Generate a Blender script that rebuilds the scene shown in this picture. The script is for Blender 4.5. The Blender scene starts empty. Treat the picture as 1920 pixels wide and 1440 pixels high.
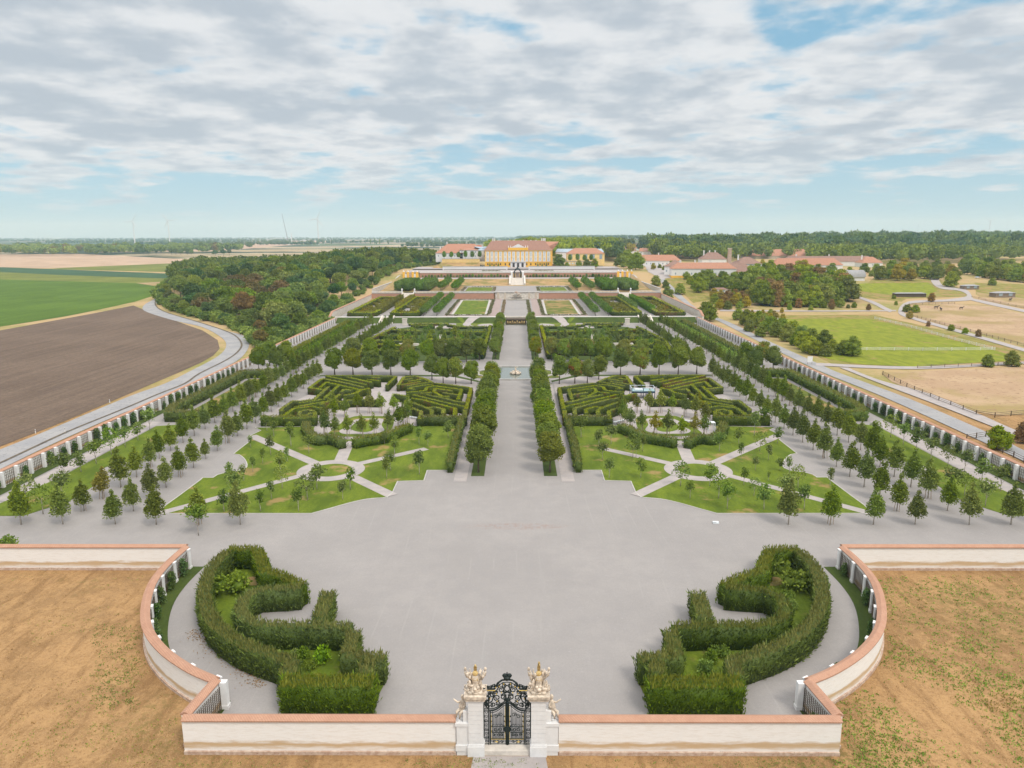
import bpy, bmesh, math, random
import numpy as np
from mathutils import Vector, Matrix, noise
R = math.radians
sc = bpy.context.scene
# ------------------------------------------------------------------ camera
CAM = Vector((0.613, 0.0, 45.0)); PITCH, YAW, ROLL, F = R(11.67573), R(-0.422691), R(-0.168625), 1355.946
fw = Vector((math.sin(YAW)*math.cos(PITCH), math.cos(YAW)*math.cos(PITCH), -math.sin(PITCH)))
r0 = Vector((math.cos(YAW), -math.sin(YAW), 0)); u0 = r0.cross(fw)
rt = r0*math.cos(ROLL)+u0*math.sin(ROLL); up = -r0*math.sin(ROLL)+u0*math.cos(ROLL)
cd = bpy.data.cameras.new("camera"); cam = bpy.data.objects.new("camera", cd); sc.collection.objects.link(cam)
M = Matrix((rt, up, -fw)).transposed().to_4x4(); M.translation = CAM
cam.matrix_world = M
cd.sensor_width = 36; cd.lens = 36*F/1920; cd.clip_start = 0.5; cd.clip_end = 60000
sc.camera = cam
sc.view_settings.view_transform = 'Standard'; sc.view_settings.look = 'None'
sc.view_settings.exposure = 0.10; sc.view_settings.gamma = 1
# ------------------------------------------------------------------ light
SUN_EL, SUN_AZ = R(52), R(140)      # azimuth clockwise from +Y
sd = bpy.data.lights.new("sun", 'SUN'); sd.energy = 1.9; sd.angle = R(15); sd.color = (1.0, 0.93, 0.82)
so = bpy.data.objects.new("sun", sd); sc.collection.objects.link(so)
sdir = Vector((math.sin(SUN_AZ)*math.cos(SUN_EL), math.cos(SUN_AZ)*math.cos(SUN_EL), math.sin(SUN_EL)))
so.rotation_euler = sdir.to_track_quat('Z', 'Y').to_euler()
so.location = sdir*300
w = bpy.data.worlds.new("World"); sc.world = w; w.use_nodes = True
nt = w.node_tree; N = nt.nodes; Lk = nt.links
for n in list(N): N.remove(n)
def nd(t, **k):
    n = N.new(t)
    for a, b in k.items(): setattr(n, a, b)
    return n
def mth(op, a, b=None, c=None, clamp=False):
    n = N.new('ShaderNodeMath'); n.operation = op; n.use_clamp = clamp
    for i, v in enumerate((a, b, c)):
        if v is None: continue
        if isinstance(v, (int, float)): n.inputs[i].default_value = v
        else: Lk.new(v, n.inputs[i])
    return n.outputs[0]
def mixc(f, a, b):
    n = N.new('ShaderNodeMix'); n.data_type = 'RGBA'
    for i, v in ((0, f), (6, a), (7, b)):
        if isinstance(v, (int, float)): n.inputs[i].default_value = v
        elif isinstance(v, tuple): n.inputs[i].default_value = (*v, 1)
        else: Lk.new(v, n.inputs[i])
    return n.outputs[2]
def sstep(x, a, b):
    n = N.new('ShaderNodeMapRange'); n.interpolation_type = 'SMOOTHSTEP'
    Lk.new(x, n.inputs[0]); n.inputs[1].default_value = a; n.inputs[2].default_value = b
    return n.outputs[0]
sky = nd('ShaderNodeTexSky', sky_type='NISHITA', sun_disc=False, sun_elevation=SUN_EL, sun_rotation=SUN_AZ)
sky.air_density = 1.0; sky.dust_density = 0.6; sky.ozone_density = 1.6
tc = nd('ShaderNodeTexCoord'); sp = nd('ShaderNodeSeparateXYZ'); Lk.new(tc.outputs['Generated'], sp.inputs[0])
zz = mth('MAXIMUM', sp.outputs[2], 0.0)
zd = mth('ADD', zz, 0.13)
cx = mth('DIVIDE', sp.outputs[0], zd); cy = mth('DIVIDE', sp.outputs[1], zd)
cb = nd('ShaderNodeCombineXYZ'); Lk.new(cx, cb.inputs[0]); Lk.new(cy, cb.inputs[1])
def nz(scale, det, rough, off, dist=0.0, sx=1.0):
    mp = nd('ShaderNodeMapping'); mp.inputs[1].default_value = off; mp.inputs[3].default_value = (sx, 1, 1)
    Lk.new(cb.outputs[0], mp.inputs[0])
    n = nd('ShaderNodeTexNoise'); n.noise_dimensions = '3D'
    n.inputs['Scale'].default_value = scale; n.inputs['Detail'].default_value = det
    n.inputs['Roughness'].default_value = rough; n.inputs['Distortion'].default_value = dist
    Lk.new(mp.outputs[0], n.inputs[0]); return n.outputs[0]
big = nz(0.75, 2, 0.5, (6.1, 2.2, 0)); mid = nz(2.6, 5, 0.52, (1.3, 0.4, 2)); fine = nz(9.0, 4, 0.55, (9, 2, 5))
cov = mth('ADD', mth('MULTIPLY', big, 0.40), mth('ADD', mth('MULTIPLY', mid, 0.62), mth('MULTIPLY', fine, 0.13)))
elev = sstep(sp.outputs[2], 0.02, 0.165)
# coverage: nearly closed above, broken lower down, small puffs over the horizon
thr = mth('SUBTRACT', 0.618, mth('MULTIPLY', elev, 0.180))
dens = mth('SUBTRACT', cov, thr)
mask = sstep(dens, -0.035, 0.095)
mask = mth('MULTIPLY', mask, sstep(sp.outputs[2], 0.010, 0.05))
thick = sstep(dens, 0.03, 0.22)
lump = nz(3.4, 5, 0.55, (4.0, 1.0, 9))
wht = sstep(mth('ADD', lump, mth('MULTIPLY', thick, -0.16)), 0.24, 0.60)
cloud = mixc(wht, (0.46, 0.52, 0.585), (0.73, 0.755, 0.78))
hor = sstep(sp.outputs[2], 0.0, 0.25)
SKYS = 0.11
skyc = nd('ShaderNodeVectorMath', operation='SCALE'); Lk.new(sky.outputs[0], skyc.inputs[0]); skyc.inputs[3].default_value = SKYS
air = mixc(hor, (0.40, 0.60, 0.72), (0.24, 0.47, 0.65))
clear = mixc(0.85, skyc.outputs[0], air)
cloudc = mixc(sstep(sp.outputs[2], 0.02, 0.12), mixc(0.35, cloud, (0.42, 0.60, 0.70)), cloud)
col = mixc(mask, clear, cloudc)
bg = nd('ShaderNodeBackground'); Lk.new(mixc(sstep(sp.outputs[2], 0.25, 0.6), col, mixc(0.45, col, (0.62, 0.56, 0.50))), bg.inputs[0])
# overhead sky, out of view, boosted and warmed to light the scene more
Lk.new(mth('ADD', mth('MULTIPLY', sstep(sp.outputs[2], 0.32, 0.75), 1.7), 1.0), bg.inputs[1])
wo = nd('ShaderNodeOutputWorld'); Lk.new(bg.outputs[0], wo.inputs[0])
# ------------------------------------------------------------------ terrain functions and pixel rays
def ss(a, b, x):
    t = min(1.0, max(0.0, (x-a)/(b-a))); return t*t*(3-2*t)
TER = [(-1e9, 0), (373.7, 0), (379.6, 2.5), (483, 3.1), (483.6, 7.2), (563, 7.2), (589, 10), (609, 10), (609.6, 14.2), (655, 14.2), (655.6, 15.0), (1e9, 15.0)]
def g(y):
    for (a, za), (b, zb) in zip(TER, TER[1:]):
        if y <= b: return za+(zb-za)*(y-a)/(b-a) if b-a < 1e8 else zb if a > 0 else za
    return 15.0
def h(x, y):
    """height of the land outside the garden walls"""
    rise = 14.8*ss(395, 650, y)
    if x < 0:
        k = ss(-330, -150, x) if y < 900 else ss(-330, -120, x)*(1-ss(1000, 1800, y))
        return -0.45+rise*k
    far = 10*ss(900, 2600, y)*ss(0, 500, x)
    return -0.45+rise*(1-0.28*ss(120, 420, x))+far
def ray(px, py):
    return (rt*((px-960)/F)-up*((py-720)/F)+fw)
def U(px, py, z=0.0):
    d = ray(px, py); t = (z-CAM.z)/d.z; p = CAM+d*t; return (p.x, p.y)
def UT(px, py, f=h):
    z = 0.0; d = ray(px, py)
    for i in range(40):
        t = min((z-CAM.z)/d.z, 9000) if d.z < -1e-4 else 9000
        p = CAM+d*t; z = z*0.5+0.5*f(p.x, p.y)
    return (p.x, p.y)
def pj(x, y, z):
    v = Vector((x, y, z))-CAM; return (960+F*v.dot(rt)/v.dot(fw), 720-F*v.dot(up)/v.dot(fw))
def UL(pts, s=1, ox=0, oy=0, z=0.0): return [U(a/s+ox, b/s+oy, z) for a, b in pts]
def UTL(pts, s=1, ox=0, oy=0): return [UT(a/s+ox, b/s+oy) for a, b in pts]
def spl(p, n=6, closed=False):
    """Catmull-Rom through 2d points"""
    o = []; m = len(p)
    rng = range(m if closed else m-1)
    for i in rng:
        if closed: a, b, c, d = p[(i-1) % m], p[i], p[(i+1) % m], p[(i+2) % m]
        else: a, b, c, d = p[max(i-1, 0)], p[i], p[i+1], p[min(i+2, m-1)]
        for k in range(n):
            t = k/n
            o.append(tuple(0.5*((2*b[j])+(-a[j]+c[j])*t+(2*a[j]-5*b[j]+4*c[j]-d[j])*t*t+(-a[j]+3*b[j]-3*c[j]+d[j])*t**3) for j in range(2)))
    if not closed: o.append(tuple(p[-1]))
    return o
def mir(pts, c=0.0): return [(2*c-x, y) for x, y in pts]
# ------------------------------------------------------------------ objects
COL = sc.collection
def tag(o, label=None, cat=None, group=None, kind=None):
    if label: o['label'] = label
    if cat: o['category'] = cat
    if group: o['group'] = group
    if kind: o['kind'] = kind
    return o
def link(name, me, parent=None, loc=None, rz=0):
    o = bpy.data.objects.new(name, me); COL.objects.link(o)
    if parent: o.parent = parent
    if loc: o.location = loc
    if rz: o.rotation_euler = (0, 0, rz)
    return o
def empty(name, label, cat, loc=(0, 0, 0), rz=0, group=None):
    return tag(link(name, None, None, loc, rz), label, cat, group)
def mesh_np(name, V, Q, mats, mi=None, tone=None, smooth=False):
    """V (n,3), Q (m,k) -> mesh"""
    me = bpy.data.meshes.new(name); V = np.asarray(V, np.float32); Q = np.asarray(Q, np.int32)
    k = Q.shape[1]; me.vertices.add(len(V)); me.vertices.foreach_set('co', V.ravel())
    me.loops.add(Q.size); me.loops.foreach_set('vertex_index', Q.ravel())
    me.polygons.add(len(Q)); me.polygons.foreach_set('loop_start', np.arange(0, Q.size, k, dtype=np.int32))
    if not isinstance(mats, (list, tuple)): mats = [mats]
    for m in mats:
        if m: me.materials.append(m)
    if mi is not None: me.polygons.foreach_set('material_index', np.asarray(mi, np.int32))
    if smooth: me.polygons.foreach_set('use_smooth', np.ones(len(Q), bool))
    if tone is not None:
        at = me.attributes.new('tone', 'FLOAT', 'FACE'); at.data.foreach_set('value', np.asarray(tone, np.float32))
    me.update(calc_edges=True); return me
def mesh_py(name, V, Fc, mats, mi=None, smooth=False):
    me = bpy.data.meshes.new(name); me.from_pydata([tuple(v) for v in V], [], Fc)
    if not isinstance(mats, (list, tuple)): mats = [mats]
    for m in mats:
        if m: me.materials.append(m)
    if mi is not None:
        for p, i in zip(me.polygons, mi): p.material_index = i
    if smooth:
        for p in me.polygons: p.use_smooth = True
    me.update(); return me
class MB:
    """collects shapes for ONE mesh object"""
    def __init__(s): s.V = []; s.F = []
    def add(s, V, Fc):
        b = len(s.V); s.V += [tuple(v) for v in V]; s.F += [tuple(i+b for i in f) for f in Fc]; return s
    def box(s, x0, x1, y0, y1, z0, z1):
        return s.add([(x, y, z) for z in (z0, z1) for y in (y0, y1) for x in (x0, x1)],
                     [(0, 2, 3, 1), (4, 5, 7, 6), (0, 1, 5, 4), (1, 3, 7, 5), (3, 2, 6, 7), (2, 0, 4, 6)])
    def bar(s, a, b, r, r2=None, n=6):
        a = Vector(a); b = Vector(b); d = (b-a)
        if d.length < 1e-6: return s
        q = d.to_track_quat('Z', 'Y'); r2 = r if r2 is None else r2; V = []
        for c, rr in ((a, r), (b, r2)):
            for i in range(n):
                t = 2*math.pi*i/n; V.append(c+q@Vector((rr*math.cos(t), rr*math.sin(t), 0)))
        return s.add(V, [(i, (i+1) % n, n+(i+1) % n, n+i) for i in range(n)]+[tuple(range(n-1, -1, -1)), tuple(range(n, 2*n))])
    def tube(s, pts, r, n=5):
        pts = [Vector(p) for p in pts]; V = []
        rr = r if isinstance(r, (list, tuple)) else [r]*len(pts)
        for i, p in enumerate(pts):
            d = pts[min(i+1, len(pts)-1)]-pts[max(i-1, 0)]
            q = d.to_track_quat('Z', 'Y')
            V += [p+q@Vector((rr[i]*math.cos(2*math.pi*k/n), rr[i]*math.sin(2*math.pi*k/n), 0)) for k in range(n)]
        m = len(pts)
        return s.add(V, [(i*n+k, i*n+(k+1) % n, (i+1)*n+(k+1) % n, (i+1)*n+k) for i in range(m-1) for k in range(n)]+[tuple(range(n-1, -1, -1)), tuple((m-1)*n+k for k in range(n))])
    def ell(s, c, r, nu=10, nv=7):
        V = [(c[0], c[1], c[2]-r[2])]; Fc = []
        for j in range(1, nv):
            a = math.pi*j/nv-math.pi/2
            for i in range(nu):
                b = 2*math.pi*i/nu; V.append((c[0]+r[0]*math.cos(a)*math.cos(b), c[1]+r[1]*math.cos(a)*math.sin(b), c[2]+r[2]*math.sin(a)))
        V.append((c[0], c[1], c[2]+r[2])); L = len(V)-1
        for i in range(nu):
            Fc.append((0, 1+(i+1) % nu, 1+i)); Fc.append((L, L-nu+i, L-nu+(i+1) % nu))
            for j in range(nv-2): Fc.append((1+j*nu+i, 1+j*nu+(i+1) % nu, 1+(j+1)*nu+(i+1) % nu, 1+(j+1)*nu+i))
        return s.add(V, Fc)
    def lathe(s, c, prof, n=12):
        V = []
        for r, z in prof: V += [(c[0]+r*math.cos(2*math.pi*i/n), c[1]+r*math.sin(2*math.pi*i/n), c[2]+z) for i in range(n)]
        m = len(prof)
        return s.add(V, [(j*n+i, j*n+(i+1) % n, (j+1)*n+(i+1) % n, (j+1)*n+i) for j in range(m-1) for i in range(n)]+[tuple(range(n-1, -1, -1)), tuple((m-1)*n+i for i in range(n))])
    def path(s, pts, w, z0, z1, closed=False, bev=0.0, zf=None, fn=None):
        """wall-like sweep of a w x (z1-z0) section along 2d pts"""
        m = len(pts); offs = []
        for i in range(m):
            if closed: a, b, c = pts[(i-1) % m], pts[i], pts[(i+1) % m]
            else: a, b, c = pts[max(i-1, 0)], pts[i], pts[min(i+1, m-1)]
            d1 = Vector((b[0]-a[0], b[1]-a[1])); d2 = Vector((c[0]-b[0], c[1]-b[1]))
            if d1.length < 1e-6: d1 = d2
            if d2.length < 1e-6: d2 = d1
            d1.normalize(); d2.normalize(); n1 = Vector((-d1.y, d1.x)); n2 = Vector((-d2.y, d2.x))
            n = n1+n2; n = n.normalized() if n.length > 1e-3 else n1
            k = 1/max(0.45, n.dot(n1)); offs.append((n.x*k, n.y*k))
        if fn: sec = fn
        elif bev: sec = [(-w/2, z0), (w/2, z0), (w/2, z1-bev), (w/2-bev, z1), (-w/2+bev, z1), (-w/2, z1-bev)]
        else: sec = [(-w/2, z0), (w/2, z0), (w/2, z1), (-w/2, z1)]
        k = len(sec); V = []
        for (x, y), (nx, ny) in zip(pts, offs):
            dz = zf(x, y) if zf else 0
            for o, z in sec: V.append((x-nx*o, y-ny*o, z+dz))
        Fc = []
        for i in range(m if closed else m-1):
            j = (i+1) % m
            for q in range(k): Fc.append((i*k+q, j*k+q, j*k+(q+1) % k, i*k+(q+1) % k))
        if not closed: Fc += [tuple(range(k)), tuple((m-1)*k+q for q in range(k-1, -1, -1))]
        return s.add(V, Fc)
    def build(s, name, mat, parent=None, smooth=False, loc=None, rz=0):
        return link(name, mesh_py(name, s.V, s.F, mat, smooth=smooth), parent, loc, rz)
# ------------------------------------------------------------------ materials
def newmat(name):
    m = bpy.data.materials.new(name); m.use_nodes = True; t = m.node_tree
    for n in list(t.nodes): t.nodes.remove(n)
    return m, t
class NT:
    def __init__(s, t): s.t = t
    def n(s, ty, ins=None, **k):
        x = s.t.nodes.new(ty)
        for a, b in k.items(): setattr(x, a, b)
        for a, b in (ins or {}).items():
            if hasattr(b, 'is_output') or isinstance(b, bpy.types.NodeSocket): s.t.links.new(b, x.inputs[a])
            else: x.inputs[a].default_value = b
        return x
    def noise(s, vec, scale, det=4, rough=0.55, dist=0.0):
        return s.n('ShaderNodeTexNoise', {'Vector': vec, 'Scale': scale, 'Detail': det, 'Roughness': rough, 'Distortion': dist}).outputs[0]
    def mr(s, v, a, b, c=0.0, d=1.0, sm=True):
        x = s.n('ShaderNodeMapRange', {0: v, 1: a, 2: b, 3: c, 4: d})
        if sm: x.interpolation_type = 'SMOOTHSTEP'
        return x.outputs[0]
    def mix(s, f, a, b, bt='MIX'):
        x = s.t.nodes.new('ShaderNodeMix'); x.data_type = 'RGBA'; x.blend_type = bt
        for i, v in ((0, f), (6, a), (7, b)):
            if isinstance(v, bpy.types.NodeSocket): s.t.links.new(v, x.inputs[i])
            elif isinstance(v, tuple): x.inputs[i].default_value = (*v[:3], 1)
            else: x.inputs[i].default_value = v
        return x.outputs[2]
    def m(s, op, a, b=0.0, clamp=False):
        x = s.n('ShaderNodeMath', {0: a, 1: b}, operation=op); x.use_clamp = clamp; return x.outputs[0]
    def out(s, col, rough=0.85, bump=None, bs=0.3, bd=0.1, metal=0.0, spec=0.3, transl=0.0):
        p = s.n('ShaderNodeBsdfPrincipled', {'Roughness': rough, 'Metallic': metal, 'Specular IOR Level': spec})
        if isinstance(col, tuple): p.inputs['Base Color'].default_value = (*col[:3], 1)
        else: s.t.links.new(col, p.inputs['Base Color'])
        if bump is not None:
            b = s.n('ShaderNodeBump', {'Height': bump, 'Strength': bs, 'Distance': bd}); s.t.links.new(b.outputs[0], p.inputs['Normal'])
        o = s.n('ShaderNodeOutputMaterial')
        if transl:
            tr = s.n('ShaderNodeBsdfTranslucent')
            if isinstance(col, tuple): tr.inputs[0].default_value = (*col[:3], 1)
            else: s.t.links.new(col, tr.inputs[0])
            mx = s.n('ShaderNodeMixShader', {0: transl, 1: p.outputs[0], 2: tr.outputs[0]}); s.t.links.new(mx.outputs[0], o.inputs[0])
        else: s.t.links.new(p.outputs[0], o.inputs[0])
def P_(t): return t.n('ShaderNodeNewGeometry').outputs['Position']
def mat_noise(name, a, b, scale=1.0, a2=None, s2=0.05, rough=0.9, bump=0.0, det=5, spec=0.2, lo=0.35, hi=0.65, obj=False, c3=None, s3=8.0, l3=0.6):
    m, t0 = newmat(name); t = NT(t0)
    p = t.n('ShaderNodeTexCoord').outputs['Object'] if obj else P_(t)
    n1 = t.noise(p, scale, det); c = t.mix(t.mr(n1, lo, hi), a, b)
    if a2: c = t.mix(t.mr(t.noise(p, s2, 4, 0.6), 0.45, 0.62), c, a2)
    if c3: c = t.mix(t.mr(t.noise(p, s3, 3), l3, l3+0.08), c, c3)
    t.out(c, rough, n1 if bump else None, bump, 0.1, spec=spec); return m
def mat_leaf(name, dark, light, accent=None, ath=0.62, ascale=0.25, transl=0.18, var=0.35, top=None):
    m, t0 = newmat(name); t = NT(t0)
    at = t.n('ShaderNodeAttribute', attribute_name='tone').outputs['Fac']
    oi = t.n('ShaderNodeObjectInfo')
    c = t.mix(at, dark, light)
    if accent:
        q = t.n('ShaderNodeTexCoord').outputs['Object']
        add = t.n('ShaderNodeVectorMath', {0: q, 1: oi.outputs['Location']}, operation='ADD').outputs[0]
        nn = t.m('ADD', t.noise(add, ascale, 3, 0.6), t.m('MULTIPLY', t.m('SUBTRACT', oi.outputs['Random'], 0.5), 0.30))
        c = t.mix(t.mr(nn, ath, ath+0.12), c, t.mix(at, tuple(v*0.6 for v in accent), accent))
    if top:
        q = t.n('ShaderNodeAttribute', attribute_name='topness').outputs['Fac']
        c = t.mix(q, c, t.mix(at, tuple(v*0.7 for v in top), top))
    # every plant a little lighter, darker, yellower
    rr = t.m('FRACT', t.m('MULTIPLY', oi.outputs['Random'], 7.31))
    hsv = t.n('ShaderNodeHueSaturation', {'Hue': t.mr(rr, 0, 1, 0.5-0.022*var/0.35, 0.5+0.014*var/0.35, False), 'Saturation': t.mr(t.m('FRACT', t.m('MULTIPLY', oi.outputs['Random'], 3.7)), 0, 1, 0.9, 1.12, False), 'Value': t.mr(oi.outputs['Random'], 0, 1, 1-var, 1+var, False), 'Color': c})
    t.out(hsv.outputs[0], 0.6, spec=0.25, transl=transl); return m
# ------------------------------------------------------------------ palette
def mat_gravel():
    m, t0 = newmat('gravel'); t = NT(t0); p = P_(t)
    a = t.mix(t.mr(t.noise(p, 0.06, 5, 0.6), 0.35, 0.65), (0.272, 0.255, 0.245), (0.320, 0.299, 0.285))
    b = t.mix(t.mr(t.noise(p, 0.35, 6, 0.7), 0.3, 0.7, 0, 0.55), a, (0.238, 0.225, 0.223))
    c = t.mix(t.mr(t.noise(p, 9.0, 3, 0.7), 0.30, 0.70, 0, 0.5), b, (0.33, 0.315, 0.31))
    s = t.n('ShaderNodeMapping', {'Vector': p, 'Rotation': (0, 0, 0.5), 'Scale': (0.5, 0.05, 1)}).outputs[0]
    d = t.mix(t.mr(t.noise(s, 1.4, 5, 0.7), 0.50, 0.75, 0, 0.16), c, (0.35, 0.338, 0.335))
    d = t.mix(t.mr(t.noise(p, 4.2, 2, 0.8), 0.35, 0.65, 0, 0.28), d, (0.225, 0.212, 0.21))
    d = t.mix(t.mr(t.noise(p, 2.1, 2, 0.8), 0.60, 0.70, 0, 0.35), d, (0.37, 0.355, 0.35))
    e = t.mix(t.mr(t.noise(p, 2.4, 2, 0.5), 0.70, 0.78, 0, 0.5), d, (0.23, 0.20, 0.185))
    # worn brownish patch in front of the lawns
    ds = t.n('ShaderNodeVectorMath', {0: t.n('ShaderNodeVectorMath', {0: p, 1: (0.5, 107.0, 0)}, operation='SUBTRACT').outputs[0], 1: (0.12, 0.75, 0)}, operation='MULTIPLY').outputs[0]
    dl_ = t.n('ShaderNodeVectorMath', {0: ds}, operation='LENGTH').outputs['Value']
    e = t.mix(t.m('MULTIPLY', t.mr(dl_, 0.6, 1.2, 1, 0), t.mr(t.noise(p, 1.3, 5, 0.7), 0.42, 0.62, 0, 0.55)), e, (0.27, 0.19, 0.165))
    # pale wheel tracks along the axis
    sx_ = t.n('ShaderNodeSeparateXYZ', {0: p}); wob = t.m('ADD', sx_.outputs[0], t.m('MULTIPLY', t.noise(t.n('ShaderNodeMapping', {'Vector': p, 'Scale': (0, .012, 0)}).outputs[0], 1, 1), 9.0))
    tr_ = t.m('ABSOLUTE', t.m('SUBTRACT', t.m('FRACT', t.m('MULTIPLY', wob, 0.31)), 0.5))
    e = t.mix(t.m('MULTIPLY', t.mr(tr_, 0.0, 0.05, 0.4, 0), t.mr(t.noise(p, 0.05, 3), 0.48, 0.6)), e, (0.33, 0.315, 0.30))
    t.out(e, 0.95, t.noise(p, 14, 3), 0.25, 0.03, spec=0.15); return m
def mat_lawn(name='lawn', dry=0.575, a=(0.082, 0.125, 0.011), b=(0.155, 0.205, 0.018)):
    m, t0 = newmat(name); t = NT(t0); p = P_(t)
    s = t.n('ShaderNodeMapping', {'Vector': p, 'Rotation': (0, 0, 0.35), 'Scale': (1.0, 0.35, 1)}).outputs[0]
    c = t.mix(t.mr(t.noise(s, 0.35, 5, 0.65), 0.3, 0.7), a, b)
    c = t.mix(t.mr(t.noise(p, 3.0, 4, 0.7), 0.35, 0.75, 0, 0.6), c, tuple(v*0.72 for v in a))
    c = t.mix(t.mr(t.noise(p, 0.13, 4, 0.6), dry, dry+0.10, 0, 0.8), c, (0.30, 0.20, 0.085))
    t.out(c, 0.9, t.noise(p, 7, 3), 0.4, 0.08, spec=0.15); return m
def mat_land():
    m, t0 = newmat('dry_land'); t = NT(t0); p = P_(t)
    xyz = t.n('ShaderNodeSeparateXYZ', {0: p})
    a = t.mix(t.mr(t.noise(p, 0.06, 6, 0.68), 0.38, 0.62), (0.36, 0.215, 0.100), (0.235, 0.140, 0.065))
    a = t.mix(t.mr(t.noise(p, 0.7, 6, 0.7), 0.35, 0.7, 0, 0.65), a, (0.43, 0.265, 0.12))
    st_ = t.n('ShaderNodeMapping', {'Vector': p, 'Rotation': (0, 0, 0.9), 'Scale': (1.0, 0.25, 1)}).outputs[0]
    a = t.mix(t.mr(t.noise(st_, 0.5, 6, 0.7, 0.6), 0.46, 0.66, 0, 0.75), a, (0.19, 0.105, 0.045))
    a = t.mix(t.mr(t.noise(p, 3.2, 5, 0.75), 0.45, 0.7, 0, 0.7), a, (0.17, 0.095, 0.04))
    a = t.mix(t.mr(t.noise(p, 9.0, 3, 0.75), 0.52, 0.68, 0, 0.6), a, (0.50, 0.35, 0.18))
    gm = t.m('MULTIPLY', t.mr(t.noise(p, 0.055, 4, 0.6), 0.50, 0.66), t.mr(t.noise(p, 1.5, 4, 0.75), 0.46, 0.60))
    a = t.mix(t.m('MULTIPLY', gm, 0.6), a, (0.115, 0.11, 0.03))
    # farther off the dry grass is paler and mixed with olive, then it becomes open country in strips
    far = t.mix(t.mr(t.noise(p, 0.014, 6, 0.68), 0.44, 0.62), (0.40, 0.285, 0.15), (0.235, 0.225, 0.07))
    far = t.mix(t.mr(t.noise(p, 0.5, 4, 0.7), 0.45, 0.7, 0, 0.5), far, (0.43, 0.32, 0.18))
    a = t.mix(t.mr(xyz.outputs[1], 170, 240), a, far)
    mp = t.n('ShaderNodeMapping', {'Vector': p, 'Rotation': (0, 0, 0.5), 'Scale': (0.0011, 0.0026, 0)}).outputs[0]
    vo = t.n('ShaderNodeTexVoronoi', {'Vector': mp, 'Scale': 1.0}); vo.feature = 'F1'
    v = t.n('ShaderNodeSeparateColor', {0: vo.outputs['Color']}).outputs[0]
    rp = t.n('ShaderNodeValToRGB', {0: v}); rp.color_ramp.interpolation = 'CONSTANT'
    e = rp.color_ramp.elements; e[0].color = (0.09, 0.13, 0.04, 1); e[1].position = 0.28; e[1].color = (0.34, 0.27, 0.16, 1)
    for q, cc in ((0.45, (0.16, 0.17, 0.06)), (0.6, (0.40, 0.33, 0.22)), (0.75, (0.07, 0.10, 0.035)), (0.88, (0.24, 0.20, 0.11))):
        x = e.new(q); x.color = (*cc, 1)
    woods = t.mr(t.noise(mp, 1.6, 5, 0.6), 0.50, 0.54)
    cc = t.mix(woods, rp.outputs[0], (0.030, 0.050, 0.022))
    a = t.mix(t.mr(xyz.outputs[1], 1250, 1500), a, cc)
    t.out(a, 0.95, t.noise(p, 3.2, 5, 0.7), 0.5, 0.15, spec=0.1); return m
def mat_field(name, a, b, rot=0.4, row=0.8, amt=0.5):
    m, t0 = newmat(name); t = NT(t0); p = P_(t)
    s = t.n('ShaderNodeMapping', {'Vector': p, 'Rotation': (0, 0, rot), 'Scale': (row, 0.02, 1)}).outputs[0]
    c = t.mix(t.mr(t.noise(s, 1.0, 4, 0.6), 0.3, 0.7, 0, 1), a, b)
    c = t.mix(t.mr(t.noise(p, 0.02, 5, 0.6), 0.4, 0.65, 0, amt), c, tuple(v*1.35 for v in b))
    c = t.mix(t.mr(t.noise(p, 1.1, 5, 0.75), 0.35, 0.7, 0, 0.55), c, tuple(v*0.62 for v in a))
    t.out(c, 0.95, t.noise(p, 1.2, 5, 0.7), 0.5, 0.2, spec=0.1); return m
def mat_brick(name, a, b, mortar, sx=1.0, sz=1.0):
    m, t0 = newmat(name); t = NT(t0); p = t.n('ShaderNodeTexCoord').outputs['Object']
    x = t.n('ShaderNodeSeparateXYZ', {0: p}); u = t.m('ADD', x.outputs[0], x.outputs[1])
    v = t.n('ShaderNodeCombineXYZ', {0: u, 1: x.outputs[2]}).outputs[0]
    br = t.n('ShaderNodeTexBrick', {'Vector': v, 'Color1': (*a, 1), 'Color2': (*b, 1), 'Mortar': (*mortar, 1), 'Scale': 1.0, 'Mortar Size': 0.02*sx, 'Brick Width': 0.5*sx, 'Row Height': 0.16*sz})
    c = t.mix(t.mr(t.noise(p, 0.25, 4, 0.6), 0.4, 0.7, 0, 0.4), br.outputs[0], tuple(q*1.3 for q in a))
    t.out(c, 0.9, spec=0.15); return m
def mat_plaster():
    """white limewash with an ochre tide mark near the foot"""
    m, t0 = newmat('limewash'); t = NT(t0); p = P_(t); z = t.n('ShaderNodeSeparateXYZ', {0: p}).outputs[2]
    st = t.n('ShaderNodeMapping', {'Vector': p, 'Scale': (0.35, 0.35, 2.4)}).outputs[0]
    n = t.noise(st, 0.9, 5, 0.65)
    zz = t.m('ADD', z, t.m('MULTIPLY', t.m('SUBTRACT', n, 0.5), 1.1))
    band = t.m('MULTIPLY', t.mr(zz, -0.15, 0.45), t.mr(zz, 0.55, 0.95, 1, 0))
    c = t.mix(t.mr(t.noise(st, 3.0, 5, 0.7), 0.42, 0.75, 0, 0.5), (0.80, 0.79, 0.775), (0.64, 0.59, 0.53))
    c = t.mix(t.m('MULTIPLY', band, 0.85), c, (0.50, 0.33, 0.155))
    c = t.mix(t.mr(zz, 0.15, -0.25, 0, 0.4), c, (0.58, 0.48, 0.37))
    t.out(c, 0.9, t.noise(p, 4, 5, 0.7), 0.3, 0.04, spec=0.15); return m
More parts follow.
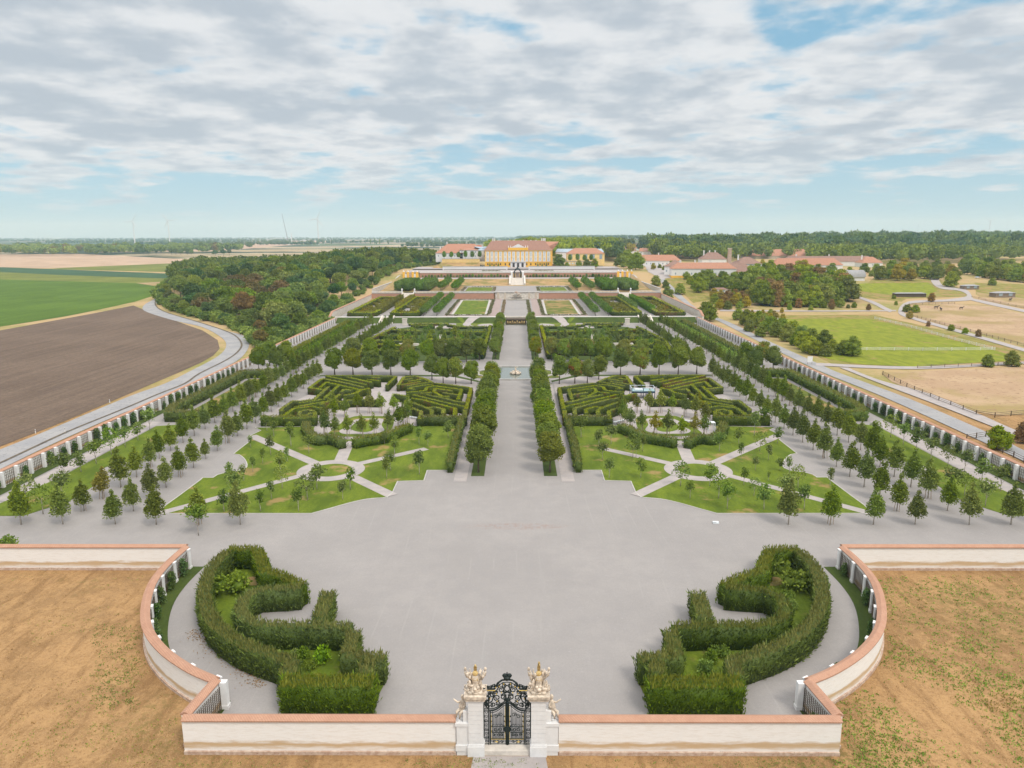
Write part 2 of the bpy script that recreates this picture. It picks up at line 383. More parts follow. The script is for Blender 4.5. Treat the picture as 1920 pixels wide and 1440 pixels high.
def mat_tile(name, a, b, line=2.6, along=True):
    m, t0 = newmat(name); t = NT(t0); p = P_(t)
    x = t.n('ShaderNodeSeparateXYZ', {0: p})
    u = t.m('FRACT', t.m('MULTIPLY', t.m('ADD', x.outputs[0], x.outputs[1]), line))
    c = t.mix(t.mr(t.noise(p, 0.8, 5, 0.7), 0.35, 0.65), a, b)
    c = t.mix(t.mr(u, 0.70, 0.88, 0, 0.5), c, tuple(v*0.5 for v in a))
    c = t.mix(t.mr(t.noise(p, 7, 3, 0.7), 0.45, 0.7, 0, 0.5), c, tuple(v*0.75 for v in b))
    t.out(c, 0.85, spec=0.2); return m
def flat(name, c, rough=0.7, v=0.18, sc_=1.5, metal=0.0, spec=0.3):
    m, t0 = newmat(name); t = NT(t0); p = t.n('ShaderNodeTexCoord').outputs['Object']
    t.out(t.mix(t.mr(t.noise(p, sc_, 5, 0.65), 0.3, 0.7), tuple(q*(1-v) for q in c), tuple(min(1, q*(1+v)) for q in c)), rough, metal=metal, spec=spec); return m
MT = dict(
 gravel=mat_gravel(), lawn=mat_lawn(), lawn_dry=mat_lawn('worn_lawn', 0.47, (0.085, 0.115, 0.018), (0.15, 0.17, 0.03)),
 strip=mat_lawn('dark_grass', 0.72, (0.045, 0.070, 0.014), (0.075, 0.105, 0.020)),
 land=mat_land(),
 path=mat_noise('pale_path', (0.39, 0.35, 0.335), (0.33, 0.305, 0.30), 0.5, c3=(0.28, 0.255, 0.24), s3=5, l3=0.6),
 pink=mat_noise('pink_gravel', (0.34, 0.265, 0.24), (0.30, 0.24, 0.225), 0.4, c3=(0.27, 0.21, 0.19), s3=5, l3=0.6),
 whitestone=mat_noise('white_stone', (0.68, 0.66, 0.63), (0.58, 0.56, 0.54), 1.5),
 kerb=mat_noise('stone_edging', (0.46, 0.44, 0.42), (0.39, 0.375, 0.36), 0.5),
 asphalt=mat_noise('pale_asphalt', (0.27, 0.27, 0.28), (0.32, 0.315, 0.315), 0.12, c3=(0.23, 0.23, 0.235), s3=1.2, l3=0.58),
 seam=mat_noise('road_ditch', (0.09, 0.075, 0.06), (0.16, 0.13, 0.09), 0.8),
 plough=mat_field('ploughed_soil', (0.122, 0.088, 0.066), (0.172, 0.126, 0.094), -0.75, 0.5, 0.35),
 crop=mat_field('green_crop', (0.062, 0.115, 0.015), (0.105, 0.170, 0.024), 1.2, 0.7, 0.4),
 crop2=mat_field('yellow_green_crop', (0.12, 0.15, 0.03), (0.18, 0.19, 0.045), 1.2, 0.6),
 crop3=mat_field('blue_green_crop', (0.04, 0.085, 0.045), (0.06, 0.11, 0.05), 1.2, 0.6),
 stubble=mat_field('stubble', (0.38, 0.27, 0.18), (0.46, 0.34, 0.25), 1.3, 0.5),
 meadow=mat_lawn('dry_meadow', 0.50, (0.17, 0.165, 0.03), (0.30, 0.26, 0.08)),
 paddock=mat_lawn('paddock_grass', 0.60, (0.15, 0.185, 0.014), (0.26, 0.285, 0.025)),
 bare=mat_noise('bare_paddock', (0.36, 0.245, 0.15), (0.42, 0.30, 0.185), 0.05, (0.29, 0.22, 0.09), 0.03, c3=(0.27, 0.17, 0.10), s3=0.7, l3=0.58),
 drybank=mat_noise('dry_bank', (0.40, 0.26, 0.12), (0.30, 0.20, 0.09), 0.2, (0.20, 0.17, 0.05), 0.09),
 wall=mat_plaster(), coping=mat_tile('clay_coping', (0.47, 0.275, 0.19), (0.42, 0.235, 0.16), 4.0),
 plinth=mat_noise('rubble_plinth', (0.42, 0.29, 0.22), (0.55, 0.44, 0.36), 2.2, c3=(0.28, 0.18, 0.13), s3=5),
 white=flat('white_render', (0.70, 0.70, 0.70), 0.85, 0.05), stone=flat('sandstone', (0.56, 0.48, 0.39), 0.9, 0.38, 2.6),
 palestone=flat('pale_stone', (0.60, 0.555, 0.50), 0.9, 0.16, 0.8),
 gold=flat('weathered_gilding', (0.50, 0.36, 0.15), 0.8, 0.35, 3),
 iron=flat('dark_green_iron', (0.010, 0.018, 0.016), 0.5, 0.3, 4, 0.1), stud=flat('gold_stud', (0.75, 0.55, 0.16), 0.4, 0.1, 3, 0.5),
 brick=mat_brick('red_brick', (0.42, 0.215, 0.14), (0.36, 0.175, 0.11), (0.47, 0.34, 0.26)),
 yellow=flat('yellow_render', (0.80, 0.46, 0.065), 0.85, 0.08, 0.3), paleyellow=flat('pale_yellow_render', (0.78, 0.58, 0.25), 0.85, 0.08, 0.3),
 roof=mat_tile('clay_roof', (0.34, 0.195, 0.145), (0.29, 0.16, 0.12), 1.2), roof2=mat_tile('orange_roof', (0.45, 0.235, 0.155), (0.39, 0.195, 0.13), 1.2),
 roof3=mat_tile('old_brown_roof', (0.25, 0.155, 0.125), (0.31, 0.20, 0.16), 1.2), roof4=mat_tile('grey_roof', (0.30, 0.30, 0.31), (0.36, 0.36, 0.37), 1.2),
 slate=mat_tile('blue_grey_sheet_roof', (0.34, 0.42, 0.50), (0.40, 0.48, 0.55), 0.8), redroof=mat_tile('bright_red_roof', (0.50, 0.12, 0.06), (0.42, 0.10, 0.05), 1.0),
 paleglass=flat('pale_curtained_glass', (0.50, 0.54, 0.56), 0.35, 0.12, 1, 0, 0.5),
 glass=flat('window_glass', (0.30, 0.37, 0.42), 0.25, 0.15, 1, 0, 0.6), dark=flat('dark_opening', (0.06, 0.05, 0.05), 0.8, 0.2),
 wood=flat('grey_wood', (0.22, 0.17, 0.13), 0.9, 0.3, 2), darkwood=flat('dark_wood', (0.10, 0.075, 0.055), 0.9, 0.3, 2),
 bark=flat('bark', (0.12, 0.09, 0.065), 0.95, 0.35, 6), palebark=flat('pale_bark', (0.40, 0.36, 0.31), 0.95, 0.2, 6),
 stake=flat('stake_wood', (0.30, 0.22, 0.15), 0.9, 0.2, 3),
 steel=flat('white_painted_steel', (0.70, 0.75, 0.78), 0.4, 0.05), deck=flat('aqua_deck', (0.28, 0.40, 0.43), 0.6, 0.15, 2), navy=flat('dark_blue_panel', (0.03, 0.05, 0.08), 0.5, 0.2, 2),
)
def water(name, c):
    m, t0 = newmat(name); t = NT(t0); t.out(c, 0.12, t.noise(P_(t), 1.3, 3), 0.08, 0.05, spec=0.5); return m
MT['water'] = water('pond_water', (0.15, 0.175, 0.155)); MT['murk'] = water('murky_water', (0.11, 0.11, 0.06))
# ------------------------------------------------------------------ ground sheets
from mathutils.geometry import tessellate_polygon
def sheet(name, poly, mat, z=0.0, kind='structure', label=None, thick=0.0, cat=None):
    """flat polygon; thick gives it an edge down to the sheet below"""
    tr = tessellate_polygon([[Vector((x, y, 0)) for x, y in poly]])
    V = [(x, y, z) for x, y in poly]; Fc = []
    for t in tr:
        a, b, c = [Vector(V[i]) for i in t]
        if (b-a).cross(c-a).z < 0: t = t[::-1]
        Fc.append(tuple(t))
    if thick:
        n = len(V); V += [(x, y, z-thick) for x, y in poly]
        Fc += [(i, (i+1) % n, n+(i+1) % n, n+i) for i in range(n)]
    o = link(name, mesh_py(name, V, Fc, mat)); tag(o, label, cat, None, kind); return o
def drape(name, poly, mat, off=0.12, f=h, step=12.0):
    bm = bmesh.new(); vs = [bm.verts.new((x, y, 0)) for x, y in poly]
    tr = tessellate_polygon([[Vector((x, y, 0)) for x, y in poly]])
    for t in tr:
        try: bm.faces.new([vs[i] for i in t])
        except ValueError: pass
    xs = [p[0] for p in poly]; ys = [p[1] for p in poly]
    for ax, lo, hi in ((1, min(ys), max(ys)), (0, min(xs), max(xs))):
        st = step if ax else step*2
        if hi-lo > 2500: st = 100
        k = math.ceil(lo/st)*st
        while k < hi:
            co = [0, 0, 0]; no = [0, 0, 0]; co[ax] = k; no[ax] = 1
            bmesh.ops.bisect_plane(bm, geom=bm.verts[:]+bm.edges[:]+bm.faces[:], plane_co=co, plane_no=no); k += st
    for v in bm.verts: v.co.z = f(v.co.x, v.co.y)+off
    bmesh.ops.recalc_face_normals(bm, faces=bm.faces[:])
    for fc in bm.faces:
        if fc.normal.z < 0: fc.normal_flip()
    me = bpy.data.meshes.new(name); bm.to_mesh(me); bm.free(); me.materials.append(mat)
    return tag(link(name, me), kind='structure')
def land():
    xs = [-14000, -9000, -6000, -4000, -2500, -1800, -1300, -1000, -800]+list(range(-700, -96, 12))+[-94.2, -93.6, 0, 93.6, 94.2]+list(range(97, 700, 12))+[800, 1000, 1300, 1800, 2500, 4000, 6000, 9000, 14000]
    ys = [-400, -100, 0, 40, 70, 90, 95.4, 96.0]+list(range(108, 370, 12))+[373.7, 379.6]+list(range(384, 480, 12))+[483, 483.6]+list(range(496, 560, 12))+[563, 576, 589, 600, 609, 609.6]+list(range(620, 700, 8))+[701]+list(range(710, 1300, 20))+[1400, 1500, 1700, 1900, 2200, 2600, 3200, 4000, 5500, 7500, 10000, 13000]
    def hz(x, y):
        if abs(x) <= 93.7 and 95.9 <= y <= 700: return g(y)-0.5
        if abs(x) <= 94 and y < 95.9: return -0.45
        if abs(x) <= 93.7: return h(math.copysign(95, x), y)*abs(x)/94+15*(1-abs(x)/94) if y < 1000 else h(x, y)
        return h(x, y)
    V = [(x, y, hz(x, y)) for y in ys for x in xs]; n = len(xs)
    Q = [(j*n+i, j*n+i+1, (j+1)*n+i+1, (j+1)*n+i) for j in range(len(ys)-1) for i in range(n-1)]
    tag(link('ground', mesh_np('ground', V, Q, MT['land'])), kind='structure')
land()
# front court outline (inside of the wall), mirrored about the axis
TOPZ = 2.75
WR = [U(1576, 1346, 3.0), U(1509, 1275, 3.0)]
WR = [(29.2, 56.9), (29.4, 64.6)]
arc_px = [(1509, 1275), (1560, 1250), (1610, 1218), (1640, 1180), (1647, 1140), (1636, 1095), (1612, 1058), (1577, 1022)]
arcR = spl([U(a, b, 3.0) for a, b in arc_px], 5)
arcL = spl([U(a, b, 3.0) for a, b in [(398, 1275), (350, 1257), (300, 1220), (270, 1180), (266, 1140), (278, 1095), (306, 1060), (345, 1028)]], 5)
print('ARC R', [tuple(round(c, 1) for c in q) for q in arcR[::5]]); print('ARC L', [tuple(round(c, 1) for c in q) for q in arcL[::5]])
arc = [((a[0]-b[0])/2, (a[1]+b[1])/2) for a, b in zip(arcR, arcL)]
NOTCH = arc[0]; BACK = arc[-1]; YB = BACK[1]
FY = 56.9
court = [(28.9, FY+.2)]+arc+[(93.8, YB)]
gpoly = [(-x, y) for x, y in court[::-1]]+[(x, y) for x, y in court]
gpoly = [(93.9, 373.7), (-93.9, 373.7)]+[(-93.9, YB)]+[(-x, y) for x, y in arc[::-1]]+[(-28.9, FY), (28.9, FY)]+arc+[(93.9, YB)]
sheet('gravel_court', gpoly, MT['gravel'], 0.0)
# gravel terraces with their banks
def terr(name, pr, mat, x=93.9):
    V = []; 
    for y, z in pr: V += [(-x, y, z), (x, y, z)]
    return tag(link(name, mesh_py(name, V, [(2*i, 2*i+1, 2*i+3, 2*i+2) for i in range(len(pr)-1)], mat)), kind='structure')
terr('grass_bank', [(373.7, 0.02), (379.6, 2.5)], MT['strip'])
terr('gravel_terrace', [(379.6, 2.5), (483.1, 3.1)], MT['gravel'])
terr('dry_grass_terrace', [(483.1, 7.2), (563, 7.2), (589, 10.0)], MT['drybank'])
terr('gravel_walk', [(589, 10.0), (609.1, 10.0)], MT['path'])
terr('upper_gravel_terrace', [(609.1, 14.2), (655.1, 14.2)], MT['path'])
terr('palace_terrace', [(655.1, 15.0), (700, 15.0)], MT['path'])
# ------------------------------------------------------------------ front plots, right one traced, left one mirrored
def z3(x, y, z=0): return U(x/3.4286+1000, y/3.4286+740, z)
def z6(x, y, z=0): return U(x/6+1140, y/6+760, z)
def r2(x, y, z=0): return U(x/3.84+1420, y/3.84+700, z)
plotR = [z3(300, 487), z3(437, 487), z3(457, 553), z3(627, 558), z3(657, 628), z3(692, 660)]+spl([z3(700, 663), z3(820, 672), z3(940, 698), z3(1060, 732), z3(1180, 765)], 4)[1:]+[r2(830, 1010), r2(770, 950), r2(680, 885), r2(520, 765), r2(505, 750), r2(430, 750)]+spl([r2(400, 730), r2(330, 712), r2(240, 700), r2(185, 672), r2(200, 620), r2(240, 586)], 3)+[r2(285, 578), r2(160, 480), z3(1590, 262), z3(1520, 228), (62.0, 166.5), (45.0, 168.0), (14.0, 168.0), z3(250, 230)]
bite = None
def ribbon(a, b, w0, w1=None):
    w1 = w1 or w0; d = Vector((b[0]-a[0], b[1]-a[1])).normalized(); n = Vector((-d.y, d.x))
    return [(a[0]+n.x*w0/2, a[1]+n.y*w0/2), (a[0]-n.x*w0/2, a[1]-n.y*w0/2), (b[0]-n.x*w1/2, b[1]-n.y*w1/2), (b[0]+n.x*w1/2, b[1]+n.y*w1/2)]
def circ(c, r, n=48, ry=None): return [(c[0]+r*math.cos(2*math.pi*i/n), c[1]+(ry or r)*math.sin(2*math.pi*i/n)) for i in range(n)]
RC = (35.75, 134.6)
paths = [ribbon(z3(660, 650), z6(770, 805), 2.3), ribbon(z6(-60, 488), z6(690, 655), 2.0), ribbon(z6(815, 400), z6(920, 650), 2.6), ribbon(z6(1165, 665), z3(1580, 262), 2.3), ribbon(z6(1350, 790), r2(835, 1015), 1.9)]
playR = spl([z6(40, 150), z6(160, 95), z6(300, 52), z6(450, 25), z6(620, 40), z6(800, 62), z6(960, 90), z6(1130, 170), z6(1215, 250), z6(1190, 320), z6(1040, 365), z6(880, 385), z6(700, 372), z6(520, 350), z6(380, 320), z6(230, 280), z6(110, 215)], 3, True)
lawnring = spl([z6(318, 150), z6(410, 125), z6(600, 122), z6(745, 122), z6(830, 150), z6(910, 200), z6(965, 245), z6(1040, 300), z6(1045, 325), z6(870, 352), z6(680, 352), z6(520, 345), z6(400, 310), z6(330, 250)], 4, True)
whitering = spl([z6(430, 160), z6(520, 148), z6(640, 150), z6(760, 165), z6(830, 210), z6(860, 250), z6(930, 290), z6(880, 322), z6(740, 325), z6(600, 325), z6(480, 310), z6(420, 280), z6(455, 220)], 4, True)
core = spl([z6(560, 170), z6(680, 165), z6(740, 190), z6(790, 240), z6(780, 280), z6(700, 302), z6(600, 300), z6(540, 270), z6(590, 220)], 4, True)
for sgn in (1, -1):
    q = (lambda p: p) if sgn > 0 else mir
    sheet('lawn', q(plotR), MT['lawn'], 0.06, thick=0.08)
    tag(MB().path(q(plotR), .2, -.02, .085, closed=True).build('stone_edging', MT['kerb']), kind='structure')
    for p_ in paths: sheet('path', q(p_), MT['path'], 0.075)
    sheet('path', q(circ(RC, 6.5)), MT['path'], 0.085)
    sheet('lawn', q(circ(RC, 3.9)), MT['lawn'], 0.11, thick=0.06)
    sheet('path', q(playR), MT['path'], 0.095)
    sheet('lawn', q(lawnring), MT['lawn'], 0.12, thick=0.05)
    sheet('path', q(whitering), MT['path'], 0.135)
    sheet('lawn', q(core), MT['lawn'], 0.15)
    # side lawn between the avenue and the wall walk
    side = [(77.2, 110.2), (90.6, 110.2)] if 0 else None
    sl = [(80.5, 111.3), (89.0, 111.3), (86.4, 130), (86.4, 168), (78.0, 170.5), (77.0, 150)]+spl([(77.0, 141), (79.5, 139.5), (81.2, 136.0), (79.5, 132.5), (77.2, 131.0)], 3)+[(77.0, 118)]
    sheet('lawn', q(sl), MT['lawn'], 0.06, thick=0.08)
    sheet('path', q([(86.7, 118), (90.4, 118), (90.4, 172), (86.7, 172)]), MT['path'], 0.05)
    sheet('lawn', q([(91.0, 96.5), (93.5, 96.5), (93.5, 232), (91.0, 232)]), MT['strip'], 0.07)
    sheet('lawn', q([(78.5, 176), (84.8, 176), (84.8, 226), (78.5, 226)]), MT['lawn_dry'], 0.07)
    # grass strips below the chestnut rows
    sheet('lawn', q([(5.7, 131.2), (8.2, 131.2), (8.2, 222), (5.7, 222)]), MT['strip'], 0.06, thick=0.08)
    sheet('lawn', q([(6.0, 262), (8.7, 262), (8.9, 362), (6.4, 362)]), MT['strip'], 0.06, thick=0.08)
    sheet('path', q([(8.9, 128), (11.3, 128), (11.3, 222), (8.9, 222)]), MT['path'], 0.03)
    # maze floor
    sheet('path', q([(11.8, 170), (62.5, 170), (64.5, 178), (59.4, 203), (61.5, 229.5), (20, 229.5), (11.8, 222)]), MT['path'], 0.04)
    # strip inside the curved wall, wedge at the near corner
    inn = [(x*0.972, (y-80)*0.985+80) for x, y in arc[2:]]
    inn2 = [(x-2.1-1.6*math.sin(math.pi*i/(len(arc)-3)), y) for i, (x, y) in enumerate(arc[2:])]
    sheet('lawn', q([(x-0.3, y) for x, y in arc[8:]]+[(x-2.3, y) for x, y in arc[8:][::-1]]), MT['strip'], 0.05, thick=0.06)
    sheet('lawn', q([(28.6, FY+0.5)]+[(abs(x), y) for x, y in (U(398, 1298), U(407, 1302), U(433, 1315), U(405, 1352))]), MT['strip'], 0.05, thick=0.06)
    # parterre of the second square
    ov = spl([(14, 362), (20, 363), (27, 358), (30, 352), (12, 351)], 3)
    sheet('lawn', q([(11.8, 262.5), (57.5, 255), (63, 300), (57.5, 352), (46, 368), (33, 360), (28, 352), (11.8, 352)]), MT['strip'], 0.05)
def resamp(p, n):
    L = [0]
    for u_, v_ in zip(p, p[1:]): L.append(L[-1]+math.dist(u_, v_))
    o = []
    for k in range(n):
        d = L[-1]*k/(n-1); i = max(j for j in range(len(p)-1) if L[j] <= d+1e-9); f_ = (d-L[i])/max(1e-9, L[i+1]-L[i]); o.append((p[i][0]+(p[i+1][0]-p[i][0])*f_, p[i][1]+(p[i+1][1]-p[i][1])*f_))
    return o
def band(name, A, B, mat, off, f, n=28, m=5, flip=False):
    A = resamp(A, n); B = resamp(B, n); V = []
    for a_, b_ in zip(A, B):
        for k in range(m+1): x = a_[0]+(b_[0]-a_[0])*k/m; y = a_[1]+(b_[1]-a_[1])*k/m; V.append((x, y, f(x, y)+off))
    Q = [(i*(m+1)+k, i*(m+1)+k+1, (i+1)*(m+1)+k+1, (i+1)*(m+1)+k) for i in range(n-1) for k in range(m)]
    me = mesh_py(name, V, Q, mat)
    if sum(p_.normal.z for p_ in me.polygons) < 0: me.flip_normals()
    return tag(link(name, me), kind='structure')
# oval drive round the cascade: pale ring with grass inside and out
gy = lambda x, y: g(min(y, 482.9))
for sgn in (1, -1):
    q = (lambda p: p) if sgn > 0 else mir
    def c8(x, y): return UT(x/8.727+860, y/8.727+560, gy)
    drape('lawn', q([(8.9, 355.5), (27, 355), (30, 362), (31, 373.8), (8.9, 373.8)]), MT['lawn'], 0.08, gy, 3)
    out = spl([(19, 380.5), (23.5, 380.0), (26.3, 375.5), (27.2, 368), (25.6, 360.5), (21.8, 355), (15.5, 352.3), (11.5, 352.0)], 5)
    inn = spl([(12.5, 380.2), (18.5, 379.2), (22.2, 374.5), (23.2, 368), (21.8, 361.5), (18.8, 357.5), (14.5, 355.6), (11.5, 355.2)], 5)
    band('path', q(out), q(inn), MT['path'], 0.22, gy)
    band('path', q([(26.9, 376), (28.5, 379.5)]), q([(26.9, 372), (31.5, 379.5)]), MT['lawn'], 0.1, gy, 4)
    drape('path', q(spl([c8(1330, 418), c8(1450, 415), c8(1540, 425), c8(1570, 440), c8(1530, 458), c8(1420, 462), c8(1330, 470)], 3, True)), MT['path'], 0.18, gy, 3)
    drape('path', q([(27.5, 352), (44, 352), (48, 358), (38, 366), (31, 369), (29.5, 361)]), MT['path'], 0.10, gy, 3)
# fountain basin
bas = [U(a/8.727+860, b/8.727+560) for a, b in [(330, 1200), (600, 1135), (720, 1118), (1180, 1118), (1310, 1140), (1540, 1195), (1550, 1260), (1420, 1290), (1230, 1335), (680, 1335), (470, 1290), (350, 1260)]]
bas = [(((a[0]-b[0])/2), (a[1]+b[1])/2) for a, b in zip(bas, [bas[i] for i in (5, 4, 3, 2, 1, 0, 11, 10, 9, 8, 7, 6)])]
# ------------------------------------------------------------------ foliage
LF = dict(
 linden=mat_leaf('linden_leaves', (0.085, 0.128, 0.018), (0.243, 0.304, 0.040), var=0.25),
 lawn=mat_leaf('lawn_tree_leaves', (0.092, 0.150, 0.028), (0.242, 0.313, 0.057), var=0.32),
 yellow=mat_leaf('yellowing_leaves', (0.17, 0.16, 0.018), (0.36, 0.32, 0.035), var=0.2),
 chest=mat_leaf('chestnut_leaves', (0.082, 0.130, 0.015), (0.249, 0.316, 0.034), (0.24, 0.120, 0.03), 0.70, 0.40, var=0.25),
 lime=mat_leaf('lime_green_leaves', (0.12, 0.145, 0.014), (0.28, 0.29, 0.026), (0.34, 0.22, 0.025), 0.64, 0.4, var=0.15),
 forest=mat_leaf('forest_leaves', (0.090, 0.139, 0.022), (0.260, 0.323, 0.054), (0.22, 0.17, 0.05), 0.68, 0.02, var=0.36),
 autumn=mat_leaf('autumn_wood_leaves', (0.105, 0.090, 0.028), (0.250, 0.200, 0.060), (0.27, 0.185, 0.06), 0.55, 0.1, var=0.15),
 deep=mat_leaf('deep_green_leaves', (0.048, 0.103, 0.026), (0.125, 0.214, 0.049), var=0.30),
 park=mat_leaf('park_leaves', (0.114, 0.167, 0.015), (0.314, 0.373, 0.030), (0.28, 0.16, 0.045), 0.72, 0.03, var=0.35),
 gold=mat_leaf('golden_leaves', (0.24, 0.20, 0.018), (0.50, 0.42, 0.035), var=0.2),
 russet=mat_leaf('russet_leaves', (0.19, 0.115, 0.035), (0.36, 0.235, 0.07), var=0.22),
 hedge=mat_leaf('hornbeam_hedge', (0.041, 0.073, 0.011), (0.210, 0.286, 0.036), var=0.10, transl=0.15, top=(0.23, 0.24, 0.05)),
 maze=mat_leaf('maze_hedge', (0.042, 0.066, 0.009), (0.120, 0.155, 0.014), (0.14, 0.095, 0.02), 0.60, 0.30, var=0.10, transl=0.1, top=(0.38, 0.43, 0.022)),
 box=mat_leaf('clipped_box', (0.068, 0.135, 0.018), (0.177, 0.284, 0.029), var=0.15, transl=0.08),
 shrub=mat_leaf('shrub_leaves', (0.085, 0.153, 0.019), (0.244, 0.345, 0.041), (0.26, 0.19, 0.04), 0.70, 0.15, var=0.30),
 bright=mat_leaf('bright_shrub_leaves', (0.09, 0.15, 0.018), (0.24, 0.32, 0.038), var=0.2),
 climber=mat_leaf('climber_leaves', (0.050, 0.101, 0.025), (0.131, 0.216, 0.048), var=0.3),
 mazey=mat_leaf('yellow_box', (0.12, 0.125, 0.014), (0.28, 0.27, 0.026), (0.28, 0.16, 0.02), 0.64, 0.3, var=0.15),
 flower=mat_leaf('flower_border', (0.07, 0.095, 0.028), (0.22, 0.21, 0.08), (0.42, 0.27, 0.22), 0.58, 1.2, var=0.1),
)
def leafset(P, T, L, W, rng, tone):
    """diamond leaves: base P, growth dir T, length L, width W"""
    n = len(P); rnd = rng.normal(size=(n, 3)); S = np.cross(T, rnd); S /= np.linalg.norm(S, axis=1)[:, None]+1e-9
    L = np.broadcast_to(L, (n,))[:, None]; W = np.broadcast_to(W, (n,))[:, None]
    V = np.stack([P, P+T*L*0.5+S*W*0.5, P+T*L, P+T*L*0.5-S*W*0.5], 1).reshape(-1, 3)
    return V, np.arange(4*n, dtype=np.int32).reshape(n, 4), tone
def nrm(a): return a/(np.linalg.norm(a, axis=1)[:, None]+1e-9)
def crown_np(rng, blobs, n, leaf, wid=0.75, core=0.80, fill=0.35):
    """leaves over a set of ellipsoid blobs plus a rough core inside each"""
    vs = []; qs = []; ts = []; off = 0
    B = np.array(blobs, float); area = (B[:, 3]*B[:, 4]+B[:, 3]*B[:, 5]+B[:, 4]*B[:, 5]); cnt = np.maximum(8, (n*area/area.sum()).astype(int))
    for b, c in zip(B, cnt):
        d = nrm(rng.normal(size=(c, 3))); d[:, 2] = np.where(d[:, 2] < -0.55, -d[:, 2], d[:, 2])
        r = 1-fill*rng.random(c)**2+0.06*rng.normal(size=c)
        P = b[:3]+d*b[3:6]*r[:, None]
        # drop leaves buried in other blobs
        keep = np.ones(c, bool)
        for b2 in B:
            if b2 is b or (b2 == b).all(): continue
            keep &= (((P-b2[:3])/(b2[3:6]*0.72))**2).sum(1) > 1
        P = P[keep]; d = d[keep]; m = len(P)
        if m == 0: continue
        T = nrm(d*0.9+np.array([0, 0, 0.25])+rng.normal(size=(m, 3))*0.75)
        V, Q, t = leafset(P, T, leaf*rng.uniform(0.6, 1.35, m), leaf*wid*rng.uniform(0.7, 1.2, m), rng, np.clip(rng.normal(0.5, 0.26, m), 0, 1))
        vs.append(V); qs.append(Q+off); ts.append(t); off += len(V)
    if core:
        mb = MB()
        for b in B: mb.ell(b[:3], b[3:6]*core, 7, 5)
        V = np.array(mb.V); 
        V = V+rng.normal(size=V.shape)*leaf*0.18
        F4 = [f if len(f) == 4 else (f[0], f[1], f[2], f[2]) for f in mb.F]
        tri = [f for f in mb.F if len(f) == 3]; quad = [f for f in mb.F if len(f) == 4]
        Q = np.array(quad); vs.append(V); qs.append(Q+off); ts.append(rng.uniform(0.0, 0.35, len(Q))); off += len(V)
    return np.concatenate(vs), np.concatenate(qs), np.concatenate(ts)
def crown_me(name, rng, blobs, n, leaf, mat, **k):
    V, Q, t = crown_np(rng, blobs, n, leaf, **k); return mesh_np(name, V, Q, mat, tone=t)
def trunk_me(name, hgt, r, mat, limbs=0, rng=None, spread=1.0, lh=1.5, z0=-0.15):
    mb = MB(); mb.tube([(0, 0, z0), (0.02, 0.01, hgt*0.35), (-0.02, 0.03, hgt*0.7), (0, 0, hgt)], [r*1.25, r, r*0.8, r*0.55], 6)
    for i in range(limbs):
        a = 2*math.pi*i/limbs+rng.uniform(-.4, .4); z = hgt*rng.uniform(0.55, 0.95)
        mb.tube([(0, 0, z), (math.cos(a)*spread*0.5, math.sin(a)*spread*0.5, z+lh*0.5), (math.cos(a)*spread, math.sin(a)*spread, z+lh)], [r*0.5, r*0.35, r*0.15], 4)
    return mesh_py(name, mb.V, mb.F, mat, smooth=True)
def egg(rng, z0, z1, r, k=4, pointy=0.0):
    """stack of blobs making an upright crown"""
    b = []; H = z1-z0
    for i in range(k):
        f = (i+0.5)/k; prof = math.sin(math.pi*min(1, (f*0.86+0.18)))**0.7*(1-pointy*f)
        rr = r*prof; b.append((rng.normal()*r*0.10, rng.normal()*r*0.10, z0+H*f, rr, rr, H/k*0.95))
    return b
class Kind:
    """a kind of plant: a few variants of trunk and crown, placed as linked copies"""
    def __init__(s, name, variants, parts=('trunk', 'crown')): s.name = name; s.v = variants; s.parts = parts
    def put(s, i, x, y, z, label, cat='tree', group=None, sc_=1.0, rz=None, mat=None, stakes=None):
        v = s.v[i % len(s.v)]; t = empty(s.name, label, cat, (x, y, z), random.random()*6.28 if rz is None else rz, group)
        t.scale = (sc_, sc_, sc_*random.uniform(0.93, 1.07)); t.rotation_euler[0] = random.uniform(-.035, .035); t.rotation_euler[1] = random.uniform(-.035, .035)
        for nm, me in zip(s.parts, v): 
            o = link(nm, me, t)
        if stakes: link('stakes', stakes, t)
        return t
def one(name, me, x, y, z, label, cat, group=None, sc_=1.0, rz=None):
    """a plant that is a single mesh (too far off for parts)"""
    o = tag(link(name, me, None, (x, y, z), random.random()*6.28 if rz is None else rz), label, cat, group)
    o.scale = sc_ if isinstance(sc_, tuple) else (sc_, sc_, sc_*random.uniform(0.9, 1.08)); return o
def joined(name, crown, trunkmat, hgt, r):
    V, Q, t = crown; mb = MB(); mb.tube([(0, 0, -0.3), (0, 0, hgt*0.5), (0, 0, hgt)], [r*1.2, r, r*0.7], 4)
    q = np.array([f for f in mb.F if len(f) == 4]); n = len(V)
    return (np.concatenate([V, np.array(mb.V)]), np.concatenate([Q, q+n]), np.concatenate([t, np.full(len(q), .5)]), np.concatenate([np.zeros(len(Q), int), np.ones(len(q), int)]))
def joined_me(name, crown, leafmat, trunkmat, hgt, r):
    V, Q, t, mi = joined(name, crown, trunkmat, hgt, r); return mesh_np(name, V, Q, [leafmat, trunkmat], mi, t)
ORD = ['', 'first', 'second', 'third', 'fourth', 'fifth', 'sixth', 'seventh', 'eighth', 'ninth', 'tenth', 'eleventh', 'twelfth', 'thirteenth', 'fourteenth', 'fifteenth', 'sixteenth', 'seventeenth', 'eighteenth', 'nineteenth']
TENS = {2: 'twent', 3: 'thirt', 4: 'fort', 5: 'fift', 6: 'sixt', 7: 'sevent', 8: 'eight', 9: 'ninet'}
def nth(i):
    if i < 20: return ORD[i]
    a, b = divmod(i, 10); return TENS[a]+'ieth' if b == 0 else TENS[a]+'y-'+ORD[b]
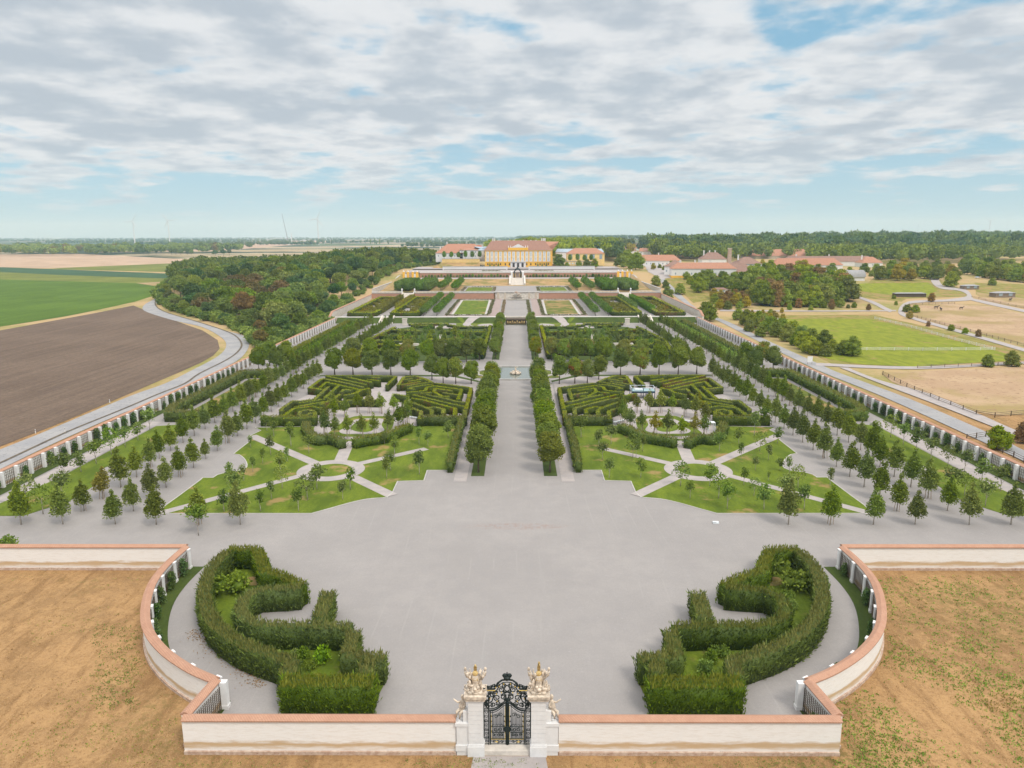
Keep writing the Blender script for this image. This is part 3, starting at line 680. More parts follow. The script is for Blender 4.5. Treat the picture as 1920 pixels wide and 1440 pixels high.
SD = {1: 'right', -1: 'left'}
random.seed(5); rng = np.random.default_rng(11)
# ---- near hedge mesh: leafy surface over a swept core
def hedge_np(pts, w, z0, z1, dens, leaf, rng, upb=0.9, core=0.12, zf=None, wid=0.45, closed=False, out=0.5):
    P = []; T = []; top = []
    m = len(pts); seg = [(pts[i], pts[(i+1) % m]) for i in range(m if closed else m-1)]
    Hh = z1-z0
    def put(n, fp, nr):
        P.append(fp); T.append(nr)
    for k, (a, b) in enumerate(seg):
        a = np.array(a); b = np.array(b); d = b-a; L = np.hypot(*d)
        if L < 1e-3: continue
        d = d/L; n_ = np.array([-d[1], d[0]])
        for sd in (1, -1):
            c = rng.poisson(L*Hh*dens)
            u = rng.random(c)*(L+w*0.3)-w*0.15; z = z0+rng.random(c)*Hh
            xy = a+d*u[:, None]+n_*sd*w/2
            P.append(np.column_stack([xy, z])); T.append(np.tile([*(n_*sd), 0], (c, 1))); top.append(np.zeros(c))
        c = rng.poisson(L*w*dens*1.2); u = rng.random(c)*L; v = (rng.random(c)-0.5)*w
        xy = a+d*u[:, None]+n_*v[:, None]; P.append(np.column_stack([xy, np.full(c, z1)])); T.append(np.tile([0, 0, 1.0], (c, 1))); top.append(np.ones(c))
    if not closed:
        for (e, o) in ((pts[0], pts[1]), (pts[-1], pts[-2])):
            e = np.array(e); d = e-np.array(o); d = d/np.hypot(*d); n_ = np.array([-d[1], d[0]])
            c = rng.poisson(w*Hh*dens); v = (rng.random(c)-0.5)*w; z = z0+rng.random(c)*Hh
            P.append(np.column_stack([e+n_*v[:, None], z])); T.append(np.tile([*d, 0], (c, 1))); top.append(np.zeros(c))
    P = np.concatenate(P); N_ = np.concatenate(T); top = np.concatenate(top); n = len(P)
    lump = np.array([noise.noise(Vector(p)*0.9)+0.5*noise.noise(Vector(p)*2.7) for p in P]) if n < 200000 else np.zeros(n)
    P = P+N_*(lump*leaf*out)[:, None]
    T = nrm(N_*0.55+np.array([0, 0, upb])+rng.normal(size=(n, 3))*0.38)
    tone = np.clip(rng.normal(0.45, 0.30, n)+lump*0.25, 0, 1)
    if zf is not None: P[:, 2] += np.array([zf(p[0], p[1]) for p in P])
    V, Q, t = leafset(P-N_*leaf*0.15, T, leaf*rng.uniform(0.5, 1.5, n)*np.where(rng.random(n) < .07, 1.5, 1.0), leaf*wid*rng.uniform(0.7, 1.3, n), rng, tone)
    mb = MB(); mb.path(pts, w-core*2, z0, z1-core, closed, zf=zf)
    q = np.array([f for f in mb.F if len(f) == 4]); off = len(V)
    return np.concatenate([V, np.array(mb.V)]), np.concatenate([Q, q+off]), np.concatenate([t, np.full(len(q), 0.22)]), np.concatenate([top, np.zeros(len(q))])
def hedge_obj(name, pts, w, z1, dens, leaf, mat, label, group=None, cat='hedge', z0=0.0, zf=None, upb=0.9, closed=False, parent=None, **k):
    if not isinstance(pts[0][0], (tuple, list)): pts = [pts]
    vs = []; off = 0; Vs = []; Qs = []; ts = []; tp = []
    for p in pts:
        V, Q, t, tt = hedge_np(p, w, z0, z1, dens, leaf, rng, upb, zf=zf, closed=closed, **k)
        Vs.append(V); Qs.append(Q+off); ts.append(t); tp.append(tt); off += len(V)
    me = mesh_np(name, np.concatenate(Vs), np.concatenate(Qs), mat, tone=np.concatenate(ts))
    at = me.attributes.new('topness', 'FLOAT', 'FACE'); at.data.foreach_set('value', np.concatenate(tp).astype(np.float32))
    o = link(name, me, parent)
    return tag(o, label, cat, group) if label else o
# ------------------------------------------------------------------ garden wall
def cop(mb, pts, z=3.0, w=1.02, zf=None):
    fn = [(-w/2, z-0.16), (w/2, z-0.16), (w/2, z-0.04), (0.06, z+0.20), (-0.06, z+0.20), (-w/2, z-0.04)]
    return mb.path(pts, w, 0, 0, fn=fn, zf=zf)
def wall_thing(label, pts, z=3.0, w=0.7, plinth=True, group='white walls round the garden', zf=None, zb=-1.0):
    t = empty('garden_wall', label, 'wall', (0, 0, 0), 0, group)
    MB().path(pts, w, zb, z-0.14, zf=zf).build('masonry', MT['wall'], t)
    cop(MB(), pts, z, zf=zf).build('coping', MT['coping'], t)
    if plinth: MB().path(pts, w+0.34, zb, -0.12, zf=zf).build('plinth', MT['plinth'], t)
    return t
X0 = -0.32
for s in (1, -1):
    L_ = 4.55
    wall_thing(f'long white front wall with clay coping {SD[s]} of the iron gate', [(X0+s*L_, FY), (s*29.2, FY)])
    wall_thing(f'short white diagonal wall at the {SD[s]} end of the front wall', [(s*29.2, FY+0.37), (s*NOTCH[0], NOTCH[1])])
    tcur = wall_thing(f'curved white wall with clay coping round the {SD[s]} side of the forecourt', [(s*x, y) for x, y in arc])
    # pilasters and trellis inside the curve
    S_ = []; acc = 0
    for i in range(len(arc)-1):
        S_.append((acc, arc[i], arc[i+1])); acc += math.dist(arc[i], arc[i+1])
    def at(d):
        for (s0, a, b) in S_[::-1]:
            if d >= s0:
                L2 = math.dist(a, b); f = (d-s0)/L2; return (a[0]+(b[0]-a[0])*f, a[1]+(b[1]-a[1])*f, math.atan2(b[1]-a[1], b[0]-a[0]))
    d0 = 0.4; i = 0; step = (acc-0.9)/9
    for i in range(10):
        x, y, an = at(d0+i*step); nx, ny = -math.sin(an), math.cos(an)
        cx_, cy_ = x+nx*0.52, y+ny*0.52
        mb = MB().box(-0.28, 0.28, -0.2, 0.22, 0, 2.72); mb.box(-0.34, 0.34, -0.2, 0.28, 0, 0.35)
        mb.box(-0.33, 0.33, -0.2, 0.27, 2.72, 2.86)
        V = [(cx_+(vx*math.cos(an)-vy*math.sin(an)), cy_+(vx*math.sin(an)+vy*math.cos(an)), vz) for vx, vy, vz in mb.V]
        m2 = MB(); m2.add([(s*a, b, c) for a, b, c in V], mb.F if s > 0 else [f[::-1] for f in mb.F]); m2.build('pilaster', MT['white'], tcur)
        if i < 9:
            m3 = MB(); x2, y2, _ = at(d0+(i+1)*step); ux, uy = x2-x, y2-y; Lh = math.hypot(ux, uy); ux /= Lh; uy /= Lh
            for k in range(9):
                f = 0.35+k*(Lh-0.7)/8; px_, py_ = x+ux*f-uy*0.50, y+uy*f+ux*0.50
                m3.box(s*px_-0.03, s*px_+0.03, py_-0.03, py_+0.03, 0.05, 2.55)
            for zq in np.linspace(0.25, 2.45, 8):
                m3.tube([(s*(x+ux*0.3-uy*0.53), y+uy*0.3+ux*0.53, zq), (s*(x2-ux*0.3-uy*0.53), y2-uy*0.3+ux*0.53, zq)], 0.03, 4)
            m3.build('trellis', MT['darkwood'], tcur)
    # straight wall running outwards and the long side wall
    wall_thing(f'white wall running outward from the {SD[s]} end of the curved wall', [(s*BACK[0], BACK[1]+0.36), (s*94.4, BACK[1]+0.36)])
    tw = wall_thing(f'long {SD[s]} boundary wall with white pilasters and trellis', [(s*94, YB+0.75), (s*94, 373)])
    mb = MB()
    for k in range(70):
        y = 97.2+k*3.95
        if y > 372: break
        MB().box(s*93.2-0.27, s*93.2+0.27, y-0.3, y+0.3, -0.02, 2.95).build('pilaster', MT['white'], tw)
        for j in range(7): mb.box(s*93.45-0.03, s*93.45+0.03, y+0.5+j*0.48, y+0.55+j*0.48, 0.1, 2.6)
        for zq in (0.4, 0.9, 1.4, 1.9, 2.4): mb.box(s*93.42-0.02, s*93.42+0.02, y+0.4, y+3.5, zq, zq+0.045)
    mb.build('trellis', MT['darkwood'], tw)
    # notch: end post and lattice on the diagonal
    td = empty('trellis_screen', f'dark lattice panel and white end post on the {SD[s]} diagonal wall', 'trellis', (0, 0, 0), 0, 'lattice panels at the forecourt corners')
    m3 = MB(); A_ = np.array((28.65, FY+0.7)); B_ = np.array((NOTCH[0]-0.55, NOTCH[1]-0.6)); dd = (B_-A_)/np.hypot(*(B_-A_)); LL = np.hypot(*(B_-A_))
    for k in range(15):
        p_ = A_+dd*LL*k/14; m3.box(s*p_[0]-.025, s*p_[0]+.025, p_[1]-.025, p_[1]+.025, 0.05, 2.6)
    for k in range(11): m3.tube([(s*A_[0], A_[1], 0.2+k*0.24), (s*B_[0], B_[1], 0.2+k*0.24)], 0.022, 4)
    m3.build('lattice', MT['darkwood'], td)
    nx_, ny_ = NOTCH[0]-0.75, NOTCH[1]-0.1
    m4 = MB().box(min(s*(nx_-.3), s*(nx_+.35)), max(s*(nx_-.3), s*(nx_+.35)), ny_-.25, ny_+.35, 0, 2.85); m4.box(min(s*(nx_-.36), s*(nx_+.4)), max(s*(nx_-.36), s*(nx_+.4)), ny_-.3, ny_+.4, 0, 0.4); m4.build('end_post', MT['white'], td)
# climbers along the walls
def climber_me(i, hh=2.3, r=0.75):
    b = [(0, rng.normal()*0.2, 0.5, 0.4, r*0.6, 0.5), (0, rng.normal()*0.15, 1.2, 0.42, r*0.8, 0.65), (0, rng.normal()*0.15, hh*0.78, 0.4, r*0.65, 0.5)]
    if i % 2: b = b[:2]+[(0, rng.normal()*0.4, hh*0.85, 0.3, r*0.4, 0.45)]
    return crown_me('climber', rng, b, 420, 0.24, LF['climber'], core=0.6)
CL = [climber_me(i) for i in range(5)]
for s in (1, -1):
    k = 0; y = 99.2
    while y < 235:
        k += 1
        if rng.random() < (0.9 if s < 0 else 0.72):
            one('climbing_plant', CL[k % 5], s*92.95, y, 0, f'dark climber on the {SD[s]} boundary wall, {nth(k)} bay from the front', 'climbing plant', 'climbers on the boundary walls', rng.uniform(0.8, 1.3), rz=0)
        y += 3.95
    for i in range(0, 9):
        x, y, an = at(d0+(i+0.5)*step)
        if rng.random() < 0.85:
            one('climbing_plant', CL[i % 5], s*(x-math.sin(an)*0.85), y+math.cos(an)*0.85, 0, f'climber inside the {SD[s]} curved wall, {nth(i+1)} bay from the gate', 'climbing plant', 'climbers on the curved walls', rng.uniform(0.75, 1.05), rz=(an-math.pi/2)*s)
    one('climbing_plant', CL[1], s*27.6, 58.8, 0, f'leafy climber at the foot of the {SD[s]} lattice panel', 'climbing plant', None, 0.9, rz=0)
# ------------------------------------------------------------------ foreground hedges
def fh(label, pts, w=1.6, z1=2.7, both=True, dens=40):
    for s in ((1, -1) if both else (1,)):
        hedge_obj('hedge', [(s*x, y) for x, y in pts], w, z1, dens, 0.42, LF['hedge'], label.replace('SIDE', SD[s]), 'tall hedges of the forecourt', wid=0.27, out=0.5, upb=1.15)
def hl(*p): return [(-a, b) for a, b in [U(x/4+340, y/4+1000, 2.75) for x, y in p]]
def hr(*p): return [U(x/4+1160, y/4+1000, 2.75) for x, y in p]
def avg(a, b): return [((p[0]+q[0])/2, (p[1]+q[1])/2) for p, q in zip(a, b)]
outer = avg(hl((330, 150), (260, 205), (195, 290), (160, 400), (150, 500), (175, 600), (240, 700), (340, 780), (470, 850), (620, 905), (790, 960)),
            hr((1340, 120), (1405, 190), (1470, 290), (1500, 400), (1495, 510), (1450, 620), (1370, 710), (1260, 785), (1130, 845), (970, 900), (810, 955)))
HB = [(21.9, 61.6), (13.3, 61.6)]
fh('long bowed hedge forming the outer side of the SIDE forecourt figure', spl(outer, 4)+[(22.0, 63.4)])
fh('square-cut front block of the SIDE forecourt hedge figure', [(22.0, 62.2), (13.2, 62.2)], 2.1, 2.9, dens=44)
topbar = avg(hl((345, 135), (545, 135)), hr((1335, 100), (1130, 100)))
inn1 = avg(hl((550, 140), (590, 230), (585, 300), (700, 330), (860, 400)), hr((1120, 110), (1080, 200), (1040, 265), (900, 300), (740, 380)))
fh('hedge closing the far end of the SIDE figure, stepping down to its inner arm', topbar+inn1)
ring = avg(hl((860, 420), (740, 425), (560, 430), (450, 490), (420, 580), (440, 650), (560, 690), (740, 690), (940, 690), (1250, 705)),
           hr((760, 385), (880, 400), (1080, 415), (1190, 470), (1230, 560), (1190, 620), (1080, 670), (920, 680), (700, 680), (380, 690)))
fh('C-shaped hedge enclosing the gravel niche of the SIDE forecourt figure', ring, 1.5)
spur = avg(hl((1075, 455), (1010, 640)), hr((560, 425), (620, 630)))
fh('short slanting hedge stub on the inner flank of the SIDE forecourt figure', spur, 1.7)
stp = avg(hl((1270, 740), (1240, 850), (1215, 920), (1350, 940), (1490, 950)), hr((370, 720), (385, 830), (400, 900), (260, 910), (110, 910)))
fh('stepped hedge between the niche and the front block of the SIDE figure', stp, 1.6)
fh('short hedge linking the step to the front block on the SIDE', avg(hl((1350, 965), (1340, 1060)), hr((255, 960), (240, 1050))), 1.6)
# grass patches and shrubs inside the figures
for s in (1, -1):
    q = (lambda p: p) if s > 0 else mir
    sheet('lawn', q(outer+[(22.0, 63.4), (13.4, 63.4)]+stp[::-1]+ring[::-1]+inn1[::-1]+topbar[::-1]), MT['lawn'], 0.05)
    sheet('bare_patch', q(spl([(31.5, 89.5), (35.5, 89.6), (35, 87.4), (31.8, 87.6)], 4, True)), MT['drybank'], 0.07)
SHB = [crown_me('shrub', rng, [(rng.normal()*.3, rng.normal()*.3, 0.55, 0.8, 0.8, 0.6), (rng.normal()*.4, rng.normal()*.4, 1.0, 0.6, 0.6, 0.55), (rng.normal()*.5, rng.normal()*.5, 0.7, 0.55, 0.55, 0.6)], 420, 0.24, m_, core=0.7) for m_ in (LF['bright'], LF['shrub'], LF['lawn'])]
shr = [(-1, 0, 370, 430, 1.9, 'big bright green bush among the left forecourt hedges'), (-1, 1, 920, 900, 0.9, 'low bush under the left stepped hedge'), (-1, 1, 1050, 930, 1.1, 'grey-green bush beside the left inner grass patch'), (-1, 0, 940, 985, 0.7, 'small bright bush near the left front hedge block'), (-1, 2, 735, 890, 0.5, 'small dark bush behind the left bowed hedge'), (-1, 2, 850, 890, 0.6, 'small leafy bush next to the low bush on the left'),
       (1, 0, 1255, 370, 1.9, 'big bright green bush among the right forecourt hedges'), (1, 2, 1310, 520, 0.8, 'dark bush halfway down the right figure'), (1, 0, 760, 890, 0.9, 'yellow-green bush inside the right figure'), (1, 2, 640, 1010, 1.0, 'dark bush inside the right figure near the front block'), (1, 0, 1270, 450, 0.7, 'small bright bush at the end of the right C-shaped hedge'), (1, 1, 700, 930, 0.9, 'olive bush touching the right bowed hedge')]
for s, v, px, py, q, lb in shr:
    x, y = U(px/4+(340 if s < 0 else 1160), py/4+1000, 0.7)
    one('bush', SHB[v], x, y, 0, lb, 'bush', 'bushes inside the forecourt hedge figures', q)
# ------------------------------------------------------------------ the gate
gt = empty('iron_gate', 'ornate dark iron gate with gilt studs and crown between white piers', 'gate', (X0, FY+0.3, 0))
def gx(pts): return [(x, 0, z) for x, z in pts]
def both(mb, pts, r, n=5):
    mb.tube(gx(pts), r, n); mb.tube(gx([(-x, z) for x, z in pts]), r, n)
def scroll(cx_, cz, r0_, turns=1.35, a0=0.0, dirn=1, n=16):
    return [(cx_+r0_*(1-0.72*k/n)*math.cos(a0+dirn*turns*2*math.pi*k/n), cz+r0_*(1-0.72*k/n)*math.sin(a0+dirn*turns*2*math.pi*k/n)) for k in range(n+1)]
def topz(x):            # head of the two leaves, high in the middle
    return 3.45+0.85*math.exp(-(x/0.75)**2)
for s in (1, -1):
    lf = MB()
    for x in (0.12, 1.52): lf.bar((s*x, 0, 0.05), (s*x, 0, topz(x)), 0.055)
    for x in (0.36, 1.30): lf.bar((s*x, 0, 0.6), (s*x, 0, topz(x)-0.1), 0.028)
    for k in range(7):
        x = 0.48+k*0.12; lf.bar((s*x, 0, 0.6), (s*x, 0, topz(x)-0.4), 0.020, n=4)
    for k in range(9): lf.ell((s*(.4+k*.115), 0, 2.02+.06*(k%2)), (.035, .03, .09), 6, 4); lf.ell((s*(.4+k*.115), 0, 1.24), (.04, .03, .06), 6, 4)
    for z in (0.10, 0.55, 0.66, 1.28, 1.85): lf.bar((s*0.12, 0, z), (s*1.52, 0, z), 0.032)
    lf.tube(gx([(s*x, topz(x)) for x in np.linspace(0.0, 1.6, 9)]), 0.075)
    lf.tube(gx([(s*x, topz(x)-0.22) for x in np.linspace(0.1, 1.5, 8)]), 0.035)
    for cx_, cz, r in ((0.62, 1.56, .2), (1.02, 1.56, .2), (0.5, 0.33, .15), (0.83, 0.33, .15), (1.16, 0.33, .15), (0.6, 3.05, .22), (1.02, 2.9, .2), (0.8, 1.02, .16), (1.2, 1.05, .14), (0.48, 1.05, .14), (0.24, 2.4, .08), (0.24, 1.9, .08), (1.41, 2.4, .08), (1.41, 1.4, .08), (1.41, 1.9, .08), (1.41, 2.9, .08), (.24, 2.9, .08)):
        lf.tube([(s*a, 0, b) for a, b in scroll(cx_, cz, r, 1.3, rng.uniform(0, 6), 1)], 0.034, 4)
    lf.build('gate_leaf', MT['iron'], gt)
    stb = MB()
    for x in (0.2, 1.42): stb.bar((s*x, -0.04, .55), (s*x, -0.04, topz(x)-.25), .009, n=4)
    stb.bar((s*.2, -.04, .6), (s*1.42, -.04, .6), .009, n=4)
    stb.bar((s*.98, -.04, .3), (s*.98, -.04, .62), .01, n=4)
    for x in (0.2, 1.42):
        z = 0.6
        while z < topz(x)-0.25: stb.ell((s*x, -0.05, z), (0.038, 0.04, 0.038), 6, 4); z += 0.17
    for x in np.linspace(0.4, 1.3, 9): stb.ell((s*x, -0.05, 0.6), (0.03, 0.03, 0.035), 6, 4)
    stb.ell((s*0.98, -0.04, 0.33), (0.15, 0.03, 0.06), 8, 5); stb.build('stud', MT['stud'], gt)
    sp_ = MB()       # fixed side panel
    for x in (1.66, 2.08): sp_.bar((s*x, 0, 0.0), (s*x, 0, 5.2), 0.05)
    for z in (0.1, 0.7, 1.5, 2.4, 3.45): sp_.bar((s*1.62, 0, z), (s*2.1, 0, z), 0.04)
    for z in np.arange(0.35, 5.0, 0.42): sp_.tube([(s*a, 0, b) for a, b in scroll(1.87, z, 0.17, 1.25, z*2)], 0.026, 4)
    sp_.build('side_panel', MT['iron'], gt)
oh = MB()                # overthrow
arcp = [(0.0, 6.55), (0.45, 6.5), (0.85, 6.2), (1.02, 5.75), (1.15, 5.62), (1.6, 5.62), (2.12, 5.65), (2.35, 5.72)]
both(oh, arcp, 0.085); both(oh, [(0, 6.3), (0.4, 6.25), (0.7, 6.0), (0.85, 5.6), (1.05, 5.42), (2.0, 5.42)], 0.04)
both(oh, [(x, topz(x)+0.18) for x in np.linspace(0, 2.1, 12)], 0.05)
both(oh, [(2.12, 5.4), (2.15, 4.9), (1.95, 4.5), (1.6, 4.45), (1.55, 4.8), (1.8, 4.95)], 0.09); both(oh, [(2.1, 4.1), (1.7, 4.15), (1.35, 4.4), (1.2, 4.9), (1.3, 5.3)], 0.06)
for cx_, cz, r, a in ((0.55, 5.55, .32, 0), (0.35, 4.85, .28, 2), (0.9, 4.75, .33, 4), (1.35, 5.05, .26, 1), (0.8, 4.2, .26, 3), (1.25, 4.05, .24, 5), (1.75, 3.9, .22, 0), (0.3, 5.95, .22, 1), (1.2, 5.95, .17, 2), (1.45, 5.85, .14, 2), (1.72, 5.8, .13, 0), (0.75, 6.0, .18, 4), (1.6, 5.2, .15, 2), (1.0, 5.3, .2, 0), (.2, 5.4, .2, 3), (1.9, 4.25, .15, 0)):
    both(oh, scroll(cx_, cz, r, 1.45, a), 0.058, 4)
both(oh, [(0.0, 4.55), (0.18, 5.0), (0.30, 5.5), (0.12, 5.9), (0, 6.0)], 0.05); both(oh, [(0.05, 5.0), (0.35, 5.15), (0.55, 5.0)], 0.06)
oh.bar((0, 0, 4.2), (0, 0, 4.7), 0.10); oh.ell((0, 0, 4.55), (0.32, 0.12, 0.2)); oh.bar((0, 0, 0), (0, 0, 4.3), 0.09)
oh.ell((0, -0.05, 1.62), (0.36, 0.14, 0.34), 10, 6); oh.ell((0, -0.05, 1.3), (0.2, 0.1, 0.2), 8, 5)
oh.build('overthrow', MT['iron'], gt)
cr = MB(); cr.ell((0.2, 0, 6.95), (0.24, 0.18, 0.2)); cr.ell((-0.2, 0, 6.95), (0.24, 0.18, 0.2)); cr.lathe((0, 0, 6.55), [(0.22, 0), (0.3, 0.12), (0.34, 0.3), (0.2, 0.4)]); cr.bar((0, 0, 6.9), (0, 0, 7.3), 0.03); cr.bar((-0.09, 0, 7.2), (0.09, 0, 7.2), 0.025)
cr.build('crown', MT['iron'], gt)
for s in (1, -1):
    gs = MB().bar((s*1.05, -.07, 5.52), (s*2.05, -.07, 5.52), .03, n=4)
    for x in np.linspace(1.1, 2.0, 8): gs.ell((s*x, -0.08, 5.52), (0.05, 0.05, 0.05), 6, 4)
    gs.build('gilt_beading', MT['stud'], gt)
    for x, z in ((0.7, 5.9), (1.0, 5.8), (0.3, 6.15), (0.5, 5.3), (0.95, 5.15), (1.5, 4.7), (.9, 4.45)): MB().ell((s*x, -0.06, z), (0.055, 0.05, 0.08), 6, 4).build('gilt_bud', MT['stud'], gt)
tag(MB().box(X0-2.15, X0+2.15, FY-0.55, FY+0.6, -0.5, 0.02).build('threshold', MT['palestone']), 'pale stone threshold slab under the iron gate', 'step')
for s in (1, -1):
    pr = empty('gate_pier', f'white rusticated pier on the {SD[s]} of the iron gate', 'pier', (X0, FY, 0), 0, 'white piers of the iron gate')
    m = MB(); x0, x1 = 2.12, 3.42
    for k in range(10): m.box(s*x0 if s > 0 else -x1, s*x1 if s > 0 else -x0, -0.62, 0.62, 0.55+k*0.44, 0.55+k*0.44+0.415)
    m.box(min(s*2.15, s*3.39), max(s*2.15, s*3.39), -0.58, 0.58, 0.5, 5.0)
    m.build('shaft', MT['white'], pr)
    m = MB().box(min(s*2.02, s*3.52), max(s*2.02, s*3.52), -0.72, 0.72, -0.6, 0.55); m.box(min(s*2.06, s*3.48), max(s*2.06, s*3.48), -0.68, 0.68, 0.55, 0.72); m.build('base', MT['white'], pr)
    m = MB().box(min(s*2.0, s*3.54), max(s*2.0, s*3.54), -0.72, 0.72, 5.0, 5.16); m.build('fillet', MT['white'], pr)
    m = MB().box(min(s*1.92, s*3.64), max(s*1.92, s*3.64), -0.82, 0.82, 5.16, 5.38); m.box(min(s*1.8, s*3.76), max(s*1.8, s*3.76), -0.92, 0.92, 5.38, 5.66); m.build('cornice', MT['stone'], pr)
    m = MB().box(min(s*3.39, s*4.5), max(s*3.39, s*4.5), -0.5, 0.5, -0.55, 2.75); m.box(min(s*3.36, s*4.58), max(s*3.36, s*4.58), -0.57, 0.57, 0.0, 0.6); m.box(min(s*3.36, s*4.6), max(s*3.36, s*4.6), -0.58, 0.58, 2.5, 2.8)
    m.build('side_block', MT['white'], pr)
    m = MB(); m.tube([(s*a, 0, b) for a, b in scroll(4.02, 3.2, 0.42, 1.5, 0.5, -s)], 0.16, 6); m.box(min(s*3.39, s*3.9), max(s*3.39, s*3.9), -0.4, 0.4, 2.8, 3.9)
    V = m.V; m.build('volute', MT['white'], pr)
    # trophy on top: cuirass, helmet with plume, shields, flags and spears in a clustered heap
    tr = empty('trophy_statue', ('sandstone trophy of armour with plumed helmet on the left gate pier' if s < 0 else 'sandstone trophy with tall gilded plume and flags on the right gate pier'), 'statue', (X0+s*2.78, FY, 5.66), 0, 'sandstone trophies above the gate'); tr.scale = (.93, .93, .93)
    m = MB(); m.box(-0.7, 0.7, -0.6, 0.6, 0, 0.18)
    m.lathe((0, 0, 0.15), [(0.62, 0), (0.55, 0.3), (0.3, 0.55), (0.34, 0.9), (0.40, 1.25), (0.30, 1.5), (0.12, 1.58)], 10)
    r_ = np.random.default_rng(3+s)
    for k in range(30):
        a = r_.uniform(0, 6.28); rr = r_.uniform(0.35, 0.85); m.ell((rr*math.cos(a), rr*math.sin(a)*0.8, r_.uniform(0.15, 0.75)), (r_.uniform(.1, .26), r_.uniform(.1, .2), r_.uniform(.1, .22)), 7, 5)
    for sx in (1, -1):
        m.ell((sx*0.52, -0.2, 0.8), (0.15, 0.1, 0.45), 8, 6); m.tube([(sx*0.25, 0.1, 0.6), (sx*0.6, 0.05, 1.5), (sx*0.92, 0, 2.35)], [0.07, 0.05, 0.04], 5)
        m.tube([(sx*0.15, 0.1, 0.9), (sx*0.42, 0.1, 1.6), (sx*0.66, 0.1, 2.15)], [0.06, 0.05, 0.03], 5)
        m.add([(sx*0.45, 0.05, 1.1), (sx*1.0, 0.15, 1.5), (sx*1.05, 0.0, 2.1), (sx*0.62, -0.05, 1.75), (sx*0.48, 0.16, 1.15), (sx*0.98, 0.24, 1.45), (sx*1.03, 0.1, 2.05), (sx*0.65, 0.08, 1.7)], [(0, 1, 2, 3), (7, 6, 5, 4), (0, 4, 5, 1), (1, 5, 6, 2), (2, 6, 7, 3), (3, 7, 4, 0)])
        m.ell((sx*0.95, 0.0, 2.3), (0.14, 0.1, 0.2), 7, 5); m.tube([(sx*0.7, -0.3, 0.15), (sx*1.05, -0.3, 0.35), (sx*0.95, -0.2, 0.75)], 0.09, 5)
    for k in range(14):
        sx = (-1)**k; z = r_.uniform(.7, 2.0); x = sx*r_.uniform(.3, .75); m.ell((x, r_.uniform(-.25, .2), z), (r_.uniform(.1, .2), .12, r_.uniform(.15, .32)), 7, 5)
    for sx in (1, -1):
        for q_ in (.35, .75, 1.05): m.tube([(sx*.2, .12, .5), (sx*(.3+q_*.35), .1, 1.4), (sx*(.25+q_*.75), 0, 2.5-q_*.5)], [.06, .09, .04], 5)
    m.build('armour', MT['stone'], tr, smooth=True)
    m = MB(); m.ell((0, -0.02, 1.85), (0.27, 0.27, 0.28)); m.tube([(0, 0.15, 1.95), (0, 0.05, 2.4), (0.02, -0.12, 2.75+(0.3 if s > 0 else 0)), (0.1, -0.2, 2.6)], [0.12, 0.17, 0.1, 0.05], 6)
    m.ell((0, -0.22, 1.35), (0.3, 0.16, 0.26)); m.build('helmet', MT['gold'], tr, smooth=True)
    # seated figure on the side block
    fg = empty('figure_statue', f'weathered sandstone putto with outstretched arm on the {SD[s]} gate volute', 'statue', (X0+s*3.98, FY, 3.55), 0, 'sandstone putti beside the gate piers')
    m = MB(); m.tube([(0, 0, 0.05), (0, 0.05, 0.5), (-s*0.05, 0, 1.0), (-s*0.06, 0, 1.3)], [0.28, 0.33, 0.27, 0.1], 8); m.ell((-s*0.05, -0.02, 1.55), (0.17, 0.19, 0.22))
    m.tube([(-s*0.1, 0, 1.12), (s*0.38, -0.1, 1.05), (s*0.75, -0.15, 1.4)], [0.11, 0.085, 0.05], 6); m.tube([(-s*0.1, -0.1, 1.1), (-s*0.3, -0.2, 0.8), (-s*0.1, -0.4, 0.75)], [0.1, 0.08, 0.05], 6)
    m.tube([(s*0.1, -0.05, 0.35), (s*0.45, -0.3, 0.3), (s*0.5, -0.35, -0.25)], [0.17, 0.13, 0.07], 6); m.tube([(-s*0.1, -0.05, 0.3), (s*0.15, -0.45, 0.2), (s*0.2, -0.5, -0.3)], [0.16, 0.12, 0.07], 6)
    for k in range(6): m.ell((r_.uniform(-.3, .3), r_.uniform(-.2, .2), r_.uniform(0.0, .35)), (.2, .16, .14), 6, 4)
    m.build('body', MT['stone'], fg, smooth=True)
sheet('path', [(X0-3.0, FY-0.6), (X0-4.5, 40), (X0+5, 40), (X0+3.4, FY-0.6)], MT['path'], -0.435)
# ------------------------------------------------------------------ rows of young lindens
lv = []
for i in range(6):
    b = egg(rng, 1.6, 6.1+rng.uniform(-.3, .4), 1.68+rng.uniform(-.1, .12), 4, 0.60)
    for k in range(7):
        a = rng.uniform(0, 6.28); z = rng.uniform(2.3, 4.9); r = (1.45-0.32*(z-2.2)); b.append((r*math.cos(a)*0.75, r*math.sin(a)*0.75, z, 0.6, 0.6, 0.6))
    b.append((0, 0, 6.1, 0.22, 0.22, 0.6))
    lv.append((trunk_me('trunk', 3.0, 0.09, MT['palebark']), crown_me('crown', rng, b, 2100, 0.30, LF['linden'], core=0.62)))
ly = (lv[0][0], crown_me('crown', rng, egg(rng, 1.7, 5.4, 1.5, 4, 0.3), 1200, 0.3, LF['yellow'], core=0.6))
LI = Kind('linden_tree', lv); LY = Kind('linden_tree', [ly])
sk = MB()
for k in range(3):
    a = k*2.1; sk.bar((0.5*math.cos(a), 0.5*math.sin(a), -0.1), (0.34*math.cos(a), 0.34*math.sin(a), 2.1), 0.045, n=5)
for k in range(3):
    a = k*2.1; c = a+2.1; sk.bar((0.36*math.cos(a), 0.36*math.sin(a), 2.0), (0.36*math.cos(c), 0.36*math.sin(c), 2.0), 0.035, n=4)
STK = mesh_py('stakes', sk.V, sk.F, MT['stake'])
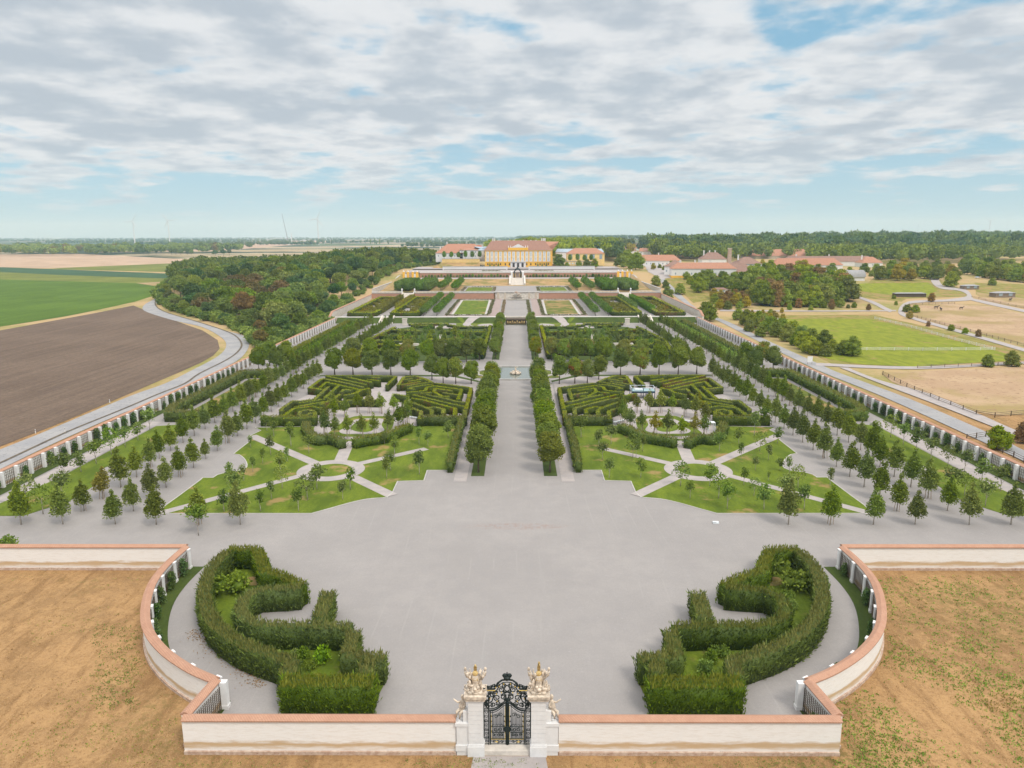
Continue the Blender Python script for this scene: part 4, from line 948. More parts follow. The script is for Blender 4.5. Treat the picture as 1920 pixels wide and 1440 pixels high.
for s in (1, -1):
    for row, xr in (('inner', 63.4), ('outer', 71.8)):
        k = 0; y = 107.7
        while y < 371:
            k += 1
            x = xr+(1.6*ss(134, 146, y) if row == 'outer' else 0)
            if 229 < y < 259 and row == 'inner' and not (229 < y < 232): y += 5.75; continue
            sc_ = rng.uniform(0.86, 1.12)*(0.93 if y > 240 else 1); yel = (s == -1 and row == 'outer' and k == 3)
            stump = (s == -1 and row == 'inner' and k == 7)
            stk = STK if rng.random() < 0.22 or yel else None
            lab = f'conical young linden, {nth(k)} from the front in the {row} row of the {SD[s]} avenue'
            if yel: lab = 'yellowing staked linden near the front of the left outer avenue row'
            if stump: lab = 'spindly nearly bare young linden in the left inner avenue row'
            (LY if yel else LI).put(k*3+int(s > 0), s*x, y+rng.uniform(-.15, .15), 0, lab, 'tree', 'young lindens of the side avenues', sc_*(0.6 if stump else 1), stakes=stk)
            y += 5.75*(1 if y < 250 else 1.0)
    for j, x in enumerate((43.4, 50.0, 56.8, 78.4, 84.6)):
        LI.put(j+2, s*x, 107.7, 0, f'conical linden in the front cross row on the {SD[s]}, {nth(j+1)} from the middle', 'tree', 'lindens of the front cross rows', rng.uniform(0.92, 1.08), stakes=STK if (j in (1,)) else None)
# ------------------------------------------------------------------ big round chestnuts
cv = []
for i, (mt_, r) in enumerate((('chest', 2.6), ('chest', 2.5), ('chest', 2.7), ('chest', 2.45), ('lime', 2.5))):
    b = [(0, 0, 5.2, r*.90, r*.90, 3.1), (0, 0, 4.3, r*.94, r*.94, 2.1)]
    for k in range(26):
        z = 2.4+5.4*((k*.618+rng.uniform(-.05, .05)) % 1); a = k*2.4+rng.uniform(-.3, .3); f_ = (z-5.0)/3.25; rr = r*math.sqrt(max(.05, 1-f_*f_))*0.80; b.append((rr*math.cos(a), rr*math.sin(a), z, 0.72, 0.72, 0.66))
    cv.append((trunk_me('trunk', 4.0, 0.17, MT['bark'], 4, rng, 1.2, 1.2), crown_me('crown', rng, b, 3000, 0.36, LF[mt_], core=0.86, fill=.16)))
CH = Kind('chestnut_tree', cv)
for s in (1, -1):
    ys = np.linspace(133.2, 217, 12)
    for k, y in enumerate(ys):
        v = 4 if (s > 0 and k == 0) or (s < 0 and k == 10) else k % 4
        CH.put(v, s*6.95+rng.uniform(-.1, .1), y, 0, f'round clipped chestnut on the {SD[s]} of the near avenue, {nth(k+1)} from the front', 'tree', 'clipped chestnuts of the near central avenue', rng.uniform(.95, 1.05) if y < 200 else rng.uniform(.86, .95))
    ys = np.linspace(263.5, 357, 13)
    for k, y in enumerate(ys):
        v = 4 if (s > 0 and k == 0) else k % 4
        CH.put(v, s*7.5+rng.uniform(-.1, .1), y, 0, f'round clipped chestnut on the {SD[s]} of the far avenue, {nth(k+1)} from the fountain', 'tree', 'clipped chestnuts of the far central avenue', rng.uniform(0.84, 0.94))
def v7(x, y): return U(x/7.385+1000, y/7.385+590)
frontrow = [v7(360, 958), v7(573, 955), v7(748, 950), v7(905, 900)]+[U(x, y) for x, y in ((1163.5, 703.5), (1200, 702.5), (1235.5, 702), (1271.5, 702), (1306, 701.5))]
backrow = [v7(255, 630), v7(433, 655), v7(618, 665)]+[(a, b) for a, b in ((22.5, 259.5), (27.0, 256.5), (31.5, 254.5), (38.5, 254), (45.0, 254), (51.5, 254), (58, 254))]
for s in (1, -1):
    for k, (x, y) in enumerate(frontrow):
        v = (k*3+(s > 0)) % 4
        if s < 0 and k == 7: v = 4
        CH.put(v, s*x, y, 0, f'round-headed chestnut in the crescent row before the {SD[s]} fountain path, {nth(k+1)} from the basin', 'tree', 'round chestnuts around the fountain square', rng.uniform(1.0, 1.12) if 3 < k else rng.uniform(.88, .98))
    for k, (x, y) in enumerate(backrow):
        v = 4 if (s > 0 and k == 0) or k == 6 else (k*5+(s > 0)) % 4
        CH.put(v, s*x, y, 0, f'round-headed chestnut in the rear crescent row on the {SD[s]}, {nth(k+1)} from the basin', 'tree', 'round chestnuts around the fountain square', rng.uniform(0.95, 1.08))
    for k, (x, y) in enumerate(((80.0, 238), (86, 238), (80, 249), (86.5, 250))):
        CH.put(k+(s > 0), s*x, y, 0, f'round chestnut by the {SD[s]} side gate, {("near inner", "near outer", "far inner", "far outer")[k]} one of four', 'tree', 'chestnuts by the side gates', 1.0)
# ------------------------------------------------------------------ small trees on the front lawns
sv = []
for i in range(7):
    r = (1.0, 1.25, 0.85, 1.5, 1.2, 1.35, .8)[i]; z0, z1 = (1.2, 3.9) if i != 3 else (1.4, 4.4); b = []
    if i == 2: z1 = 4.2
    for k in range(9):
        a = rng.uniform(0, 6.28); f = rng.random(); z = z0+0.4+(z1-z0-0.7)*f; rr = r*math.sin(math.pi*(0.2+0.7*f))*rng.uniform(.3, .75)
        b.append((rr*math.cos(a), rr*math.sin(a), z, 0.52*r, 0.52*r, 0.5))
    b.append((0, 0, (z0+z1)/2, r*0.6, r*0.6, (z1-z0)*0.42))
    sv.append((trunk_me('trunk', 2.2, 0.06, MT['palebark'], 4, rng, 0.7, 1.0), crown_me('crown', rng, b, 520 if i != 6 else 260, 0.30, LF['lawn'], core=0.45 if i != 5 else 0.0)))
LT = Kind('young_tree', sv)
right_t = [(z3, p, v, q) for p, v, q in [((487, 540), 0, 1), ((690, 535), 1, .95), ((945, 590), 5, 1.15), ((1007, 668), 0, .85), ((1133, 590), 1, 1.1), ((1190, 668), 5, 1.1), ((1247, 735), 3, 1.05), ((1335, 420), 2, .8), ((1510, 425), 2, .8), ((1428, 490), 0, .75), ((1585, 490), 1, .7), ((1352, 582), 0, .8), ((1417, 655), 5, .85), ((1482, 740), 1, 1.15), ((1740, 740), 0, 1.05), ((1455, 365), 5, 1.1), ((1570, 315), 1, .9), ((1320, 320), 1, 1), ((1195, 370), 3, .95), ((702, 365), 0, .9), ((640, 410), 5, 1.2), ((500, 320), 3, 1.1), ((307, 275), 3, 1.15), ((445, 420), 3, .9), ((420, 345), 0, 1), ((1510, 555), 6, .5), ((1620, 690), 3, 1.15), ((1700, 600), 5, 1.0), ((1645, 505), 6, .9), ((1905, 588), 2, .8), ((1420, 265), 2, 1.3), ((1485, 200), 3, 1.1), ((660, 405), 0, .9)]]
left_t = [((240, 340), 6, .7), ((370, 390), 0, 1), ((318, 443), 2, .7), ((255, 498), 2, .75), ((197, 555), 6, .85), ((432, 500), 1, 1.1), ((478, 430), 2, .7), ((443, 605), 5, 1), ((375, 670), 2, .8), ((305, 752), 6, 1), ((548, 752), 0, 1), ((607, 678), 5, 1.2), ((667, 610), 1, 1.2), ((882, 610), 6, 1.2), ((833, 678), 0, .85), ((1115, 540), 0, 1), ((1140, 490), 3, .85), ((1325, 515), 0, 1.1), ((1165, 385), 1, 1), ((1380, 340), 3, .85), ((1322, 320), 0, .95), ((1510, 280), 1, 1.05), ((615, 380), 3, 1), ((500, 335), 2, 1.25), ((390, 270), 3, .9), ((345, 235), 3, .9), ((140, 690), 3, 1.3), ((70, 755), 1, .95), ((105, 560), 0, .9), ((-95, 905), 3, 1.2), ((1100, 320), 1, .7)]
def near_name(x, y):
    d = math.dist((abs(x), y), RC)
    if d < 7: return 'at the round path'
    if y > 158: return 'beside the hedged play circle'
    if y < RC[1] and abs(x) > RC[0]-12: return 'on the front lawn wedge'
    return 'on the inner lawn' if abs(x) < RC[0] else 'on the outer lawn'
pos = []
for f, p, v, q in right_t: pos.append((1, *f(*p), v, q))
for p, v, q in left_t: pos.append((-1, *U(p[0]/3.4286+400, p[1]/3.4286+740), v, q))
for s, pl in ((-1, [(195, 780), (460, 628), (585, 560), (695, 500), (803, 435), (903, 380), (995, 330), (1080, 262), (312, 860), (455, 778)]), (1, None)):
    for k, p in enumerate(pl or [(960, 460), (1050, 515), (1145, 560), (1250, 625), (1370, 670), (1490, 715), (1615, 785), (1750, 850), (1490, 880), (1640, 960), (860, 470), (1400, 870)]):
        x, y = U(p[0]/3.84, p[1]/3.84+740) if s < 0 else r2(*p)
        pos.append((s, x, y, (5, 3, 1, 3)[k % 4], rng.uniform(1.0, 1.35)))
cnt = {}
kinds_w = ['round', 'leafy', 'slim', 'broad', 'bushy', 'open-crowned', 'thin']
pos.sort(key=lambda t: (t[0], t[2]))
for s, x, y, v, q in pos:
    wh = near_name(x, y) if abs(x) < 62 else 'by the boundary wall'
    key = (s, wh); cnt[key] = cnt.get(key, 0)+1
    LT.put(v, x, y, 0.05, f'{kinds_w[v]} young tree {wh}, {nth(cnt[key])} from the front, {SD[s]}', 'tree', 'young trees on the front lawns', q*1.0)
# trees in the play circle, staked
pv = [(trunk_me('trunk', 2.4, 0.07, MT['palebark'], 3, rng, .5, .8), crown_me('crown', rng, egg(rng, 1.9, 5.3, 1.25, 3, 0.5)+[(rng.uniform(-.9, .9), rng.uniform(-.9, .9), rng.uniform(2.4, 4), .6, .6, .5) for _ in range(6)], 900, 0.32, LF[m_], core=0.55)) for m_ in ('linden', 'lawn', 'linden', 'park', 'yellow')]
PT = Kind('plane_tree', pv)
ptr = [((380, 300), 0), ((525, 350), 4), ((668, 355), 0), ((828, 375), 3), ((975, 350), 4), ((1085, 345), 1), ((200, 235), 1), ((255, 270), 0), ((320, 90), 3), ((460, 92), 3), ((590, 90), 3), ((725, 85), 3), ((865, 130), 1), ((985, 160), 3), ((1090, 240), 3), ((160, 200), 1), ((150, 130), 3), ((1000, 120), 4)]
for s in (1, -1):
    for k, (p, v) in enumerate(ptr):
        x, y = z6(*p)
        PT.put((v if s > 0 or v != 4 else 0), s*x, y, 0.1, f'staked young plane tree in the {SD[s]} play circle, {nth(k+1)} counting round from the lawn', 'tree', 'staked trees of the play circles', rng.uniform(.9, 1.08), stakes=STK)
# ------------------------------------------------------------------ hedges round the play circle and side strips
def hh(label, pts, w=1.6, z1=1.9, mat='hedge', dens=12, leaf=0.42, sides=(1, -1), grp='loose hedges by the play circles'):
    for s in sides:
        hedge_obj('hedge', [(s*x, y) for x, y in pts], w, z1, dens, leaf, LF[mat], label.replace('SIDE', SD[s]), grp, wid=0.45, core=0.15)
hh('dark bulging hedge curving along the inner front of the SIDE play circle', spl([z6(760, 420, 1.2), z6(640, 395, 1.2), z6(500, 375, 1.2), z6(380, 350, 1.2), z6(250, 290, 1.2), z6(130, 245, 1.2)], 4), 1.9, 2.0)
hh('dark bulging hedge curving along the outer front of the SIDE play circle', spl([z6(890, 430, 1.2), z6(960, 390, 1.2), z6(1060, 370, 1.2), z6(1180, 380, 1.2), z6(1290, 300, 1.2), z6(1300, 220, 1.2)], 4), 1.9, 2.0)
hh('straight dark hedge below the inner part of the SIDE maze', [(13.0, 168.5), (22.5, 168.5)], 1.8, 2.2)
hh('straight dark hedge below the outer part of the SIDE maze', [(48.0, 168.5), (61.0, 168.5)], 1.8, 2.2)
hh('narrow loose hedge between the SIDE lawn and the chestnut walk', [z3(290, 470, 1.0), z3(262, 330, 1.0), z3(235, 230, 1.0), z3(215, 160, 1.0)], 1.3, 2.1)
hh('long dark hedge beside the SIDE boundary wall behind the worn lawn', [(77.5, 173.0), (85.5, 173.0), (87.4, 180), (87.4, 228), (78.5, 229)], 2.3, 2.4, dens=9, leaf=0.5, grp='dark hedges of the side strips')
hh('low shrub hedge edging the SIDE outer avenue row', [(76.8, 176), (76.8, 226)], 1.3, 1.5, dens=9, leaf=0.45, grp='dark hedges of the side strips')
hh('long dark shrub belt beside the far part of the SIDE boundary wall', [(85.3, 258), (85.3, 369)], 2.6, 1.9, dens=5, leaf=0.8, grp='dark hedges of the side strips')
hh('dark inner shrub belt between the far SIDE avenue and the boundary wall', [(79.3, 259), (79.3, 369)], 3.0, 2.0, 'shrub', 5, 0.8, grp='dark hedges of the side strips')
# ------------------------------------------------------------------ mazes
def m1(x, y): return U(x/10.105+1040, y/10.105+700, 1.9)
def m2(x, y): return U(x/9.6+1220, y/9.6+700, 1.9)
mz = [
 ([m1(85, 275), m1(160, 630), m1(175, 680)], 'straight wall along the chestnut walk'),
 ([m1(85, 275), m1(300, 245), m1(500, 215), m1(780, 185)], 'front wall facing the basin path'),
 ([m1(265, 305), m1(330, 500)], 'short wall at the inner corner'),
 ([m1(265, 305), m1(500, 275), m1(780, 235), m1(920, 262), m1(950, 320), m1(1030, 335), m1(1310, 360)], 'long kinked wall behind the inner corner'),
 ([m1(450, 330), m1(760, 285), m1(790, 350), m1(1040, 380)], 'bent wall in the inner half'),
 ([m1(330, 410), m1(620, 365)], 'short straight wall in the inner half'),
 ([m1(490, 440), m1(640, 435), m1(790, 350)], 'forked wall in the inner half'),
 ([m1(175, 550), m1(350, 535), m1(640, 460), m1(920, 405)], 'diagonal wall above the inner passage'),
 ([m1(160, 640), m1(400, 590), m1(700, 520), m1(1180, 405)], 'longest diagonal wall of the inner half'),
 ([m1(380, 800), m1(375, 665), m1(700, 580), m1(1000, 500), m1(1210, 470)], 'diagonal wall with a return at the lower end'),
 ([m1(600, 760), m1(590, 685), m1(760, 635), m1(920, 655)], 'short hooked wall at the lower edge'),
 ([m1(830, 800), m1(820, 700), m1(1000, 620), m1(1210, 545)], 'lower diagonal wall beside the play circle'),
 ([m1(1050, 860), m1(1020, 720), m1(1210, 650)], 'corner wall touching the play circle'),
 ([m1(195, 850), m1(190, 700)], 'stub at the lower inner corner'),
 ([m1(200, 865), m1(620, 800), m1(1090, 865)], 'lower edge wall'),
 ([m1(970, 100), m1(1150, 50), m1(1360, 60), m1(1470, 220)], 'peaked wall by the middle entrance'),
 ([m1(820, 170), m1(970, 100), m1(1280, 150)], 'slanting wall left of the middle entrance'),
 ([m1(820, 210), m1(1000, 225), m1(1200, 262), m1(1270, 290), m1(1150, 300)], 'curled wall in the middle'),
 ([m1(840, 165), m1(1100, 200), m1(1310, 240)], 'thin slanting wall in the middle'),
 ([m1(1040, 155), m1(1420, 212)], 'wall closing the middle entrance'),
 ([m1(1200, 95), m1(1400, 120)], 'short stub by the middle entrance'),
 ([m1(1310, 430), m1(1540, 385)], 'short wall beside the wooden platform'),
 ([m1(1520, 55), m1(1690, 220)], 'slanting wall right of the middle entrance'),
 ([m1(1520, 55), m2(300, 35), m2(990, 35)], 'long back wall of the outer half'),
 ([m2(0, 75), m2(150, 65)], 'stub behind the back wall'),
 ([m2(0, 135), m2(120, 120), m2(230, 100)], 'short wall near the middle entrance'),
 ([m2(140, 160), m2(600, 60)], 'diagonal wall, innermost of the outer half'),
 ([m2(240, 198), m2(560, 130), m2(960, 45)], 'second diagonal wall of the outer half'),
 ([m2(290, 248), m2(640, 165), m2(1050, 85)], 'third diagonal wall of the outer half'),
 ([m2(340, 298), m2(730, 205), m2(980, 150), m2(1080, 250)], 'fourth diagonal wall with a bent end'),
 ([m2(1050, 88), m2(1280, 255), m2(1170, 265), m2(1020, 290)], 'outer corner wall towards the avenue'),
 ([m2(740, 205), m2(950, 400), m2(990, 440)], 'cross wall in the outer half'),
 ([m2(930, 235), m2(1190, 470)], 'second cross wall in the outer half'),
 ([m2(180, 265), m2(340, 298), m2(430, 350), m2(640, 390)], 'curved wall behind the play circle trees'),
 ([m2(510, 300), m2(650, 285), m2(700, 330)], 'short arched wall in the outer half'),
 ([m2(720, 370), m2(870, 480), m2(1070, 555)], 'wall bending towards the play circle'),
 ([m2(990, 455), m2(1200, 490), m2(1470, 530)], 'upper wall of the outer tongue'),
 ([m2(940, 500), m2(1230, 545), m2(1530, 600)], 'second wall of the outer tongue'),
 ([m2(1190, 460), m2(1430, 490), m2(1580, 490), m2(1780, 640), m2(1770, 680)], 'outer edge wall of the tongue'),
 ([m2(1030, 620), m2(1230, 590), m2(1560, 630), m2(1740, 770)], 'third wall of the outer tongue'),
 ([m2(1170, 680), m2(1280, 650), m2(1430, 680), m2(1460, 740), m2(1340, 765), m2(1230, 700)], 'ring-shaped wall at the tongue'),
 ([m2(1160, 690), m2(1170, 800), m2(1400, 805), m2(1740, 810)], 'lower edge wall of the tongue'),
 ([m2(0, 480), m2(300, 470), m2(560, 480), m2(780, 520)], 'low wall behind the bench'),
]
for s in (1, -1):
    for p, lb in mz:
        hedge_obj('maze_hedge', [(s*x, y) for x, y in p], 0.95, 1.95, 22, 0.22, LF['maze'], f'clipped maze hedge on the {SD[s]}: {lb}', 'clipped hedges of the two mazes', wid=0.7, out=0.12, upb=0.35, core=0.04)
# grass margin round the maze front
for s in (1, -1):
    sheet('lawn', [(s*x, y) for x, y in [(11.6, 220.5), (20.5, 229.5), (36, 230.6), (36, 231.8), (62, 231.8), (62, 230.7), (64, 230.7), (64, 232.4), (24, 232.4), (18.5, 230.5), (11.2, 222.5)]], MT['strip'], 0.05, thick=0.06)
# wooden platform in the right maze
pf = empty('viewing_platform', 'white and dark blue viewing platform standing in the right maze', 'platform', (m1(1660, 330)[0], m1(1660, 330)[1], 0))
MB().box(-3.3, 3.3, -1.8, 1.8, 2.0, 2.2).build('deck', MT['deck'], pf)
m = MB()
for x in (-3.2, 0, 3.2):
    for y in (-1.7, 1.7): m.box(x-.08, x+.08, y-.08, y+.08, 0, 3.2)
m.box(-3.3, 3.3, -1.84, -1.78, 1.6, 2.1); m.build('frame', MT['navy'], pf)
m = MB()
for x in (-3.25, 3.25): m.box(x-.05, x+.05, -1.8, 1.8, 3.05, 3.2); m.box(x-.04, x+.04, -1.7, 1.7, 2.2, 3.0) if x < 0 else None
for y in (-1.75, 1.75): m.box(-3.2, 3.2, y-.04, y+.04, 3.05, 3.15)
m.box(-2.2, 0.0, -0.9, 0.4, 2.25, 2.5); m.build('railing', MT['steel'], pf)
m = MB().box(0.4, 2.6, -3.2, -1.8, 0.0, 0.15)
for k in range(9): m.box(0.4, 1.6, -1.8-k*0.22, -1.6-k*0.22, 1.9-k*0.22, 2.0-k*0.22)
m.build('stair', MT['navy'], pf)
for s, p, lb, rz in ((1, (1205, 770, m1), 'long white bench at the left edge of the right play circle', 0.7), (1, (720, 730, m2), 'long white bench under the trees behind the right play circle', -0.35), (-1, (890, 700, None), 'white curved bench behind the left play circle', -0.5)):
    x, y = p[2](p[0], p[1]) if p[2] else U(p[0]/8.727+680, p[1]/8.727+700, 0.5)
    b = empty('bench', lb, 'bench', (x, y-1.5, 0.1), rz); MB().box(-1.9, 1.9, -.25, .25, .42, .5).build('seat', MT['steel'], b)
    for k in (-1.6, 0, 1.6): MB().box(k-.07, k+.07, -.2, .2, 0, .42).build('leg', MT['steel'], b)
m = empty('play_frame', 'white arched play frame at the right edge of the right play circle', 'frame', (*z6(1165, 300), 0.1)); mm = MB()
for x in (-.7, .7): mm.bar((x, 0, 0), (x, 0, 2.0), .09); mm.bar((x, 1.2, 0), (x, 1.2, 2.0), .09)
mm.box(-.8, .8, -.1, 1.3, 2.0, 2.15); mm.build('arch', MT['steel'], m)
m = tag(MB().box(-.45, .45, -.3, .3, 0.0, .25).box(-.4, 0, -.35, -.2, .25, .4).build('paper_sack', MT['steel'], None, False, (*U(1342, 981), 0)), 'small white bundle lying on the gravel front right', 'bundle')
x, y = U(1055, 1406, -.45); mp_ = empty('marker_post', 'thin grey marker post with a small plate right of the gate, before the wall', 'post', (x, y, -.45)); MB().bar((0, 0, 0), (0, 0, 1.1), .04).build('post', MT['palestone'], mp_); MB().box(-.22, .22, -.03, .03, 1.1, 1.4).build('plate', MT['palestone'], mp_)
x, y = U(18, 1024, 1.0); one('bush', SHB[0], x, y, 0, 'green bush peeping over the far left wall end', 'bush', None, 1.6)
# leaves on the gravel
P = []
for k in range(300):
    x, y = U(340+rng.normal(95, 40)/1, 1225+rng.normal(0, 25)); x = -abs(x)
lx = np.column_stack([rng.uniform(0, 1, 500), rng.normal(0, .5, 500)])
a0, a1 = np.array(U(365, 1180)), np.array(U(500, 1285))
PP = a0+(a1-a0)*lx[:, :1]+np.array([-.8, -.8])*np.abs(lx[:, 1:])*1.2
V, Q, t = leafset(np.column_stack([PP, np.full(500, 0.03)]), nrm(np.column_stack([rng.normal(size=(500, 2)), np.full(500, .1)])), 0.16, 0.12, rng, rng.random(500))
tag(link('fallen_leaves', mesh_np('fallen_leaves', V, Q, LF['russet'], tone=t)), 'scattered brown leaves along the foot of the left hedge', 'leaves', None, 'stuff')
# ------------------------------------------------------------------ second squares: overgrown parterres
def merge(parts):
    """parts: list of (V,Q,t[,mi]) -> one"""
    off = 0; Vs = []; Qs = []; ts = []
    for V, Q, t in parts: Vs.append(V); Qs.append(Q+off); ts.append(t); off += len(V)
    return np.concatenate(Vs), np.concatenate(Qs), np.concatenate(ts)
SH2 = [crown_me('shrub', rng, [(0, 0, 1.0, 1.2, 1.2, 1.1), (rng.normal()*.6, rng.normal()*.6, 1.5, .8, .8, .8), (rng.normal()*.8, rng.normal()*.8, .8, .9, .9, .8)], 230, 0.5, LF[m_], core=0.72) for m_ in ('shrub', 'lawn', 'linden', 'box', 'bright')]
ST2 = [joined_me('small_tree', crown_np(rng, egg(rng, 1.0, 5.0, 1.3, 3, 0.4), 330, 0.5, core=.7), LF[m_], MT['bark'], 2.0, .09) for m_ in ('lawn', 'linden', 'park', 'shrub')]
def inpoly(p, poly):
    x, y = p; c = False
    for i in range(len(poly)):
        (x1, y1), (x2, y2) = poly[i], poly[i-1]
        if (y1 > y) != (y2 > y) and x < (x2-x1)*(y-y1)/(y2-y1)+x1: c = not c
    return c
def scatter(poly, d, n=100000, seed=1, maxn=9999):
    r = random.Random(seed); xs = [p[0] for p in poly]; ys = [p[1] for p in poly]; cell = {}; out = []
    tries = int(min(n, (max(xs)-min(xs))*(max(ys)-min(ys))/d/d*7))
    for _ in range(tries):
        p = (r.uniform(min(xs), max(xs)), r.uniform(min(ys), max(ys)))
        if not inpoly(p, poly): continue
        k = (int(p[0]//d), int(p[1]//d))
        if any(math.dist(p, q) < d for a in (-1, 0, 1) for b in (-1, 0, 1) for q in cell.get((k[0]+a, k[1]+b), ())): continue
        cell.setdefault(k, []).append(p); out.append(p)
        if len(out) >= maxn: break
    return out
par = [(13, 264), (30, 263), (56, 262), (61, 300), (57, 340), (52, 350), (46, 362), (34, 358), (28, 350), (13, 350)]
hl2 = [([(12.3, 263), (12.3, 351)], 'inner edge along the chestnut avenue'), ([(12.3, 351), (27, 350.5), (34, 358)], 'far edge beside the oval drive'),
       ([(34, 363), (54, 363)], 'far edge below the grass bank'), ([(40, 352), (52, 358)], 'slanting far line'), ([(14, 300), (26, 303), (38, 303)], 'arc behind the stone benches'),
       ([(14, 286), (30, 282), (34, 280)], 'inner arc before the stone benches'), ([(40, 282), (56, 290)], 'outer arc before the stone benches'), ([(38, 270), (58, 276)], 'near outer line'),
       ([(14, 272), (32, 270)], 'near inner line'), ([(46, 300), (60, 300)], 'outer middle line'), ([(44, 312), (60, 316)], 'outer far line'), ([(14, 326), (34, 330)], 'inner far line'), ([(44, 330), (58, 336)], 'outer line below the bank'), ([(58, 262), (62.5, 300), (58, 345)], 'outer edge beside the avenue')]
for s in (1, -1):
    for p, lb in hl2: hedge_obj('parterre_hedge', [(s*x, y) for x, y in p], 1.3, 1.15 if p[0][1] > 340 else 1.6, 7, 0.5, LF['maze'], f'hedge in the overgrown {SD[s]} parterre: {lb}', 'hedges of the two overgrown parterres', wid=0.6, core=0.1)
    for k, p in enumerate(scatter(par, 5.4, seed=3+s)):
        if p[1] > 346 and p[0] < 34: continue
        one('shrub', SH2[k % 5], s*p[0], p[1], 0, f'shrub growing in the overgrown {SD[s]} parterre behind the chestnuts', 'shrub', f'shrubs of the {SD[s]} parterre', rng.uniform(.6, 1.0))
    for k, p in enumerate([(18+k*3.1, 303+3*math.sin(k*2.2)) for k in range(13)]+[(22+k*5.5, 318+4*math.sin(k)) for k in range(6)]):
        one('small_tree', ST2[k % 4], s*p[0], p[1], 0, f'small tree in the grove amid the {SD[s]} parterre, {nth(k+1)} counting outwards', 'tree', 'small trees of the two parterres', rng.uniform(.7, 1.0))
    for k in range(6):
        b = tag(MB().box(-1.6, 1.6, -.4, .4, 0, .8).box(-1.3, 1.3, -.3, .3, .8, 1.1).build('stone_bench', MT['palestone'], None, False, (s*(19+k*5.6), 296, 0)), f'pale stone bench in the {SD[s]} parterre, {nth(k+1)} from the avenue', 'bench', 'stone benches of the parterres')
    sm = empty('garden_statue', f'slim pale statue on a pedestal in the middle of the {SD[s]} parterre', 'statue', (s*31.5, 298, 0))
    MB().box(-.8, .8, -.8, .8, 0, 1.4).box(-.6, .6, -.6, .6, 1.4, 1.9).build('pedestal', MT['palestone'], sm)
    MB().tube([(0, 0, 1.9), (.1, 0, 2.8), (0, 0, 3.6), (0, 0, 3.9)], [.35, .4, .36, .14], 8).ell((0, 0, 4.15), (.2, .22, .28)).tube([(.25, 0, 3.5), (.6, -.1, 3.9), (.7, 0, 4.5)], [.12, .1, .06], 5).build('figure', MT['palestone'], sm, True)
    tag(sheet('path', [(s*30.8, 262), (s*32.4, 262), (s*32.4, 281), (s*30.8, 281)], MT['path'], 0.07))
    tag(MB().box(-1.1, 1.1, -.8, .8, 0, 3.0).box(-1.3, 1.3, -1, 1, 3.0, 3.3).build('stone_pier', MT['palestone'], None, False, (s*56.5, 366, 0)), f'square pale stone pier at the far corner of the {SD[s]} parterre', 'pier')
# ------------------------------------------------------------------ fountain basin
bw = sheet('basin_water', bas, MT['water'], 0.10); bw['label'] = 'still water of the fountain basin'
fb = empty('fountain_basin', 'low stone kerb round the polygonal fountain pool', 'basin', (0, 0, 0))
MB().path(bas, 0.55, 0, 0.45, closed=True).build('kerb', MT['kerb'], fb)
for s in (1, -1): sheet('lawn', [(s*11.8, 238.2), (s*13, 237.3), (s*14.5, 227.5), (s*8.7, 226), (s*8.5, 244.5)], MT['lawn_dry'], 0.13)
fs = empty('fountain_statue', 'tawny rock and figure group in the middle of the fountain pool', 'fountain', (0, *[U(966, 702)[1]], 0.1))
m = MB()
for k in range(22):
    a = rng.uniform(0, 6.28); r = rng.uniform(.2, 1.7); m.ell((r*math.cos(a), r*math.sin(a), .25+rng.uniform(0, .5)*(1.8-r)), (.55, .5, .4), 7, 5)
m.build('rocks', MT['stone'], fs, True)
m = MB().tube([(0, 0, .8), (.1, 0, 1.6), (0, 0, 2.1)], [.4, .35, .12], 8).ell((0, 0, 2.35), (.2, .22, .26)).tube([(0, 0, 1.9), (.5, 0, 2.2), (.9, 0, 2.7)], [.14, .1, .05], 5)
for a in range(5): m.tube([(0, 0, .6), (.9*math.cos(a*1.25), .9*math.sin(a*1.25), 1.0), (1.5*math.cos(a*1.25), 1.4*math.sin(a*1.25), .5)], [.25, .25, .12], 6)
m.build('figures', MT['stone'], fs, True)
# ------------------------------------------------------------------ cascade in the grass bank
cs = empty('cascade', 'low dark cascade wall with sculpted masks in the grass bank on the axis', 'fountain', (0, 0, 0))
MB().box(-5.3, 5.3, 369.0, 379.8, 0.0, 2.2).box(-5.7, 5.7, 368.6, 370, 2.2, 2.7).build('wall', MT['darkwood'], cs)
m = MB()
for x in np.linspace(-4.2, 4.2, 8): m.ell((x, 368.7, 1.3+.3*math.sin(x*3)), (.38, .3, .45), 7, 5)
m.box(-4.6, 4.6, 368.4, 369, .6, .8); m.build('masks', MT['gold'], cs)
MB().box(-5.6, 5.6, 379.0, 380.4, 2.3, 2.9).build('ledge', MT['palestone'], cs)
for s in (1, -1): MB().add([(s*5.4, 363.5, 0), (s*6.2, 363.5, 0), (s*6.2, 380, 0), (s*5.4, 380, 0), (s*5.4, 363.5, .7), (s*6.2, 363.5, .7), (s*6.2, 380, 3.3), (s*5.4, 380, 3.3)], [(0, 1, 5, 4), (1, 2, 6, 5), (2, 3, 7, 6), (3, 0, 4, 7), (4, 5, 6, 7)]).build('side_wall', MT['palestone'], cs)
sheet('basin_water', [(-5.4, 362.3), (5.4, 362.3), (5.4, 368.9), (-5.4, 368.9)], MT['murk'], 0.08)
MB().box(-5.9, 5.9, 361.5, 362.2, 0, .45).build('front_kerb', MT['kerb'], cs)
sheet('gravel_ramp', [(-5.6, 379.7), (5.6, 379.7), (5.6, 383), (-5.6, 383)], MT['path'], 2.56)
